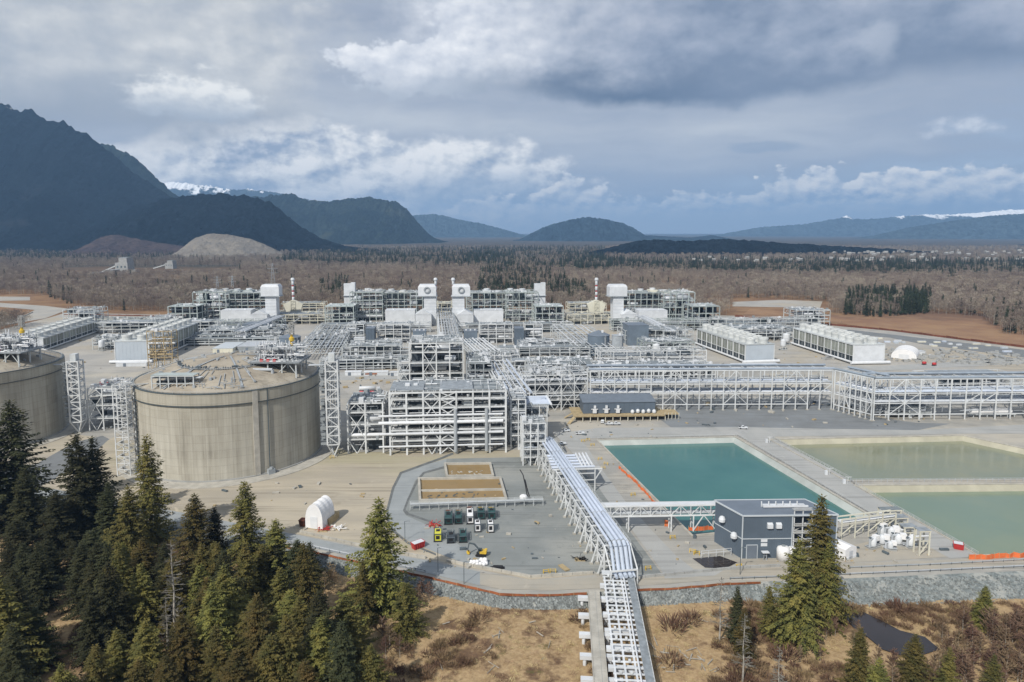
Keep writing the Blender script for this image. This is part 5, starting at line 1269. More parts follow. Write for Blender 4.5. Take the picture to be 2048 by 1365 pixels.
for i in range(1, int(dep / .9)): mb.box(s3(-.03, dep * i / int(dep / .9), bh / 2), (.06, .06, bh - .3), sang)
mb.build('cladding_rib', M['slate_clad'], t, 'stuff')
d_ = block('door', t, (bay0 * .20, -.1, 2.7), (3.9, .16, 5.2), M['slate_roof'])
for x in (-2.05, 2.05): stick('door_frame', t, (bay0 * .20 + x, -.14, 0), (bay0 * .20 + x, -.14, 5.4), .22, M['trim_light'])
stick('door_frame', t, (bay0 * .20 - 2.1, -.14, 5.4), (bay0 * .20 + 2.1, -.14, 5.4), .22, M['trim_light'])
for i in range(2):
    mb = MB(); mb.add([(-1, 0, 1.1), (1, 0, 1.1), (1, -1.0, .7), (-1, -1.0, .7), (-1, 0, -1.1), (1, 0, -1.1), (1, -1.0, -.9), (-1, -1.0, -.9)], [(0, 1, 2, 3), (3, 2, 6, 7), (4, 7, 6, 5), (0, 3, 7, 4), (1, 5, 6, 2)])
    mb.build('vent_hood', M['white_clad'], t, loc=(bay0 * (.54 + .175 * i), -.02, bh * .78))
for i in range(2): block('sign_panel', t, (bay0 * .44, -.12, bh * (.43 - .10 * i)), (2.4, .12, 1.2), M['white_clad'])
for y, z in ((dep * .62, bh * .72), (dep * .18, bh * .50)):
    mb = MB(); mb.lathe([(.1, -1.2), (1.25, -1.2), (1.3, -.2), (.9, .7), (.1, 1.1)], 12); mb.build('wall_hood', M['white_clad'], t, loc=s3(-1.2, y, z))
for i in range(6):
    block('roof_unit', t, s3(bwid * (.40 + .078 * i), dep * .5, bh + 1.0), (2.3, 1.6, .9), M['white_clad']); pipe('roof_vent', t, s3(bwid * (.37 + .078 * i), dep * .55, bh + .3), s3(bwid * (.37 + .078 * i), dep * .55, bh + 2.4), .22, M['pipe_white'])
stick('roof_duct', t, s3(bwid * .36, dep * .46, bh + .9), s3(bwid * .85, dep * .46, bh + .9), .6, M['pipe_white'])
for x in (bay0 + .8, bay0 + (bay1 - bay0) * .5, bay1 - .6): stick('stair_post', t, (x, .6, 0), (x, .6, bh + 2.0), .35, M['white_steel'])
for z in (3.2, 6.4, 9.6, 12.4, bh + 1.9): stick('stair_landing', t, (bay0 + .5, 1.2, z), (bay1 - .4, 1.2, z), 2.0, M['stair_grey'], .2); stick('stair_rail', t, (bay0 + .5, .3, z + 1), (bay1 - .4, .3, z + 1), .1, M['white_steel'])
for k in range(4): stick('stair_flight', t, (bay0 + (1 if k % 2 else 6), 2, 3.2 * k), (bay0 + (6 if k % 2 else 1), 2, 3.2 * (k + 1)), 1.0, M['stair_grey'], .25)
bo = t
def on_bld(x, y):
    c, s = math.cos(ang), math.sin(ang); return Vector((f0.x + c * x - s * y, f0.y + s * x + c * y, 0))
# washing station, small tank and tent by its front
q = thing('wash_station', 'small roofed steel stand by the blue building door', 'stand', on_bld(bay0 * .44, -1.6), ang)
block('canopy', q, (0, 0, 3.3), (2.6, 1.8, .25), M['white_clad']); stick('post', q, (-.5, 0, 0), (-.5, 0, 3.2), .25, M['grey_steel']); stick('post', q, (.5, 0, 0), (.5, 0, 3.2), .25, M['grey_steel']); block('cabinet', q, (0, .3, 2.2), (1.3, .5, 1), M['slate_roof'])
def poly_tank(px, py, r, h, label):
    q = thing('plastic_tank', label, 'tank', G(px, py), 0)
    mb = MB(); mb.lathe([(.02, 0), (r, 0), (r, h * .8), (r * .8, h * .95), (r * .3, h), (.02, h)], 20); mb.build('shell', M['tarp_white'], q, smooth=True)
    mb = MB(); mb.lathe([(r * .3, h), (r * .3, h + .3), (.02, h + .3)], 12); mb.build('lid', M['grey_steel'], q)
poly_tank(1566, 1119, 2.4, 5.2, 'white plastic tank standing at the front of the blue building')
poly_tank(1580, 1116, 2.1, 4.6, 'smaller white plastic tank close to the spruce by the blue building')

# pipe bridge from the rack to the building
pa, pb = G(1200, 1066), G(1440, 1062)
zt, zl = Zat(1014, pa.y), Zat(1034, pa.y)
dv = pb - pa; PL = dv.length; prz = math.atan2(dv.y, dv.x)
t = thing('pipe_bridge', 'white truss pipe bridge from the jetty rack to the blue building', 'bridge', pa, prz)
for y in (0, 3.6):
    stick('chord', t, (0, y, zt), (PL, y, zt), .5, S); stick('chord', t, (0, y, zl), (PL, y, zl), .5, S)
    for i in range(13):
        x = PL * i / 12; stick('web_post', t, (x, y, zl), (x, y, zt), .26, S)
        if i < 12: stick('web_brace', t, (x, y, zl if i % 2 else zt), (PL * (i + 1) / 12, y, zt if i % 2 else zl), .24, S)
for x in (.235, .59, .775, .965):
    for y in (0, 3.6): stick('leg', t, (PL * x, y, 0), (PL * x, y, zl), .45, S)
    stick('leg_tie', t, (PL * x, 0, 3), (PL * x, 3.6, 3), .25, S)
stick('brace', t, (PL * .775, 0, .3), (PL * .86, 0, zl), .35, S); stick('brace', t, (PL * .965, 0, .3), (PL * .86, 0, zl), .35, S)
for y in (.8, 1.9, 2.9): pipe('pipe', t, (-2, y, zl + .8), (PL, y, zl + .8), .4, M['pipe_grey'], 10)
block('cable_tray', t, (PL / 2, 1.8, zt + .2), (PL, 2.6, .2), M['pipe_white'])
# second bridge behind the right end of the building
pa, pb = G(1682, 1080), G(1790, 1066); dv = pb - pa; PL = dv.length
zt, zl = Zat(1040, pa.y), Zat(1050, pa.y)
t = thing('pipe_bridge', 'short cream pipe bridge between the blue building and the pump yard', 'bridge', pa, math.atan2(dv.y, dv.x))
for y in (0, 3): stick('chord', t, (0, y, zt), (PL, y, zt), .45, M['cream_clad']); stick('chord', t, (0, y, zl), (PL, y, zl), .4, M['cream_clad'])
for i in range(5):
    for y in (0, 3): stick('leg', t, (PL * i / 4, y, 0), (PL * i / 4, y, zt), .4, M['cream_clad'])
    if i < 4: stick('brace', t, (PL * i / 4, 0, 2), (PL * (i + 1) / 4, 0, zl), .3, M['cream_clad'])
for y in (.6, 1.5, 2.4): pipe('pipe', t, (0, y, zl + .7), (PL, y, zl + .7), .35, M['pipe_white'])
def gantry(px0, px1, py, h, label):
    a, b = G(px0, py), G(px1, py); w = (b - a).length
    t = thing('pipe_gantry', label, 'gantry', a, RZ, 'cream gantries by the pump yard')
    for x in (0, w):
        for y in (0, 3.2): stick('post', t, (x, y, 0), (x, y, h), .45, M['cream_clad'])
    for y in (0, 3.2): stick('beam', t, (-.4, y, h), (w + .4, y, h), .5, M['cream_clad']); stick('beam', t, (0, y, h * .6), (w, y, h * .6), .35, M['cream_clad'])
    block('deck', t, (w / 2, 1.6, h + .25), (w + .8, 3.6, .15), M['grating'])
    pipe('pipe', t, (w * .3, 1.5, 0), (w * .3, 1.5, h * .9), .35, M['pipe_white']); pipe('pipe', t, (-1, 1.2, h * .75), (w + 1, 1.2, h * .75), .3, M['pipe_white'])
    stick('brace', t, (0, 0, .2), (w, 0, h * .6), .28, M['cream_clad'])
gantry(1765, 1802, 1048, 5.6, 'cream pipe gantry at the head of the pond road')
gantry(1789, 1815, 1062, 5.2, 'cream pipe gantry second along the pond road')
gantry(1808, 1832, 1082, 5.4, 'cream pipe gantry beside the white pump units')
gantry(1838, 1858, 1112, 9.5, 'tall cream gantry at the front corner of the pump yard')
def pump_unit(px, py, s, label, seed):
    rr = random.Random(seed); t = thing('pump_unit', label, 'pump', G(px, py), rr.uniform(-.6, .6), 'white pump units')
    block('skid_base', t, (0, 0, .25), (4.2 * s, 2.6 * s, .5), M['concrete_grey'])
    mb = MB(); mb.lathe([(.05, 0), (1.0 * s, .1), (1.1 * s, .6), (1.1 * s, 2.4 * s), (.7 * s, 2.9 * s), (.05, 3.1 * s)], 12); mb.build('casing', M['white_clad'], t, smooth=True, loc=(0, 0, .5))
    block('motor', t, (1.2 * s, 0, 2.9 * s), (1.7 * s, 1.5 * s, 1.6 * s), M['tarp_white'])
    pts = [(-1.7 * s, -.4, .4), (-1.7 * s, -.4, 3.0 * s), (-.2, -.4, 3.0 * s)]
    mb = MB()
    for a, b in zip(pts[:-1], pts[1:]): mb.tube(a, b, .36 * s, 10)
    mb.build('elbow_pipe', M['pipe_grey'], t)
    for i in range(3): pipe('small_pipe', t, (-2.4 * s, -.9 + .8 * i, .9), (2.4 * s, -.9 + .8 * i, .9), .14, M['pipe_grey'])
    block('valve_wheel', t, (-1.7 * s, -.4, 3.6 * s), (.9, .9, .25), M['dark_steel'])
for i, (px, py, s, lab) in enumerate(((1745, 1095, 1.25, 'white pump unit with a tall arched pipe, nearest the white box tent'), (1764, 1090, 1.2, 'white pump unit second from the white box tent'), (1762, 1072, 1.3, 'white pump unit at the back left of the pump yard'), (1782, 1076, 1.35, 'white pump unit at the back middle of the pump yard'), (1796, 1090, 1.3, 'white pump unit at the front right of the pump yard'), (1800, 1072, 1.25, 'white pump unit at the back right of the pump yard'), (1820, 1094, 1.2, 'white pump unit below the third cream gantry'), (1780, 1100, 1.0, 'low white pump unit at the front edge of the pump yard'))): pump_unit(px, py, s, lab, i)

# ---------------------------------------------------------------- control house on its timber deck
a = G(1166, 838); w = (1315 - 1166) / FPX * a.y; h = Zat(806, a.y); dkh = 3.2; dep = 16
t = thing('control_house', 'low dark slate control house with white fan units on a timber deck', 'building', a, RZ * .6)
mb = MB(); mb.prism([(0, 0), (w, 0), (w, dep), (0, dep)], dkh + .2, h); mb.build('wall', M['slate_clad'], t)
mb = MB(); mb.add([(-.5, -.6, h + .02), (w + .5, -.6, h + .02), (w + .5, dep + .6, h + 1.6), (-.5, dep + .6, h + 1.6), (-.5, -.6, h + .45), (w + .5, -.6, h + .45), (w + .5, dep + .6, h + 2.0), (-.5, dep + .6, h + 2.0)], [(0, 3, 2, 1), (4, 5, 6, 7), (0, 1, 5, 4), (1, 2, 6, 5), (2, 3, 7, 6), (3, 0, 4, 7)]); mb.build('roof', M['slate_roof'], t)
block('deck', t, (w / 2 - 1, dep / 2 - 3, dkh), (w + 12, dep + 8, .35), M['timber_tan'])
for i in range(13):
    for y in (-6.5, 2): stick('deck_post', t, (-6 + (w + 11) * i / 12, y, 0), (-6 + (w + 11) * i / 12, y, dkh), .4, M['cream_clad'])
for z in (.6, 1.15): stick('deck_rail', t, (-7, -6.8, dkh + z), (w + 5, -6.8, dkh + z), .13, M['timber_tan'])
block('deck_annex', t, (w + 10, 2, dkh + .1), (10, 12, .3), M['timber_tan'])
for i in range(5):
    for y in (-4, 7): stick('deck_post', t, (w + 5.5 + i * 2.3, y, 0), (w + 5.5 + i * 2.3, y, dkh + 1.2), .3, M['cream_clad'])
stick('deck_stair', t, (-7, -8, dkh), (-11, -12, .2), 2.2, M['timber_tan'], .3); stick('deck_stair', t, (-7, 2, dkh), (-12, 2, .2), 2.2, M['timber_tan'], .3)
for i in range(3):
    x = w * (.155 + .16 * i); block('fan_unit', t, (x, -1.2, dkh + 2.2), (2.4, 1.8, 2.6), M['pipe_white']); block('fan_unit', t, (x + .2, -.9, dkh + 4.8), (1.4, 1.4, 1.8), M['white_clad']); stick('fan_unit_arm', t, (x - 2.2, -1.2, dkh + 3.4), (x + 2.2, -1.2, dkh + 3.4), .5, M['pipe_white'])
for i in range(5):
    mb = MB(); mb.lathe([(.05, -1.3), (1.1, -1.1), (1.3, 0), (.9, .9), (.05, 1.3)], 12); mb.build('round_cowl', M['white_clad'], t, loc=(w * (.68 + .075 * i), -1.1, dkh + 1.6 + .4 * (i % 2)))
for i in range(14): block('cladding_panel', t, (w * (i + .5) / 14, -.05, (dkh + h) / 2), (w / 14 - .15, .12, h - dkh - .6), M['slate_clad'])

# ---------------------------------------------------------------- settling basins
def basin(label, c4, cells, seed):
    p = GP(c4, 0); t = thing('settling_basin', label, 'basin', p[3], 0, 'settling basins'); o = p[3]
    L_ = [q - o for q in p]; hw = 1.6
    for i in range(4):
        a, b = L_[i], L_[(i + 1) % 4]; stick('basin_wall', t, (a.x, a.y, hw / 2), (b.x, b.y, hw / 2), 1.1, M['concrete_pale'], hw) if False else None
        mb = MB(); d = (b - a).normalized(); n_ = Vector((-d.y, d.x, 0)) * .55
        q4 = [a - d * .55 + n_, b + d * .55 + n_, b + d * .55 - n_, a - d * .55 - n_]
        if (q4[1] - q4[0]).cross(q4[2] - q4[1]).z < 0: q4 = q4[::-1]
        mb.prism([(v.x, v.y) for v in q4], 0, hw + i * .004); mb.build('basin_wall', M['concrete_pale'], t)
    mb = MB(); mb.add([(v.x, v.y, .55) for v in L_], [(3, 2, 1, 0)] if (L_[1] - L_[0]).cross(L_[2] - L_[1]).z < 0 else [(0, 1, 2, 3)]); mb.build('muddy_water', M['basin_brown'], t)
    for f in cells:
        a, b = L_[0].lerp(L_[3], f), L_[1].lerp(L_[2], f); mb = MB(); mb.bar((a.x, a.y, hw * .5), (b.x, b.y, hw * .5), hw * .9, .9); mb.build('divider_wall', M['concrete_pale'], t)
    rr = random.Random(seed)
    mb = MB()
    for i in range(26):
        u, v = rr.uniform(.1, .8), rr.uniform(.55, .95); q = L_[0].lerp(L_[1], u).lerp(L_[3].lerp(L_[2], u), v); mb.box((q.x, q.y, .6), (rr.uniform(.5, 2.5), rr.uniform(.3, 1), .2), rr.uniform(0, 3))
    mb.build('floating_scum', M['dark_steel'] if seed == 1 else M['concrete_pale'], t, 'stuff')
basin('large brown settling basin with a dividing wall, nearer the skids', [(838, 962), (1000, 960), (1012, 1002), (840, 1006)], (.56,), 1)
basin('small murky settling basin at the foot of the large white module', [(890, 932), (980, 931), (986, 956), (894, 957)], (), 2)
# walkway with railings in front of the basins
wa, wb = G(820, 1022), G(1086, 1012); dv = wb - wa; WL = dv.length
t = thing('pipe_walkway', 'grey railed pipe walkway in front of the brown basins', 'walkway', wa, math.atan2(dv.y, dv.x))
n = 14
for i in range(n + 1):
    x = WL * i / n
    for y in (0, 2.2): stick('post', t, (x, y, 0), (x, y, 3.4), .22, M['pale_steel'])
    stick('cross_beam', t, (x, 0, 2.3), (x, 2.2, 2.3), .2, M['pale_steel'])
for y in (0, 2.2):
    for z in (2.3, 2.85, 3.4): stick('rail', t, (0, y, z), (WL, y, z), .13, M['pale_steel'])
for y in (.5, 1.1, 1.7): pipe('pipe', t, (0, y, 2.5), (WL, y, 2.5), .2, M['pipe_grey'])

# ---------------------------------------------------------------- yard objects
def hoop_tent(name, label, px0, px1, py, ytop, L, rz, straight=.35, group=None, m='tarp_white'):
    a, b = G(px0, py), G(px1, py); w = (b - a).length; h = Zat(ytop, a.y)
    t = thing(name, label, 'tent', a, rz, group); n = 14; prof = [(0, 0), (0, h * straight)]
    for i in range(1, n): an = math.pi * (1 - i / n); prof.append((w / 2 + w / 2 * math.cos(an), h * straight + h * (1 - straight) * math.sin(an)))
    prof += [(w, h * straight), (w, 0)]
    nl = 6; mb = MB(); m_ = len(prof); vs = []
    for k in range(nl + 1):
        for (x, z) in prof: s = 1 - .025 * (k % 2); vs.append((w / 2 + (x - w / 2) * s, L * k / nl, z * s))
    mb.add(vs, [(k * m_ + i, k * m_ + i + 1, (k + 1) * m_ + i + 1, (k + 1) * m_ + i) for k in range(nl) for i in range(m_ - 1)]); mb.build('canvas', M[m], t)
    for k, y in enumerate((0.03, L - .03)):
        mb = MB(); mb.add([(x, y, z) for x, z in prof], [tuple(range(m_))]); mb.build('end_wall', M[m], t)
    block('door_flap', t, (w * .5, -.06, h * .25), (w * .4, .08, h * .48), M['pipe_white'])
    mb = MB(); mb.bar((0, -.05, .15), (w, -.05, .15), .3); mb.bar((0, 0, .15), (0, L, .15), .3); mb.bar((w, 0, .15), (w, L, .15), .3); mb.build('ground_rail', M['timber_tan'], t)
    return t
hoop_tent('hoop_tent', 'white round-topped fabric tent on the sandy yard', 611, 649, 1057, 1007, 10, R(-14))
hoop_tent('hoop_tent', 'white low arched field tent beyond the right cooling towers', 1782, 1826, 717, 697, 30, R(-35), .3)
a = G(1690, 1122)
t = thing('box_tent', 'white box-shaped tarpaulin shelter beside the tall right spruce', 'tent', a, R(28))
mb = MB(); w, l, h = 6.4, 9.5, 4.0; mb.add([(0, 0, 0), (w, 0, 0), (w, l, 0), (0, l, 0), (0, 0, h), (w, 0, h), (w, l, h), (0, l, h), (w / 2, 0, h + 1.0), (w / 2, l, h + 1.0)], [(0, 1, 5, 8, 4), (1, 2, 6, 5), (2, 3, 7, 9, 6), (3, 0, 4, 7), (4, 8, 9, 7), (8, 5, 6, 9)]); mb.build('canvas', M['tarp_white'], t)
block('skirt', t, (w / 2, -.06, .5), (w, .1, 1), M['pipe_white']); block('door_flap', t, (w * .5, -.08, 1.6), (2, .06, 3), M['pipe_grey'])
def skid(label, px, py, w, l, h, m, rz=RZ, top=None, seed=0):
    rr = random.Random(seed); t = thing('generator_skid', label, 'generator', G(px, py), rz, 'machine skids in the grey yard')
    block('frame', t, (0, 0, .2), (w + .3, l + .3, .4), M['black_rubber'])
    for i in (-1, 1):
        for j in (-1, 1): stick('frame_post', t, (i * w / 2, j * l / 2, .3), (i * w / 2, j * l / 2, h + .5), .22, M['dark_steel'])
    for i in (-1, 1): stick('frame_rail', t, (i * w / 2, -l / 2, h + .5), (i * w / 2, l / 2, h + .5), .2, M['dark_steel']); stick('frame_rail', t, (-w / 2, i * l / 2, h + .5), (w / 2, i * l / 2, h + .5), .2, M['dark_steel'])
    block('housing', t, (0, 0, h / 2 + .35), (w * .84, l * .86, h), M[m])
    block('hatch', t, (0, l * .12, h + .42), (w * .5, l * .3, .14), M['black_rubber']); block('grille', t, (0, -l * .435, h * .5 + .3), (w * .5, .12, h * .5), M['black_rubber'])
    pipe('exhaust', t, (w * .22, l * .25, h + .3), (w * .22, l * .25, h + 1.5), .16, M['grey_steel'])
    if top: block('control_box', t, (0, l * .55, h * .7), (w * .7, .9, h * .9), M[top])
skid('dark green machine skid at the left end of the back row', 897, 1042, 3.4, 8.5, 2.4, 'green_paint', top='orange_fence', seed=1)
skid('dark green machine skid second in the back row', 917, 1041, 3.2, 8.5, 2.3, 'green_paint', top='plywood', seed=2)
skid('white tank trailer with orange end between the green skids', 940, 1040, 3.0, 9.5, 3.0, 'tarp_white', top='orange_fence', seed=3)
skid('teal-dark machine skid second from the right of the back row', 962, 1034, 3.3, 6.0, 2.6, 'green_paint', top='safety_yellow', seed=4)
skid('teal-dark machine skid at the right end of the back row', 983, 1034, 3.3, 6.0, 2.6, 'green_paint', top='safety_yellow', seed=5)
skid('white machine skid in front of the back row, left one', 955, 1060, 2.5, 5.0, 3.0, 'tarp_white', seed=6)
skid('white machine skid in front of the back row, right one', 981, 1061, 2.6, 5.0, 3.2, 'tarp_white', seed=7)
skid('bright yellow machine skid in front of the dark green ones', 876, 1078, 3.0, 6.0, 2.8, 'bright_yellow', seed=8)
skid('open black machine skid right of the yellow one', 902, 1080, 3.0, 6.8, 1.9, 'equip_dark', seed=9)
skid('green machine skid with long frame beside the open black one', 926, 1078, 3.2, 7.4, 2.2, 'green_paint', seed=10)
def barrow(name, label, cat, px, py, sz, m, rz):
    t = thing(name, label, cat, G(px, py), rz); w, l, h = sz
    mb = MB(); mb.add([(-w / 2 + .3, -l / 2 + .4, 0), (w / 2 - .3, -l / 2 + .4, 0), (w / 2 - .3, l / 2 - .4, 0), (-w / 2 + .3, l / 2 - .4, 0), (-w / 2, -l / 2, h), (w / 2, -l / 2, h), (w / 2, l / 2, h), (-w / 2, l / 2, h)], [(0, 3, 2, 1), (0, 1, 5, 4), (1, 2, 6, 5), (2, 3, 7, 6), (3, 0, 4, 7), (4, 5, 6, 7)]); mb.build('body', M[m], t)
    for i in (-1, 1): stick('top_rail', t, (i * w / 2, -l / 2, h), (i * w / 2, l / 2, h), .18, M[m]); stick('top_rail', t, (-w / 2, i * l / 2, h), (w / 2, i * l / 2, h), .18, M[m])
    for i in range(5): block('rib', t, (w / 2 * .98, -l / 2 + l * (i + .5) / 5, h * .55), (.2, .2, h * .8), M[m])
    block('lid', t, (0, 0, h + .08), (w * .9, l * .9, .1), M['white_clad'] if m == 'red_paint' and w > 2.5 else M[m])
    return t
barrow('skip_bin', 'red skip bin lying askew on the tan ground by the spruce', 'skip', 836, 1096, (2.8, 5.0, 2.4), 'red_paint', R(-50))
barrow('cargo_box', 'rust-red box left of the white round-topped tent', 'box', 606, 1052, (2.4, 3.0, 2.8), 'rust_red', R(-10))
barrow('cargo_box', 'red box beside the railing of the green pond', 'box', 1916, 1098, (3.4, 3.0, 2.3), 'red_paint', R(-30))
def timber_stack(label, px, py, w, l, h, rz):
    t = thing('timber_stack', label, 'timber', G(px, py), rz)
    for k in range(5):
        for i in range(4): block('plank', t, (-w / 2 + w * (i + .5) / 4, 0, h * (k + .5) / 5), (w / 4 - .06, l * rnd.uniform(.94, 1.0), h / 5 - .05), M['timber_tan'])
timber_stack('stack of tan timber along the right side of the white tent', 664, 1044, 2.4, 9, 3.0, R(-14))
timber_stack('flat pile of planks on the edge of the grey yard', 1128, 1137, 2.0, 5, .5, R(30))
# bags of aggregate
t = thing('bag_heap', 'heap of white bulk bags behind the yard barrier', 'bags', G(958, 1130), 0)
for i in range(16):
    x, y = rnd.uniform(-3.4, 3.4), rnd.uniform(-1.3, 1.3); z = .1 if i < 11 else .9; s = rnd.uniform(.6, .85)
    mb = MB(); mb.lathe([(.05, 0), (s, .1), (s * 1.1, .6), (s * .8, 1.1), (.1, 1.25)], 8); mb.build('bulk_bag', M['tarp_white'], t, loc=(x, y, z), smooth=True)
t = thing('mat_pile', 'black rubber mats lying beside the white bags', 'mats', G(993, 1137), RZ)
for i in range(3): block('mat', t, (rnd.uniform(-.5, .5), 0, .15 + .26 * i), (5.5 - i, 1.6, .22), M['black_rubber'], rnd.uniform(-.15, .15))
# excavator
t = thing('excavator', 'small yellow and black excavator with its arm folded down, in the grey yard', 'excavator', G(962, 1112), R(172))
for y in (-1.1, 1.1):
    mb = MB(); pf = [(-1.6, .1), (1.6, .1), (2.0, .5), (1.7, .95), (-1.7, .95), (-2.0, .5)]; mb.add([(x, y + s, z) for s in (-.3, .3) for x, z in pf], [tuple(range(6))[::-1], tuple(range(6, 12))] + [(i, (i + 1) % 6, 6 + (i + 1) % 6, 6 + i) for i in range(6)]); mb.build('track', M['black_rubber'], t)
block('turntable', t, (-.2, 0, 1.1), (1.6, 1.6, .3), M['dark_steel'])
mb = MB(); mb.box((-.9, 0, 1.75), (2.4, 2.3, 1.0)); mb.box((-1.8, 0, 2.0), (.9, 2.2, 1.1)); mb.build('body', M['safety_yellow'], t)
mb = MB(); mb.box((.25, .6, 2.35), (1.4, 1.0, 1.7)); mb.build('cab', M['dark_steel'], t); block('window', t, (.97, .6, 2.5), (.06, .8, 1.1), M['glass_dark']); block('window', t, (.25, 1.12, 2.5), (1.0, .06, 1.0), M['glass_dark'])
for nm, a, b, w in (('boom', (.4, -.3, 1.8), (2.6, -.3, 4.3), .5), ('boom', (2.6, -.3, 4.3), (4.6, -.3, 4.6), .45), ('stick', (4.6, -.3, 4.6), (5.2, -.3, 1.6), .38), ('ram', (1.0, -.3, 2.0), (3.0, -.3, 3.9), .2)): stick(nm, t, a, b, w, M['dark_steel' if nm != 'ram' else 'grey_steel'])
mb = MB(); mb.add([(x, y, z) for y in (-.85, .25) for x, z in ((5.0, 1.7), (5.6, 1.3), (5.3, .4), (4.5, .3), (4.3, .8))], [(0, 1, 2, 3, 4), (9, 8, 7, 6, 5)] + [(i, 5 + i, 5 + (i + 1) % 5, (i + 1) % 5) for i in range(4)]); mb.build('bucket', M['safety_yellow'], t)

# pickups
def make_pickup(label, loc, rz):
    t = thing('pickup_truck', label, 'pickup', loc, rz, 'white pickups on the site roads')
    mb = MB(); mb.box((0, 0, .85), (5.4, 1.95, .6)); mb.box((1.75, 0, 1.2), (1.7, 1.9, .22)); mb.build('body', M['white_clad'], t)
    mb = MB(); mb.add([(-.9, -.92, 1.15), (1.1, -.92, 1.15), (1.1, .92, 1.15), (-.9, .92, 1.15), (-.7, -.78, 1.95), (.5, -.78, 1.95), (.5, .78, 1.95), (-.7, .78, 1.95)], [(4, 5, 6, 7), (0, 1, 5, 4), (1, 2, 6, 5), (2, 3, 7, 6), (3, 0, 4, 7)]); cb = mb.build('cab', M['white_clad'], t)
    mb = MB(); mb.add([(1.12, -.8, 1.25), (1.12, .8, 1.25), (.58, .72, 1.88), (.58, -.72, 1.88)], [(0, 1, 2, 3)]); mb.add([(-.7, -.93, 1.3), (.8, -.93, 1.3), (.45, -.83, 1.85), (-.6, -.83, 1.85)], [(0, 1, 2, 3)]); mb.add([(-.7, .93, 1.3), (.8, .93, 1.3), (.45, .83, 1.85), (-.6, .83, 1.85)], [(3, 2, 1, 0)]); mb.build('window', M['glass_dark'], t)
    mb = MB(); mb.box((-1.85, 0, 1.1), (1.5, 1.6, .16)); mb.build('load_bed', M['black_rubber'], t)
    for x in (-1.7, 1.75):
        for y in (-.88, .88): pipe('wheel', t, (x, y - .13, .4), (x, y + .13, .4), .4, M['black_rubber'], 12)
    return t
pk = make_pickup('white pickup parked left of the control house deck', G(1131, 864), R(12))
for px, py, rz, lab in ((1160, 869, 4, 'white pickup on the road in front of the control house'), (1486, 858, -8, 'white pickup at the head of the road between the ponds'), (1123, 890, 8, 'white pickup on the track beside the jetty rack'), (1218, 850, 5, 'white pickup under the left half of the timber deck'), (1232, 850, 3, 'white pickup right of the one under the deck'), (1205, 846, 80, 'white pickup nose-on beside the deck stairs'), (1860, 713, 20, 'white pickup near the red containers beyond the racks')):
    c = copy_tree(pk); c.location = G(px, py, .12); c.rotation_euler = (0, 0, R(rz)); c['label'] = lab

# road tanker and red pumps behind the left module
t = thing('tank_trailer', 'white tanker trailer standing behind the two-bay module', 'trailer', G(735, 784), R(6))
mb = MB(); mb.lathe([(.05, -.3), (1.5, 0), (1.5, 12), (.05, 12.3)], 14); o = mb.build('tank', M['white_clad'], t, smooth=True); o.matrix_basis = Matrix.Translation((-6, 0, 2.9)) @ Matrix.Rotation(R(90), 4, 'Y')
block('cab', t, (8.2, 0, 2.0), (2.6, 2.5, 3.2), M['white_clad']); block('windshield', t, (9.53, 0, 2.6), (.06, 2.1, 1.1), M['glass_dark'])
for x in (-4.5, -3.2, 7.0, 8.8):
    for y in (-1.2, 1.2): pipe('wheel', t, (x, y - .2, .5), (x, y + .2, .5), .5, M['black_rubber'], 10)
block('chassis', t, (1, 0, 1.0), (15, 1.4, .3), M['dark_steel'])
def red_drum(px, py, label):
    t = thing('red_machine', label, 'machine', G(px, py), 0, 'red machines'); block('base', t, (0, 0, .3), (3.6, 2.2, .6), M['black_rubber'])
    mb = MB(); mb.lathe([(.05, 0), (1.3, .2), (1.3, 3), (.05, 3.3)], 12); o = mb.build('drum', M['red_paint'], t, smooth=True); o.matrix_basis = Matrix.Translation((-1.5, 0, 1.8)) @ Matrix.Rotation(R(90), 4, 'Y')
    block('motor', t, (1.2, -.4, 1.2), (1, 1, 1.2), M['grey_steel'])
for px, py, lab in ((723, 790, 'red drum machine leftmost of three behind the two-bay module'), (733, 791, 'red drum machine in the middle of three behind the two-bay module'), (744, 790, 'red drum machine nearest the tanker trailer'), (204, 772, 'red drum machine left of the pair between the two tanks'), (213, 772, 'red drum machine right of the pair between the two tanks'), (1848, 730, 'low red machine lying beyond the right pipe racks'), (1868, 732, 'red machine right of the low red one beyond the racks')): red_drum(px, py, lab)
for k, (x0, x1, y, lab) in enumerate(((690, 722, 752, 'low white site cabin left of the tall tower'), (728, 776, 752, 'long white site cabin with orange stripe behind the tanker'), (780, 796, 753, 'short white site cabin at the foot of the tall tower'), (232, 292, 734, 'long white flat cabin under the left cooling tower'), (1465, 1560, 737, 'long white flat cabin under the near right cooling tower'), (1822, 1852, 711, 'low pale cabin beside the white field tent'))):
    o = hall('site_cabin', lab, 'cabin', x0, x1, y, y - 7, 5, 'white_clad', 'pipe_white', group='site cabins')
    if k == 1: block('stripe', o, (6, -.14, 1.6), (10, .08, 1.2), M['orange_fence'])
t = thing('covered_skid', 'long skid under a white tarpaulin below the right rack leg', 'skid', G(1945, 836), RZ * .4)
mb = MB(); mb.lathe([(.05, 0), (1.5, 0), (2.1, .5), (2.1, 27), (1.5, 27.5), (.05, 27.5)], 10); o = mb.build('tarpaulin', M['tarp_white'], t); o.matrix_basis = Matrix.Translation((0, 2.5, 4.0)) @ Matrix.Rotation(R(90), 4, 'Y')
block('frame', t, (14, 2.5, 2.0), (31, 4.4, .5), M['pale_steel'])
for i in range(7): stick('leg', t, (1 + i * 4.6, .6, 0), (1 + i * 4.6, .6, 2), .4, M['pale_steel'])
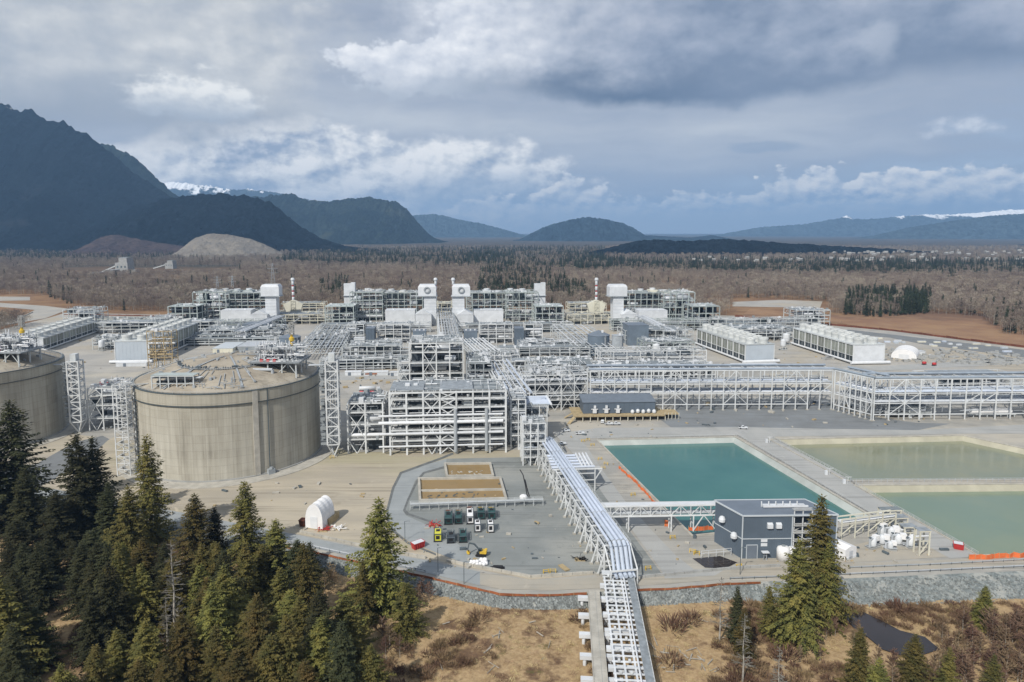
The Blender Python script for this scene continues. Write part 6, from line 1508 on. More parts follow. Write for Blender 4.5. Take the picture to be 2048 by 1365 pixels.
# laydown items on the right
mb = MB()
for i in range(420):
    px, py = rnd.uniform(1640, 2120), 0; v = rnd.random(); py = 700 + v * 26 + (px - 1850) * .03; g = G(px, py)
    s = rnd.choice((.8, 1.2, 2, 3.5)); mb.box((g.x, g.y, .3 + s * .2), (s * rnd.uniform(.8, 3), s, s * .5), rnd.uniform(0, 3))
o = mb.build('laydown_debris', M['concrete_grey'], None, 'stuff')
for i in range(26):
    px = rnd.uniform(1660, 2040); py = 672 + (px - 1660) * .07 + rnd.uniform(-4, 8); g = G(px, py); w = rnd.uniform(3, 9)
    t = thing('storage_crate', 'small pale crate laid out along the far right fence', 'crate', g, rnd.uniform(-.2, .2), 'crates laid out by the far fence')
    block('box', t, (0, 0, .8), (w, 2.4, 1.6), M[rnd.choice(('white_clad', 'pipe_blue', 'cream_clad', 'slate_sky'))]); block('lid', t, (0, 0, 1.65), (w + .1, 2.5, .12), M['pipe_white'])

# ---------------------------------------------------------------- fences, rails, barriers
def railing(label, pts, h=1.2, m='rail_steel', sp=3.0, name='railing', z=.45, group='pond railings', rails=(.5, 1.0)):
    t = thing(name, label, 'railing', pts[0], 0, group); o = Vector(pts[0]); mb = MB()
    for a, b in zip(pts[:-1], pts[1:]):
        a, b = Vector(a) - o, Vector(b) - o; n = max(1, int((b - a).length / sp))
        for f in rails: stick('rail', t, (a.x, a.y, z + h * f), (b.x, b.y, z + h * f), .12, M[m])
        for i in range(n + 1): p = a.lerp(b, i / n); mb.bar((p.x, p.y, 0), (p.x, p.y, z + h), .14)
    mb.build('rail_post', M[m], t, 'stuff'); return t
railing('grey railing along the teal pond side of the pond road', GP([(1473, 872), (1748, 1034)]))
railing('grey railing along the khaki and green pond side of the pond road', GP([(1543, 876), (1696, 958), (1708, 970), (1956, 1112)]))
railing('pale pipe railing on the wall between the khaki and green ponds', GP([(1700, 966), (2340, 962)]), 1.5, 'pipe_grey')
railing('pale railing along the far edge of the teal pond', GP([(1195, 879), (1470, 873)]), .9)
railing('white railing of the small bridge over the drain pool', GP([(1402, 1118), (1462, 1112)]), 2.0, 'white_clad', 2.6, z=1.0)
for i, (px, py, lab) in enumerate(((1652, 950, 'white valve post where the pond divider meets the road, upper one'), (1688, 968, 'white valve post where the pond divider meets the road, lower one'), (1533, 886, 'white valve post at the corner of the khaki pond'))):
    t = thing('valve_post', lab, 'valve', G(px, py), 0); block('cabinet', t, (0, 0, 1.1), (1.3, 1.1, 2.2), M['white_clad']); stick('post', t, (1.8, 0, 0), (1.8, 0, 3.4), .25, S); stick('arm', t, (.4, 0, 3.4), (3.6, 0, 3.4), .2, S)
# orange silt fence along the crest of the bank
def net_fence(label, pts, h, m, name, sp=4.0, wob=.2, cat='fence'):
    t = thing(name, label, cat, pts[0], 0); o = Vector(pts[0]); mb, pb_ = MB(), MB(); pp = []
    for a, b in zip(pts[:-1], pts[1:]):
        n = max(1, int((Vector(b) - Vector(a)).length / sp)); pp += [Vector(a).lerp(Vector(b), i / n) for i in range(n)]
    pp.append(Vector(pts[-1])); q = []
    for p in pp: q.append(p - o + Vector((rnd.uniform(-wob, wob), rnd.uniform(-wob, wob), 0)))
    for a, b in zip(q[:-1], q[1:]):
        ha, hb = h * rnd.uniform(.75, 1.05), h * rnd.uniform(.75, 1.05); d = (b - a).normalized(); n_ = Vector((-d.y, d.x, 0)) * .05
        mb.add([(*(a + n_).xy, 0), (*(b + n_).xy, 0), (*(b + n_).xy, hb), (*(a + n_).xy, ha), (*(a - n_).xy, 0), (*(b - n_).xy, 0), (*(b - n_).xy, hb), (*(a - n_).xy, ha)], [(0, 1, 2, 3), (7, 6, 5, 4), (3, 2, 6, 7), (0, 3, 7, 4), (1, 5, 6, 2)])
    for p in q: pb_.bar((p.x, p.y, -.2), (p.x, p.y, h * 1.15), .14)
    mb.build('netting', M[m], t); pb_.build('fence_post', M['timber_tan'], t, 'stuff'); return t
net_fence('rust-orange silt fence along the crest of the stone bank, left of the trestle', [p + Vector((0, -.6, -.1)) for p in GP([(560, 1092), (600, 1099), (720, 1125), (850, 1154), (1000, 1189), (1100, 1191), (1172, 1187)])], 0.85, 'orange_fence', 'silt_fence')
net_fence('rust-orange silt fence along the crest of the stone bank, right of the trestle', [p + Vector((0, -.6, -.1)) for p in GP([(1272, 1181), (1330, 1178), (1460, 1168), (1520, 1165)])], 0.85, 'orange_fence', 'silt_fence')
net_fence('bright orange boom lying along the left edge of the teal pond', GP([(1238, 937), (1270, 966), (1312, 1010)], .1), 1.5, 'orange_net', 'orange_boom', 2.0, .5, 'boom')
net_fence('bright orange netting under the pipe bridge by the teal pond', GP([(1378, 1062), (1428, 1060)], .1), 1.8, 'orange_net', 'orange_boom', 2.0, .4, 'boom')
net_fence('bright orange boom along the near edge of the green pond', GP([(1940, 1120), (2020, 1116), (2110, 1112)], .1), 2.0, 'orange_net', 'orange_boom', 2.0, .5, 'boom')
net_fence('orange net bundle left of the middle leg of the pipe bridge', GP([(1330, 1052), (1340, 1054)], .1), 3.0, 'orange_net', 'orange_boom', 1.0, .6, 'boom')
net_fence('orange netting at the foot of the white box tent', GP([(1678, 1108), (1692, 1124)], .1), 1.4, 'orange_net', 'orange_boom', 1.0, .4, 'boom')
net_fence('rust-red fence along the far right edge of the site', GP([(1470, 634), (1780, 662), (2048, 696), (2300, 720)]), 2.6, 'rust_red', 'site_fence', 12, .2)
net_fence('rust-red fence along the far left edge of the site', GP([(128, 630), (330, 634), (420, 630)]), 2.0, 'rust_red', 'site_fence', 12, .2)
def barrier(label, pts, m='concrete_pale', L=3.6):
    t = thing('barrier', label, 'barrier', pts[0], 0); o = Vector(pts[0])
    for a, b in zip(pts[:-1], pts[1:]):
        a, b = Vector(a) - o, Vector(b) - o; n = max(1, int((b - a).length / L)); d = (b - a) / n; rz = math.atan2(d.y, d.x)
        for i in range(n):
            p = a + d * (i + .5); block('barrier_block', t, (p.x, p.y, .5), (d.length - .12, .6, 1.0), M[m], rz + rnd.uniform(-.02, .02))
    return t
barrier('row of concrete blocks along the front edge of the grey yard', GP([(893, 1124), (1062, 1156), (1186, 1148)]))
barrier('row of concrete blocks along the perimeter road below the white tent', GP([(600, 1066), (720, 1093), (852, 1118)]))
barrier('row of concrete blocks on the road right of the tall spruce', GP([(1270, 1158), (1330, 1152), (1480, 1138), (1560, 1134)]), 'concrete_grey')
def guardrail(label, pts):
    t = thing('guardrail', label, 'guardrail', pts[0], 0); o = Vector(pts[0]); mb = MB()
    for a, b in zip(pts[:-1], pts[1:]):
        a, b = Vector(a) - o, Vector(b) - o; n = int((b - a).length / 4)
        stick('rail_beam', t, (a.x, a.y, .75), (b.x, b.y, .75), .12, M['pipe_grey'], .4)
        for i in range(n + 1): p = a.lerp(b, i / n); mb.bar((p.x, p.y, 0), (p.x, p.y, .9), .18)
    mb.build('rail_post', M['dark_steel'], t, 'stuff')
guardrail('silver guardrail along the outer edge of the right-hand road', GP([(1460, 1160), (1700, 1151), (1860, 1144), (2048, 1135), (2500, 1110)]))
guardrail('silver guardrail along the inner edge of the right-hand road', GP([(1700, 1138), (1860, 1132), (2048, 1122), (2500, 1098)]))
guardrail('grey rail along the inner edge of the left perimeter road', GP([(430, 1056), (600, 1090), (720, 1116), (850, 1145)]))
# small site furniture
def a_frame(px, py, label, m='safety_yellow', group='yellow barricades'):
    t = thing('barricade', label, 'barricade', G(px, py), rnd.uniform(-.5, .5), group)
    for x in (-1, 1): stick('leg', t, (x, -.5, 0), (x, 0, 1.5), .16, M[m]); stick('leg', t, (x, .5, 0), (x, 0, 1.5), .16, M[m])
    for z in (.7, 1.4): stick('bar', t, (-1.2, 0, z), (1.2, 0, z), .2, M[m], .1)
for i, (px, py, lab) in enumerate(((1166, 884, 'yellow barricade at the back corner of the haul road'), (1176, 882, 'yellow barricade right of the one at the back corner'), (1185, 892, 'yellow barricade near the corner of the teal pond'), (1200, 920, 'yellow barricade beside the loop platform, upper'), (1212, 930, 'yellow barricade beside the loop platform, lower'), (1206, 938, 'yellow barricade nearest the loop platform post'), (1266, 992, 'orange-tipped barricade halfway down the haul road'), (1385, 1106, 'yellow barricade left of the drain pool'), (1393, 1110, 'yellow barricade touching the drain pool railing'), (1478, 1136, 'yellow barricade in front of the blue building'), (1345, 1078, 'orange barricade below the pipe bridge'), (1092, 1147, 'yellow post barricade on the yard edge, left'), (1106, 1146, 'yellow post barricade on the yard edge, right'), (1296, 1140, 'yellow barricade at the near end of the haul road'), (664, 917, 'yellow barricade at the foot of the pointed pipe tower'))): a_frame(px, py, lab)
for i, (px, py, lab) in enumerate(((1047, 1004, 'white round tank on a frame at the end of the walkway'),)):
    t = thing('small_tank', lab, 'tank', G(px, py), 0); mb = MB(); mb.lathe([(.05, 0), (1.7, .1), (1.8, 2), (1.2, 2.6), (.05, 2.9)], 14); mb.build('shell', M['tarp_white'], t, smooth=True, loc=(0, 0, .6)); block('base', t, (0, 0, .3), (3.4, 3.4, .6), M['concrete_grey'])
t = thing('hose_line', 'black hose looping over the gravel beside the jetty rack', 'hose', G(1040, 940), 0)
mb = MB(); hp = [G(px, py, .15) - G(1040, 940) for px, py in ((1040, 940), (1046, 950), (1050, 968), (1054, 990), (1062, 1002), (1056, 985), (1050, 960))]
for a, b in zip(hp[:-1], hp[1:]): mb.tube(a, b, .22, 6)
mb.build('hose', M['black_rubber'], t)
# cluttered rebar frames next to the rack foot
for px, py, lab in ((1160, 1120, 'black tangled frame pile at the foot of the jetty rack'), (868, 1052, 'red and black hose cart left of the green skids'), (646, 1062, 'reddish scrap pile in front of the white tent'), (676, 1058, 'white scrap sheets right of the tent')):
    t = thing('scrap_pile', lab, 'scrap', G(px, py), 0); mb = MB(); rr = random.Random(px)
    for i in range(22): x, y = rr.uniform(-2.2, 2.2), rr.uniform(-1.4, 1.4); mb.bar((x, y, rr.uniform(.1, 1.2)), (x + rr.uniform(-2, 2), y + rr.uniform(-2, 2), rr.uniform(.1, 1.6)), rr.uniform(.1, .35))
    mb.build('scrap_bar', M['black_rubber' if px in (1160,) else 'red_paint' if px in (868, 646) else 'tarp_white'], t, 'stuff')
    block('pallet', t, (0, 0, .12), (4, 2.8, .2), M['timber_tan'])
def lamp_post(px, py, h, label):
    t = thing('lamp_post', label, 'lamp post', G(px, py), 0, 'thin lamp posts'); pipe('pole', t, (0, 0, 0), (0, 0, h), .12, M['dark_steel']); stick('arm', t, (0, 0, h), (1.6, 0, h + .2), .12, M['dark_steel']); block('lamp_head', t, (1.7, 0, h + .15), (.9, .35, .18), M['grey_steel'])
for px, py, h, lab in ((876, 1144, 9, 'thin lamp post on the crest track left of the barrier row'), (810, 1082, 8, 'thin lamp post at the bend of the yard road'), (928, 1168, 8, 'thin lamp post on the outer crest by the silt fence'), (742, 1110, 8, 'thin lamp post behind the centre spruce'), (1480, 1150, 10, 'thin lamp post in front of the blue building apron')): lamp_post(px, py, h, lab)

# ---------------------------------------------------------------- far things
def pylon(px, py, h, label):
    t = thing('power_pylon', label, 'pylon', G(px, py, -.3), R(20), 'power pylons'); mb = MB(); w = h * .09
    for k in range(8):
        z0, z1 = h * k / 8, h * (k + 1) / 8; a, b = w * (1 - k / 9), w * (1 - (k + 1) / 9)
        for i in (-1, 1):
            for j in (-1, 1): mb.bar((i * a, j * a, z0), (i * b, j * b, z1), .5)
            mb.bar((i * a, -a, z0), (-i * b, -b, z1), .35)
    mb.build('tower', M['grey_steel'], t)
    for z in (.72, .84, .95): stick('cross_arm', t, (-h * .16, 0, h * z), (h * .16, 0, h * z), .5, M['grey_steel'])
pylon(547, 592, 62, 'lattice power pylon behind the far left train'); pylon(436, 596, 40, 'short lattice power pylon left of the far left train'); pylon(466, 594, 40, 'lattice power pylon between the two behind the far left train')
def quarry(px0, px1, pyb, pyt, label, k):
    a = G(px0, pyb, -.3); w = (px1 - px0) / FPX * a.y; h = Zat(pyt, a.y)
    t = thing('quarry_building', label, 'building', a, 0, 'quarry buildings')
    mb = MB(); mb.prism([(0, 0), (w, 0), (w, w), (0, w)], 0, h * .7); mb.prism([(w * .3, .5), (w * .95, .5), (w * .95, w), (w * .3, w)], h * .7, h); mb.build('wall', M['concrete_grey'], t)
    block('roof', t, (w * .62, w * .5, h + .6), (w * .7, w, 1.0), M['grey_steel'])
    for i in range(3): block('window', t, (w * (.2 + .3 * i), -.1, h * .45), (w * .12, .3, h * .12), M['dark_steel'])
    stick('conveyor', t, (0, 2, h * .5), (-w * 1.5, 2, 1), 3, M['pale_steel'])
quarry(231, 256, 549, 516, 'tall grey quarry tower block on the far left plain', 1); quarry(330, 346, 538, 522, 'small grey quarry building left of the gravel mound', 2); quarry(205, 228, 551, 541, 'low grey shed beside the quarry tower block', 3); quarry(172, 200, 552, 546, 'flat pale quarry shed at the left of the tower block', 4); quarry(258, 272, 550, 541, 'squat grey shed right of the quarry tower block', 5)
dm('house_wall', (.36, .35, .33), .8, var=.2, vs=.01, rand=.3)
def make_house():
    t = thing('far_house', 'tiny pale house of the town on the far right horizon', 'house', (0, 0, 0), 0, 'houses of the distant town')
    mb = MB(); mb.prism([(0, 0), (14, 0), (14, 9), (0, 9)], 0, 7); mb.build('wall', M['house_wall'], t)
    mb = MB(); mb.add([(-.8, -.8, 7), (14.8, -.8, 7), (14.8, 9.8, 7), (-.8, 9.8, 7), (-.8, 4.5, 10.5), (14.8, 4.5, 10.5)], [(0, 1, 5, 4), (2, 3, 4, 5), (0, 4, 3), (1, 2, 5)]); mb.build('roof', M['concrete_grey'], t)
    mb = MB()
    for x in (3, 7, 11): mb.box((x, -.05, 4), (1.6, .2, 1.6))
    mb.build('window', M['glass_dark'], t); return t
hs = make_house(); first = True
for i in range(84):
    px = rnd.uniform(1665, 2075) if i < 60 else rnd.uniform(1380, 1900); py = rnd.uniform(512, 522) if i < 45 else rnd.uniform(524, 533)
    g = G(px, py, 0); c = hs if first else copy_tree(hs); first = False; c.location = (g.x, g.y, rnd.uniform(14, 30) if i < 45 else 16); c.rotation_euler = (0, 0, rnd.uniform(-1, 1)); s = rnd.uniform(.5, 1.0); c.scale = (s * 1.2, s, s)

def in_poly(p, poly):
    x, y = p; c = False
    for i in range(len(poly)):
        (x1, y1), (x2, y2) = poly[i], poly[i - 1]
        if (y1 > y) != (y2 > y) and x < (x2 - x1) * (y - y1) / (y2 - y1) + x1: c = not c
    return c
# loose things strewn over the yards: pallets, drums, offcuts
mb = MB(); mb2 = MB(); mb3 = MB()
for reg, n in ((((800, 960), (1180, 1140)), 90), (((250, 960), (780, 1060)), 60), (((1200, 900), (1420, 1130)), 70), (((1330, 805), (1850, 855)), 90), (((640, 740), (830, 780)), 60), (((1500, 1090), (1900, 1130)), 60), (((1120, 845), (1330, 880)), 40), (((150, 640), (600, 740)), 120), (((1200, 640), (1700, 740)), 140)):
    for i in range(n):
        g = G(rnd.uniform(reg[0][0], reg[1][0]), rnd.uniform(reg[0][1], reg[1][1]))
        if any(in_poly((g.x, g.y), [(p.x, p.y) for p in inset(q, -1.5)]) for q in pond_rims.values()) or (Vector((g.x, g.y)) - Vector(T1)).length < 58 or rnd.random() < .35: continue
        s = rnd.choice((.3, .5, .8, 1.2)) * (1.0 if g.y < 450 else 1.8)
        rnd.choice((mb, mb2, mb3)).box((g.x, g.y, .1 + s * .3), (s * rnd.uniform(.8, 3), s * rnd.uniform(.6, 1.2), s * .6), rnd.uniform(0, 3))
mb.build('yard_debris', M['concrete_pale'], None, 'stuff'); mb2.build('yard_debris', M['dark_steel'], None, 'stuff'); mb3.build('yard_debris', M['timber_tan'], None, 'stuff')
# ================================================================ VEGETATION
def leaf_mat(name, a, b, c, rand=.35, vs=.35, trans=0.0):
    m_ = bpy.data.materials.new(name); m_.use_nodes = True; x = NX(m_.node_tree); bs = x.N['Principled BSDF']
    bs.inputs['Roughness'].default_value = .85; bs.inputs['Specular IOR Level'].default_value = .12
    geo = x.new('ShaderNodeNewGeometry'); oi = x.new('ShaderNodeObjectInfo')
    n = x.noise(geo.outputs['Position'], vs, 4, .65)
    col = x.mix(x.ss(n, .34, .66), a, b)
    col = x.mix(x.m('MULTIPLY', x.ss(x.noise(geo.outputs['Position'], vs * .35, 3, .6), .55, .75), .7), col, c)
    hv = x.new('ShaderNodeHueSaturation'); x.L.new(x.m('MULTIPLY_ADD', oi.outputs['Random'], rand * 2, 1 - rand), hv.inputs['Value'])
    x.L.new(x.m('MULTIPLY_ADD', oi.outputs['Random'], .05, .475), hv.inputs['Hue']); x.L.new(col, hv.inputs['Color']); x.L.new(hv.outputs[0], bs.inputs['Base Color'])
    M[name] = m_; return m_
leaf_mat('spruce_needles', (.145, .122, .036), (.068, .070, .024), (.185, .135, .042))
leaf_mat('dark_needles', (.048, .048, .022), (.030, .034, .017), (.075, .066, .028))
leaf_mat('far_needles', (.050, .064, .038), (.036, .048, .03), (.07, .078, .045), vs=.05)
leaf_mat('bare_twigs', (.28, .235, .195), (.20, .163, .135), (.33, .29, .235), rand=.3, vs=.006)
leaf_mat('alder_twigs', (.20, .135, .09), (.14, .092, .062), (.25, .18, .12), rand=.3, vs=.1)
leaf_mat('brown_brush', (.195, .13, .08), (.13, .083, .052), (.25, .17, .10), rand=.35, vs=.3)
leaf_mat('straw', (.47, .36, .205), (.37, .265, .14), (.52, .42, .26), rand=.25, vs=.3)
leaf_mat('lichen_twigs', (.20, .19, .165), (.15, .145, .125), (.26, .25, .21), rand=.2)
dm('bark', (.12, .095, .075), .95, var=.4, vs=1.5)
dm('pale_bark', (.36, .335, .29), .95, var=.3, vs=1.0)

def kite(mb_v, mb_f, base, d, side, up, l, w):
    o = len(mb_v); m_ = base + d * (l * .45)
    mb_v += [tuple(base), tuple(m_ + side * w), tuple(base + d * l + up * (-.10 * l)), tuple(m_ - side * w)]; mb_f.append((o, o + 1, o + 2, o + 3))
UP = Vector((0, 0, 1))
def conifer_mesh(h, rad, seed, levels=54, step=.55, gap=.0, name='crown', m='spruce_needles', power=.8, low=.05, droop=.035, thin=1.0):
    rr = random.Random(seed); V, F = [], []
    ph = [rr.uniform(0, 6.28) for _ in range(4)]
    for k in range(levels):
        f = (k + rr.uniform(-.3, .3)) / levels; f = min(.985, max(0.0, low + (1 - low) * f)); z = h * f
        env = rad * ((1 - f) ** power) * (1 + .14 * math.sin(f * 23 + ph[0]) + .10 * math.sin(f * 51 + ph[1])) * min(1.0, .55 + f * 3.0)
        nb = rr.choice((5, 6, 6, 7)) if f < .85 else 4
        a0 = rr.uniform(0, 6.28)
        for b in range(nb):
            if rr.random() < gap: continue
            az = a0 + 6.283 * b / nb + rr.uniform(-.35, .35)
            L = max(.5, env * rr.uniform(.62, 1.12) * (1 + .16 * math.sin(az * 2 + ph[2]) + .1 * math.sin(az * 3 + f * 9 + ph[3])))
            el = -.32 + .75 * f + rr.uniform(-.14, .14)
            hd = Vector((math.cos(az), math.sin(az), 0)); sd_ = Vector((-hd.y, hd.x, 0))
            s = L * .16
            while s < L:
                t = s / L; zz = z + math.tan(el) * s - droop * s * s + .02 * s * s * t
                p = hd * s + UP * zz + sd_ * rr.uniform(-.12, .12)
                l = (.75 + .95 * (1 - t)) * rr.uniform(.7, 1.25) * min(1.0, .45 + L * .22) * thin; w = .21 * rr.uniform(.8, 1.5) * thin
                for sgn in (-1, 1):
                    d = (hd * rr.uniform(.45, .9) + sd_ * sgn * rr.uniform(.5, 1.0) + UP * rr.uniform(-.55, .05)).normalized()
                    sv = d.cross(UP).normalized() * .75 + UP * rr.uniform(-.7, .7)
                    kite(V, F, p, d, sv.normalized(), UP, l, w)
                if rr.random() < .6:
                    d = (hd * .35 + sd_ * rr.uniform(-.4, .4) - UP * rr.uniform(.5, 1.0)).normalized(); kite(V, F, p, d, sd_, UP, l * .9, w * .9)
                s += step * rr.uniform(.8, 1.25)
            d = (hd + UP * (math.tan(el) - 2 * droop * L + .2)).normalized(); p = hd * L * .9 + UP * (z + math.tan(el) * L * .9 - droop * L * L * .81); kite(V, F, p, d, sd_, UP, .9 * thin, .2)
    for k in range(6): kite(V, F, Vector((0, 0, h * .985 - k * .25)), Vector((rr.uniform(-.3, .3), rr.uniform(-.3, .3), 1)).normalized(), Vector((1, 0, 0)), UP, .9, .12)
    me = bpy.data.meshes.new(name); me.from_pydata(V, [], F); me.materials.append(M[m]); return me
def trunk_mesh(h, r, m='bark', seed=0):
    mb = MB(); rr = random.Random(seed); n = 6; pts = []
    for k in range(n + 1): pts.append((rr.uniform(-.15, .15) * (k > 0), rr.uniform(-.15, .15) * (k > 0), h * k / n))
    vs = []
    for k, p in enumerate(pts):
        q = r * (1 - .93 * k / n)
        for i in range(7): a = 6.283 * i / 7; vs.append((p[0] + q * math.cos(a), p[1] + q * math.sin(a), p[2] - (1.0 if k == 0 else 0)))
    mb.add(vs, [(k * 7 + i, k * 7 + (i + 1) % 7, (k + 1) * 7 + (i + 1) % 7, (k + 1) * 7 + i) for k in range(n) for i in range(7)])
    return mb.mesh('trunk', M[m], True)
NEAR = []       # near spruce variants, all 40 m tall
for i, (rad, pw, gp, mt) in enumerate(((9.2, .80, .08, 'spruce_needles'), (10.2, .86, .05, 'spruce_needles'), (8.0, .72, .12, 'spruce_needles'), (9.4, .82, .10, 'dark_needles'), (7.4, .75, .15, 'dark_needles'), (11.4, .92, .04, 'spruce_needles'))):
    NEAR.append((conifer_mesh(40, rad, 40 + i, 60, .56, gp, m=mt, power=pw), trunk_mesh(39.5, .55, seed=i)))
def spruce(px, ptop, Y, var, label, group='spruces in front of the plant', name='spruce_tree', wide=1.0, zb=None, cat='tree'):
    p = GY(px, ptop, Y); zb = WET - .2 if zb is None else zb; h = p.z - zb
    cm, tm = NEAR[var]; s = h / 40.0
    t = thing(name, label, cat, (p.x, p.y, zb), rnd.uniform(0, 6.28), group)
    w = wide * (.55 * s + .45) * 1.18
    for nm, me in (('crown', cm), ('trunk', tm)):
        o = bpy.data.objects.new(nm, me); C.objects.link(o); o.parent = t; o.scale = (w, w, s)
    return t
# left stand, from the back to the front; tops set by the skyline they make
stand = [
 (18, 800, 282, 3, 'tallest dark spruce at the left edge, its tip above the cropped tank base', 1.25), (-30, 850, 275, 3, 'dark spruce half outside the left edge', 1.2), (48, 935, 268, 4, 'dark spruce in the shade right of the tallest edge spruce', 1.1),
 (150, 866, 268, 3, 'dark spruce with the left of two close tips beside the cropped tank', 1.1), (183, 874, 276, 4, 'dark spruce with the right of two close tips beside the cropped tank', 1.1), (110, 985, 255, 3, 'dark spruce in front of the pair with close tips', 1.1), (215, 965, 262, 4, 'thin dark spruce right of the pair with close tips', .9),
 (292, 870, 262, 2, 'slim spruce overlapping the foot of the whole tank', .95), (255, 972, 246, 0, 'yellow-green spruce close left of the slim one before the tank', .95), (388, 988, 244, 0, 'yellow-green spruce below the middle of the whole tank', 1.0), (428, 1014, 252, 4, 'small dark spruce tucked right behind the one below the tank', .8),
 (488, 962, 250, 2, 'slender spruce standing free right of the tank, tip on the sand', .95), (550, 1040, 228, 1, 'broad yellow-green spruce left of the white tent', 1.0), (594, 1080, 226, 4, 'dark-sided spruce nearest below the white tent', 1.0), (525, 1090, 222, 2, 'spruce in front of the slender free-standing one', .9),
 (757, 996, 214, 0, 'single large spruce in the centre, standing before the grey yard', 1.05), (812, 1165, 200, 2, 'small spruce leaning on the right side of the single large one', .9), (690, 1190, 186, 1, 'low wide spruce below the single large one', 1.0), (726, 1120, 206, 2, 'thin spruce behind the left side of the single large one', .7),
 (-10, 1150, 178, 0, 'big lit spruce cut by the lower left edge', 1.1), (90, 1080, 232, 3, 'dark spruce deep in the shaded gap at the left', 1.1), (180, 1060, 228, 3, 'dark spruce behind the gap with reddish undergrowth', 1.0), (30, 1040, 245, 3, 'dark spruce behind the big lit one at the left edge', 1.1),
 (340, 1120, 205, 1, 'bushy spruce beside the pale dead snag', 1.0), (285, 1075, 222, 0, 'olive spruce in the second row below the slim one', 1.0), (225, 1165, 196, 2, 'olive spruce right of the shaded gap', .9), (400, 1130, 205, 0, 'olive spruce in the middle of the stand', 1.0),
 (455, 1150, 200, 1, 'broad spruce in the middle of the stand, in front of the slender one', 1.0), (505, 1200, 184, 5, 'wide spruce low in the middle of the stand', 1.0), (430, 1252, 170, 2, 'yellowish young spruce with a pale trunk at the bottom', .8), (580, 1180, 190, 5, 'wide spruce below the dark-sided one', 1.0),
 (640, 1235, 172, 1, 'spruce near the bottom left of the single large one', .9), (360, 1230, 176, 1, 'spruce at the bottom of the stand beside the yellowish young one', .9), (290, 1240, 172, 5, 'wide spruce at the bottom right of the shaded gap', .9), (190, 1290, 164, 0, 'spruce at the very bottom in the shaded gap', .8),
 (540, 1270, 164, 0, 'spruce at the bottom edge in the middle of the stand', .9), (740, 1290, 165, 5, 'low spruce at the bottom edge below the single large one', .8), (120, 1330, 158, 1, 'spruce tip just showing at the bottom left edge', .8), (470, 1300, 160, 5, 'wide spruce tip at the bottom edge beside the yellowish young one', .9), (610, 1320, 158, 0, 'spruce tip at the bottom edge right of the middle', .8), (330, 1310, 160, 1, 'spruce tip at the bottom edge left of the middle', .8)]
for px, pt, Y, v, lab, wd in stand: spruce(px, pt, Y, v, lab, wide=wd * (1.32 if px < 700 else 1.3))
right = [
 (1645, 990, 212, 0, 'tall spruce standing over the right end of the blue building', 1.12), (1600, 1078, 198, 1, 'spruce left in front of the tall one by the blue building', 1.12), (1540, 1172, 200, 2, 'little dark spruce at the left foot of the pair by the blue building', .7), (1660, 1080, 206, 5, 'bushy spruce on the right flank of the tall one', .7), (1476, 1172, 196, 4, 'small spruce with grey lichen twigs left of the building pair', .7),
 (1972, 1172, 206, 1, 'lone little spruce on the bank at the far right', .8), (1722, 1255, 172, 1, 'broad low spruce left below the creek', .8), (1832, 1268, 172, 0, 'dark little spruce right of the creek', .9), (1900, 1296, 168, 1, 'low spruce in the brown thicket', .7), (1760, 1315, 160, 5, 'low spruce at the bottom edge below the creek', .8), (1990, 1310, 166, 1, 'low spruce at the lower right corner', .7), (1490, 1215, 190, 2, 'tiny spruce right of the lichen-grey one', .7),
 (936, 1246, 208, 1, 'round green young spruce alone on the dry grass', .95), (898, 1284, 200, 1, 'round green young spruce nearer the bottom of the dry grass', .95)]
for px, pt, Y, v, lab, wd in right: spruce(px, pt, Y, v, lab, group='spruces on the bog', wide=wd)

fill_rr = random.Random(99)
for i in range(48):
    px = fill_rr.uniform(-80, 690); Yf = fill_rr.uniform(158, 236)
    if px > 640: Yf = fill_rr.uniform(150, 176)
    top = proj((0, Yf, WET + fill_rr.uniform(16, 29)))[1]
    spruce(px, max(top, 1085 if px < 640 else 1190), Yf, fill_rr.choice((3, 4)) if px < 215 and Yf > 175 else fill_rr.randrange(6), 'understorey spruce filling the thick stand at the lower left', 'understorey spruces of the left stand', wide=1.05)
# bare trees and the dead snag
def bare_mesh(h, seed, n1=22, n2=7, spread=.36, wt=.15, name='branches', m='alder_twigs', up=.7):
    rr = random.Random(seed); mb = MB()
    for i in range(n1):
        f = rr.uniform(.22, .97); az = rr.uniform(0, 6.28); L = h * spread * (1.1 - f) * rr.uniform(.6, 1.3) + .4
        d = Vector((math.cos(az), math.sin(az), rr.uniform(up * .5, up * 1.6))).normalized(); p = Vector((0, 0, h * f)); e = p + d * L
        mb.bar(p, e, wt * .9, n=3)
        for j in range(n2):
            t = rr.uniform(.3, 1); q = p.lerp(e, t); d2 = (d + Vector((rr.uniform(-1, 1), rr.uniform(-1, 1), rr.uniform(-.2, .9))) * .8).normalized(); mb.bar(q, q + d2 * L * rr.uniform(.2, .5), wt * .5, n=3)
    return mb.mesh(name, M[m])
BARE = [(bare_mesh(10, s, 34, 12), trunk_mesh(10, .13, 'pale_bark', s)) for s in (1, 2, 3)]
SNAG = (bare_mesh(22, 9, 60, 4, .13, .12, m='lichen_twigs', up=.05), trunk_mesh(22, .34, 'pale_bark', 9))
def bare_tree(loc, h, var, label, group, pair=None, name='bare_tree'):
    bm_m, tm = pair or BARE[var]; s = h / (22.0 if pair else 10.0); t = thing(name, label, 'tree', loc, rnd.uniform(0, 6.28), group)
    for nm, me in (('branches', bm_m), ('trunk', tm)):
        o = bpy.data.objects.new(nm, me); C.objects.link(o); o.parent = t; o.scale = (s, s, s)
        if nm == 'branches': o['kind'] = 'stuff'
def snag(px, pt, Y, label):
    p = GY(px, pt, Y); bare_tree((p.x, p.y, WET - .2), p.z - WET, 0, label, 'dead standing snags', SNAG, 'dead_snag')
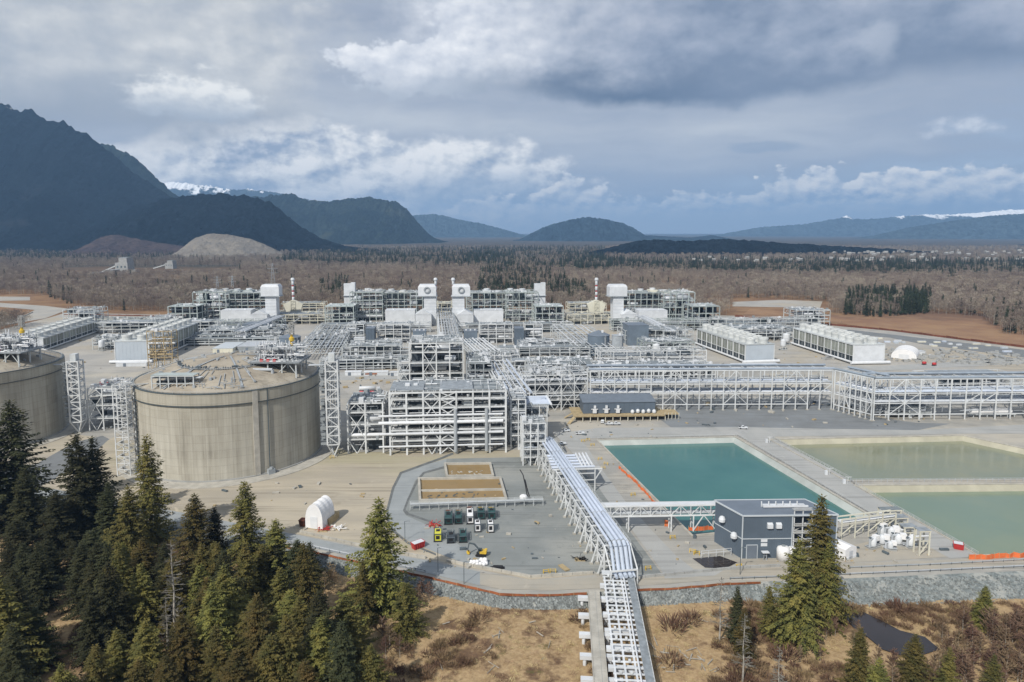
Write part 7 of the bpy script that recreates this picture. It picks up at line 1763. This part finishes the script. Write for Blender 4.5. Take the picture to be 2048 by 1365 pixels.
snag(341, 1080, 196, 'pale dead snag in the middle of the left spruce stand'); snag(1443, 1150, 197, 'grey dead snag left of the blue building spruces'); snag(1490, 1225, 178, 'short grey dead snag low on the bog right of the trestle'); snag(330, 1190, 190, 'short dead snag below the pale one in the left stand'); snag(1560, 1290, 160, 'weathered dead snag at the bottom edge right of the trestle')
for i, (px, py, h) in enumerate(((660, 1175, 9), (650, 1190, 8), (668, 1180, 7), (640, 1170, 8), (780, 1300, 8), (765, 1290, 9), (800, 1315, 7), (772, 1325, 8), (858, 1205, 7), (845, 1200, 8), (838, 1210, 7), (200, 1290, 9), (232, 1300, 9))): bare_tree(G(px, py, WET), h, i % 3, 'bare grey-brown sapling at the edge of the left spruce stand', 'bare saplings by the spruces')
for i in range(120):
    u = rnd.random(); px = 1760 + 340 * u + rnd.uniform(-30, 30); py = rnd.uniform(1262, 1400) - (px - 1900) * .08
    if px < 1880 and py < 1345: continue
    bare_tree(G(px, py, WET), rnd.uniform(5.5, 9.5), i % 3, 'bare brown alder in the thicket at the lower right corner', 'bare alders in the lower right thicket')
for i in range(18):
    px, py = rnd.uniform(1600, 1720), rnd.uniform(1235, 1330); bare_tree(G(px, py, WET), rnd.uniform(4, 6.5), i % 3, 'grey bare bush-tree between the spruces and the creek', 'grey bare trees left of the creek')
# shrubs
def shrub_mesh(seed, m='brown_brush', n=130, tall=1.0):
    rr = random.Random(seed); V, F = [], []
    for i in range(n):
        az, r = rr.uniform(0, 6.28), math.sqrt(rr.random()) * 1.0; p = Vector((math.cos(az) * r, math.sin(az) * r, rr.uniform(0, .5) * tall))
        d = Vector((math.cos(az) * r * .8 + rr.uniform(-.4, .4), math.sin(az) * r * .8 + rr.uniform(-.4, .4), rr.uniform(.5, 1.3) * tall)).normalized()
        kite(V, F, p, d, Vector((rr.uniform(-1, 1), rr.uniform(-1, 1), 0)).normalized(), UP, rr.uniform(.5, 1.0) * tall, rr.uniform(.03, .08))
    me = bpy.data.meshes.new('shrub'); me.from_pydata(V, [], F); me.materials.append(M[m]); return me
SH = [shrub_mesh(i) for i in range(3)]; TU = [shrub_mesh(10 + i, 'straw', 46, .55) for i in range(2)]
GS = shrub_mesh(20, 'spruce_needles', 150)
def single(name, me, loc, sc, label, cat, group):
    o = bpy.data.objects.new(name, me); C.objects.link(o); o.location = loc; o.scale = (sc, sc, sc * rnd.uniform(.8, 1.1)); o.rotation_euler = (0, 0, rnd.uniform(0, 6.28)); return tag(o, label, cat, group)

def scatter(name, pts, sources, kind='stuff', label=None):
    """one object that instances the source objects on its own points (position, scale, turn, variant)"""
    me = bpy.data.meshes.new(name); me.from_pydata([p[0] for p in pts], [], [])
    for nm, typ, k in (('scl', 'FLOAT', 1), ('rot', 'FLOAT', 2), ('var', 'INT', 3)):
        at = me.attributes.new(nm, typ, 'POINT'); at.data.foreach_set('value', [p[k] for p in pts])
    o = bpy.data.objects.new(name, me); C.objects.link(o); o['kind'] = kind
    ng = bpy.data.node_groups.new(name, 'GeometryNodeTree')
    ng.interface.new_socket('Geometry', in_out='INPUT', socket_type='NodeSocketGeometry'); ng.interface.new_socket('Geometry', in_out='OUTPUT', socket_type='NodeSocketGeometry')
    N, L = ng.nodes, ng.links; gi, go = N.new('NodeGroupInput'), N.new('NodeGroupOutput'); jn_ = N.new('GeometryNodeJoinGeometry')
    def attr(nm, typ): a = N.new('GeometryNodeInputNamedAttribute'); a.data_type = typ; a.inputs[0].default_value = nm; return a.outputs[0]
    sc, ro, va = attr('scl', 'FLOAT'), attr('rot', 'FLOAT'), attr('var', 'INT')
    cx = N.new('ShaderNodeCombineXYZ'); L.new(ro, cx.inputs[2])
    for k, src in enumerate(sources):
        oi = N.new('GeometryNodeObjectInfo'); oi.inputs[0].default_value = src; oi.inputs[1].default_value = True; oi.transform_space = 'ORIGINAL'
        cp = N.new('FunctionNodeCompare'); cp.data_type = 'INT'; cp.operation = 'EQUAL'; L.new(va, cp.inputs[2]); cp.inputs[3].default_value = k
        ip = N.new('GeometryNodeInstanceOnPoints'); L.new(gi.outputs[0], ip.inputs['Points']); L.new(cp.outputs[0], ip.inputs['Selection']); L.new(oi.outputs['Geometry'], ip.inputs['Instance']); L.new(cx.outputs[0], ip.inputs['Rotation']); L.new(sc, ip.inputs['Scale'])
        L.new(ip.outputs[0], jn_.inputs[0])
    L.new(jn_.outputs[0], go.inputs[0]); md = o.modifiers.new('instances', 'NODES'); md.node_group = ng
    return o

bushes = [single('shrub', SH[i % 3], G(px, py, WET), s, lab, 'shrub', 'brown shrubs on the bog') for i, (px, py, s, lab) in enumerate(((960, 1240, 3.0, 'brown shrub left of the round green young spruces'), (1345, 1260, 3.6, 'wide brown shrub right of the trestle'), (1380, 1245, 3.2, 'brown shrub behind the wide one right of the trestle'), (1340, 1330, 3.2, 'brown shrub at the bottom right of the trestle'), (1800, 1222, 3.4, 'russet shrub on the foot of the bank right of the creek head'), (1570, 1320, 3.6, 'russet shrub at the bottom below the building spruces')))]
tufts = [single('grass_tuft', TU[i], G(px, py, WET), 1.6, lab, None, None) for i, (px, py, lab) in enumerate(((1080, 1262, 'pale straw tuft in the open grass left of the road bridge'), (1330, 1225, 'pale straw tuft at the foot of the bank right of the trestle')))]
for o in tufts: o['kind'] = 'stuff'; del o['label']
crk = [(p.x, p.y) for p in GP([(1682, 1228), (1728, 1226), (1765, 1243), (1800, 1262), (1850, 1275), (1880, 1300), (1820, 1318), (1765, 1300), (1735, 1275), (1712, 1262)], -2.6)]
def inside(p, poly):
    x, y = p; c = False; n = len(poly)
    for i in range(n):
        (x1, y1), (x2, y2) = poly[i], poly[i - 1]
        if (y1 > y) != (y2 > y) and x < (x2 - x1) * (y - y1) / (y2 - y1) + x1: c = not c
    return c
def foot_y(x):
    return np.interp(x, [p.x for p in foot], [p.y for p in foot])
pts, ptt, rocks = [], [], []
for i in range(26000):
    x, y = rnd.uniform(-190, 190), rnd.uniform(100, 330)
    if y > foot_y(x) - 1.0 or inside((x, y), crk): continue
    n = mnoise.fractal(Vector((x * .035, y * .035, 2)), 1.0, 2.0, 5); px, py = proj((x, y, WET))
    dens = n + (.35 if px > 1750 or (1430 < px < 1720) else 0) + (.25 if px < 830 else 0) - (.35 if 1000 < px < 1180 else 0)
    z = ground_z(x, y)
    if dens > .22 and rnd.random() < .5: pts.append(((x, y, z), rnd.uniform(.7, 1.9), rnd.uniform(0, 6.28), rnd.randrange(3)))
    elif dens < .35 and rnd.random() < .55: ptt.append(((x, y, z), rnd.uniform(.5, 1.3), rnd.uniform(0, 6.28), rnd.randrange(2)))
scatter('brush', pts, bushes[:3]); scatter('grass', ptt, tufts)
# stones on the bank
mb = MB(); mb.add([(-.6, -.5, -.2), (.6, -.45, -.2), (.5, .5, -.2), (-.5, .45, -.2), (-.35, -.3, .4), (.4, -.25, .5), (.3, .35, .35), (-.3, .3, .45)], [(0, 3, 2, 1), (4, 5, 6, 7), (0, 1, 5, 4), (1, 2, 6, 5), (2, 3, 7, 6), (3, 0, 4, 7)])
stone = mb.build('boulder', M['rock'], None, loc=G(1240, 1222, WET + .3)); stone.scale = (2, 2, 1.6); tag(stone, 'grey boulder at the foot of the stone bank by the trestle', 'boulder')
for i in range(7000):
    k = rnd.randrange(len(CR)); t_ = rnd.uniform(.12, 1.05); p = CR[k].lerp(FT[k], t_); q = CR[min(k + 1, len(CR) - 1)].lerp(FT[min(k + 1, len(CR) - 1)], t_); p = p.lerp(q, rnd.random())
    rocks.append(((p.x, p.y, p.z + .05), rnd.uniform(.35, .95), rnd.uniform(0, 6.28), 0))
scatter('riprap_stones', rocks, [stone])
mb = MB()
for i in range(46):
    px, py = rnd.choice(((rnd.uniform(880, 1170), rnd.uniform(1235, 1350)), (rnd.uniform(1310, 1440), rnd.uniform(1240, 1350)), (rnd.uniform(1320, 1420), rnd.uniform(1300, 1345)))); g = G(px, py, WET + .3); a = rnd.uniform(0, 3.14); L = rnd.uniform(1, 4.5); mb.tube(g, g + Vector((math.cos(a) * L, math.sin(a) * L, rnd.uniform(-.1, .5))), rnd.uniform(.07, .2), 5)
mb.build('driftwood', M['pale_bark'], None, 'stuff')

# ---------------------------------------------------------------- woods on the plain
def far_conifer(h, r, seed):
    return conifer_mesh(h, r, seed, 22, 1.25, .1, 'far_spruce', 'far_needles', .8, .12, .02, 2.1)
def far_bare(h, seed, n=230):
    rr = random.Random(seed); V, F = [], []
    for i in range(n):
        f = rr.random() ** .8; z = h * (.30 + .68 * f); r = h * .33 * math.sqrt(max(.02, 1 - abs(f - .4) * 1.3)) * math.sqrt(rr.random()); az = rr.uniform(0, 6.28)
        p = Vector((math.cos(az) * r, math.sin(az) * r, z)); d = Vector((math.cos(az) * .6 + rr.uniform(-.4, .4), math.sin(az) * .6 + rr.uniform(-.4, .4), rr.uniform(.4, 1.3))).normalized()
        kite(V, F, p, d, Vector((rr.uniform(-1, 1), rr.uniform(-1, 1), rr.uniform(-.2, .2))).normalized(), UP, h * rr.uniform(.10, .22), h * rr.uniform(.005, .013))
    nb = len(F); mb = MB(); mb.tube((0, 0, -.5), (rr.uniform(-.4, .4), 0, h * .8), h * .008, 5)
    o = len(V); V += mb.v; F += [tuple(i + o for i in f) for f in mb.f]
    me = bpy.data.meshes.new('far_tree'); me.from_pydata(V, [], F); me.materials.append(M['bare_twigs']); me.materials.append(M['pale_bark'])
    for k, p in enumerate(me.polygons):
        if k >= nb: p.material_index = 1
    return me
FC = [far_conifer(30, 4.3, 71), far_conifer(30, 3.6, 72)]; FB = [far_bare(20, 81), far_bare(20, 82), far_bare(20, 83)]
pad_xy = [(p.x, p.y) for p in pad]
clear_px = [[(-320, 612), (-320, 588), (70, 590), (145, 612), (200, 622), (330, 626), (330, 640), (-320, 660)], [(1460, 640), (1460, 598), (1560, 598), (1660, 606), (1660, 628), (1760, 636), (1868, 628), (1960, 634), (2010, 668), (2048, 690), (2500, 750), (1800, 700)], [(130, 556), (130, 535), (480, 535), (480, 552)]]
con_zones = [([(955, 605), (960, 548), (1010, 540), (1060, 545), (1130, 556), (1140, 610)], .6), ([(640, 606), (640, 572), (700, 566), (690, 606)], .6), ([(1690, 640), (1690, 596), (1860, 590), (1862, 636)], .62), ([(1805, 634), (1808, 604), (1860, 600), (1862, 632)], .97), ([(1120, 612), (1125, 575), (1175, 575), (1180, 612)], .45), ([(1150, 548), (1150, 517), (1300, 522), (2500, 528), (2500, 556), (1800, 558), (1300, 548)], .8), ([(300, 600), (300, 585), (500, 580), (500, 598)], .15), ([(90, 612), (100, 590), (150, 590), (150, 612)], .25), ([(1990, 690), (1990, 628), (2500, 640), (2500, 720)], .25)]
con_zones += [([(540, 530), (600, 502), (1210, 494), (1210, 518), (1140, 545), (1000, 540)], .72), ([(-300, 520), (-300, 503), (560, 503), (560, 512), (300, 524)], .6)]
cand = {'c': [], 'b': []}
Y = 800.0
while Y < 5200:
    sp_ = max(9.5, .0085 * Y); x = -Y * 1.05
    while x < Y * 1.05:
        xx, yy = x + rnd.uniform(-.5, .5) * sp_, Y + rnd.uniform(-.6, .6) * sp_; x += sp_
        px, py = proj((xx, yy, -.35))
        if px < -260 or px > 2320 or inside((xx, yy), pad_xy): continue
        if any(inside((px, py), q) for q in clear_px): continue
        pc = .03
        for poly, v in con_zones:
            if inside((px, py), poly): pc = max(pc, v)
        n = mnoise.noise(Vector((xx * .004, yy * .004, 5)))
        if pc > .3: pc *= .55 + .9 * min(1, max(0, n + .5))
        if py > 560 and pc < .1 and n < -.35 and rnd.random() < .6: continue
        if rnd.random() < pc: cand['c'].append(((xx, yy, -.4), rnd.uniform(.45, 1.0), rnd.uniform(0, 6.28), rnd.randrange(2)))
        else: cand['b'].append(((xx, yy, -.4), rnd.uniform(.65, 1.15), rnd.uniform(0, 6.28), rnd.randrange(3)))
    Y += sp_ * .95
def woods(key, meshes, name, label, cat, group, stuffname):
    L_ = sorted(cand[key], key=lambda p: p[0][1])
    vis = [p for p in L_ if -10 < proj(p[0])[0] < 2058]; near = vis[:296]; ns = set(id(p) for p in near)
    objs = {}
    for p in near:
        o = bpy.data.objects.new(name, meshes[p[3]]); C.objects.link(o); o.location = p[0]; o.scale = (p[1],) * 3; o.rotation_euler = (0, 0, p[2]); tag(o, label, cat, group); objs.setdefault(p[3], o)
    scatter(stuffname, [p for p in L_ if id(p) not in ns], [objs[k] for k in range(len(meshes))])
    print(stuffname, len(L_))
woods('c', FC, 'distant_spruce', 'dark spruce in the woods behind the plant', 'tree', 'spruces in the woods behind the plant', 'conifer_woods')
woods('b', FB, 'distant_bare_tree', 'bare brown leafless tree in the woods behind the plant', 'tree', 'bare trees in the woods behind the plant', 'leafless_woods')
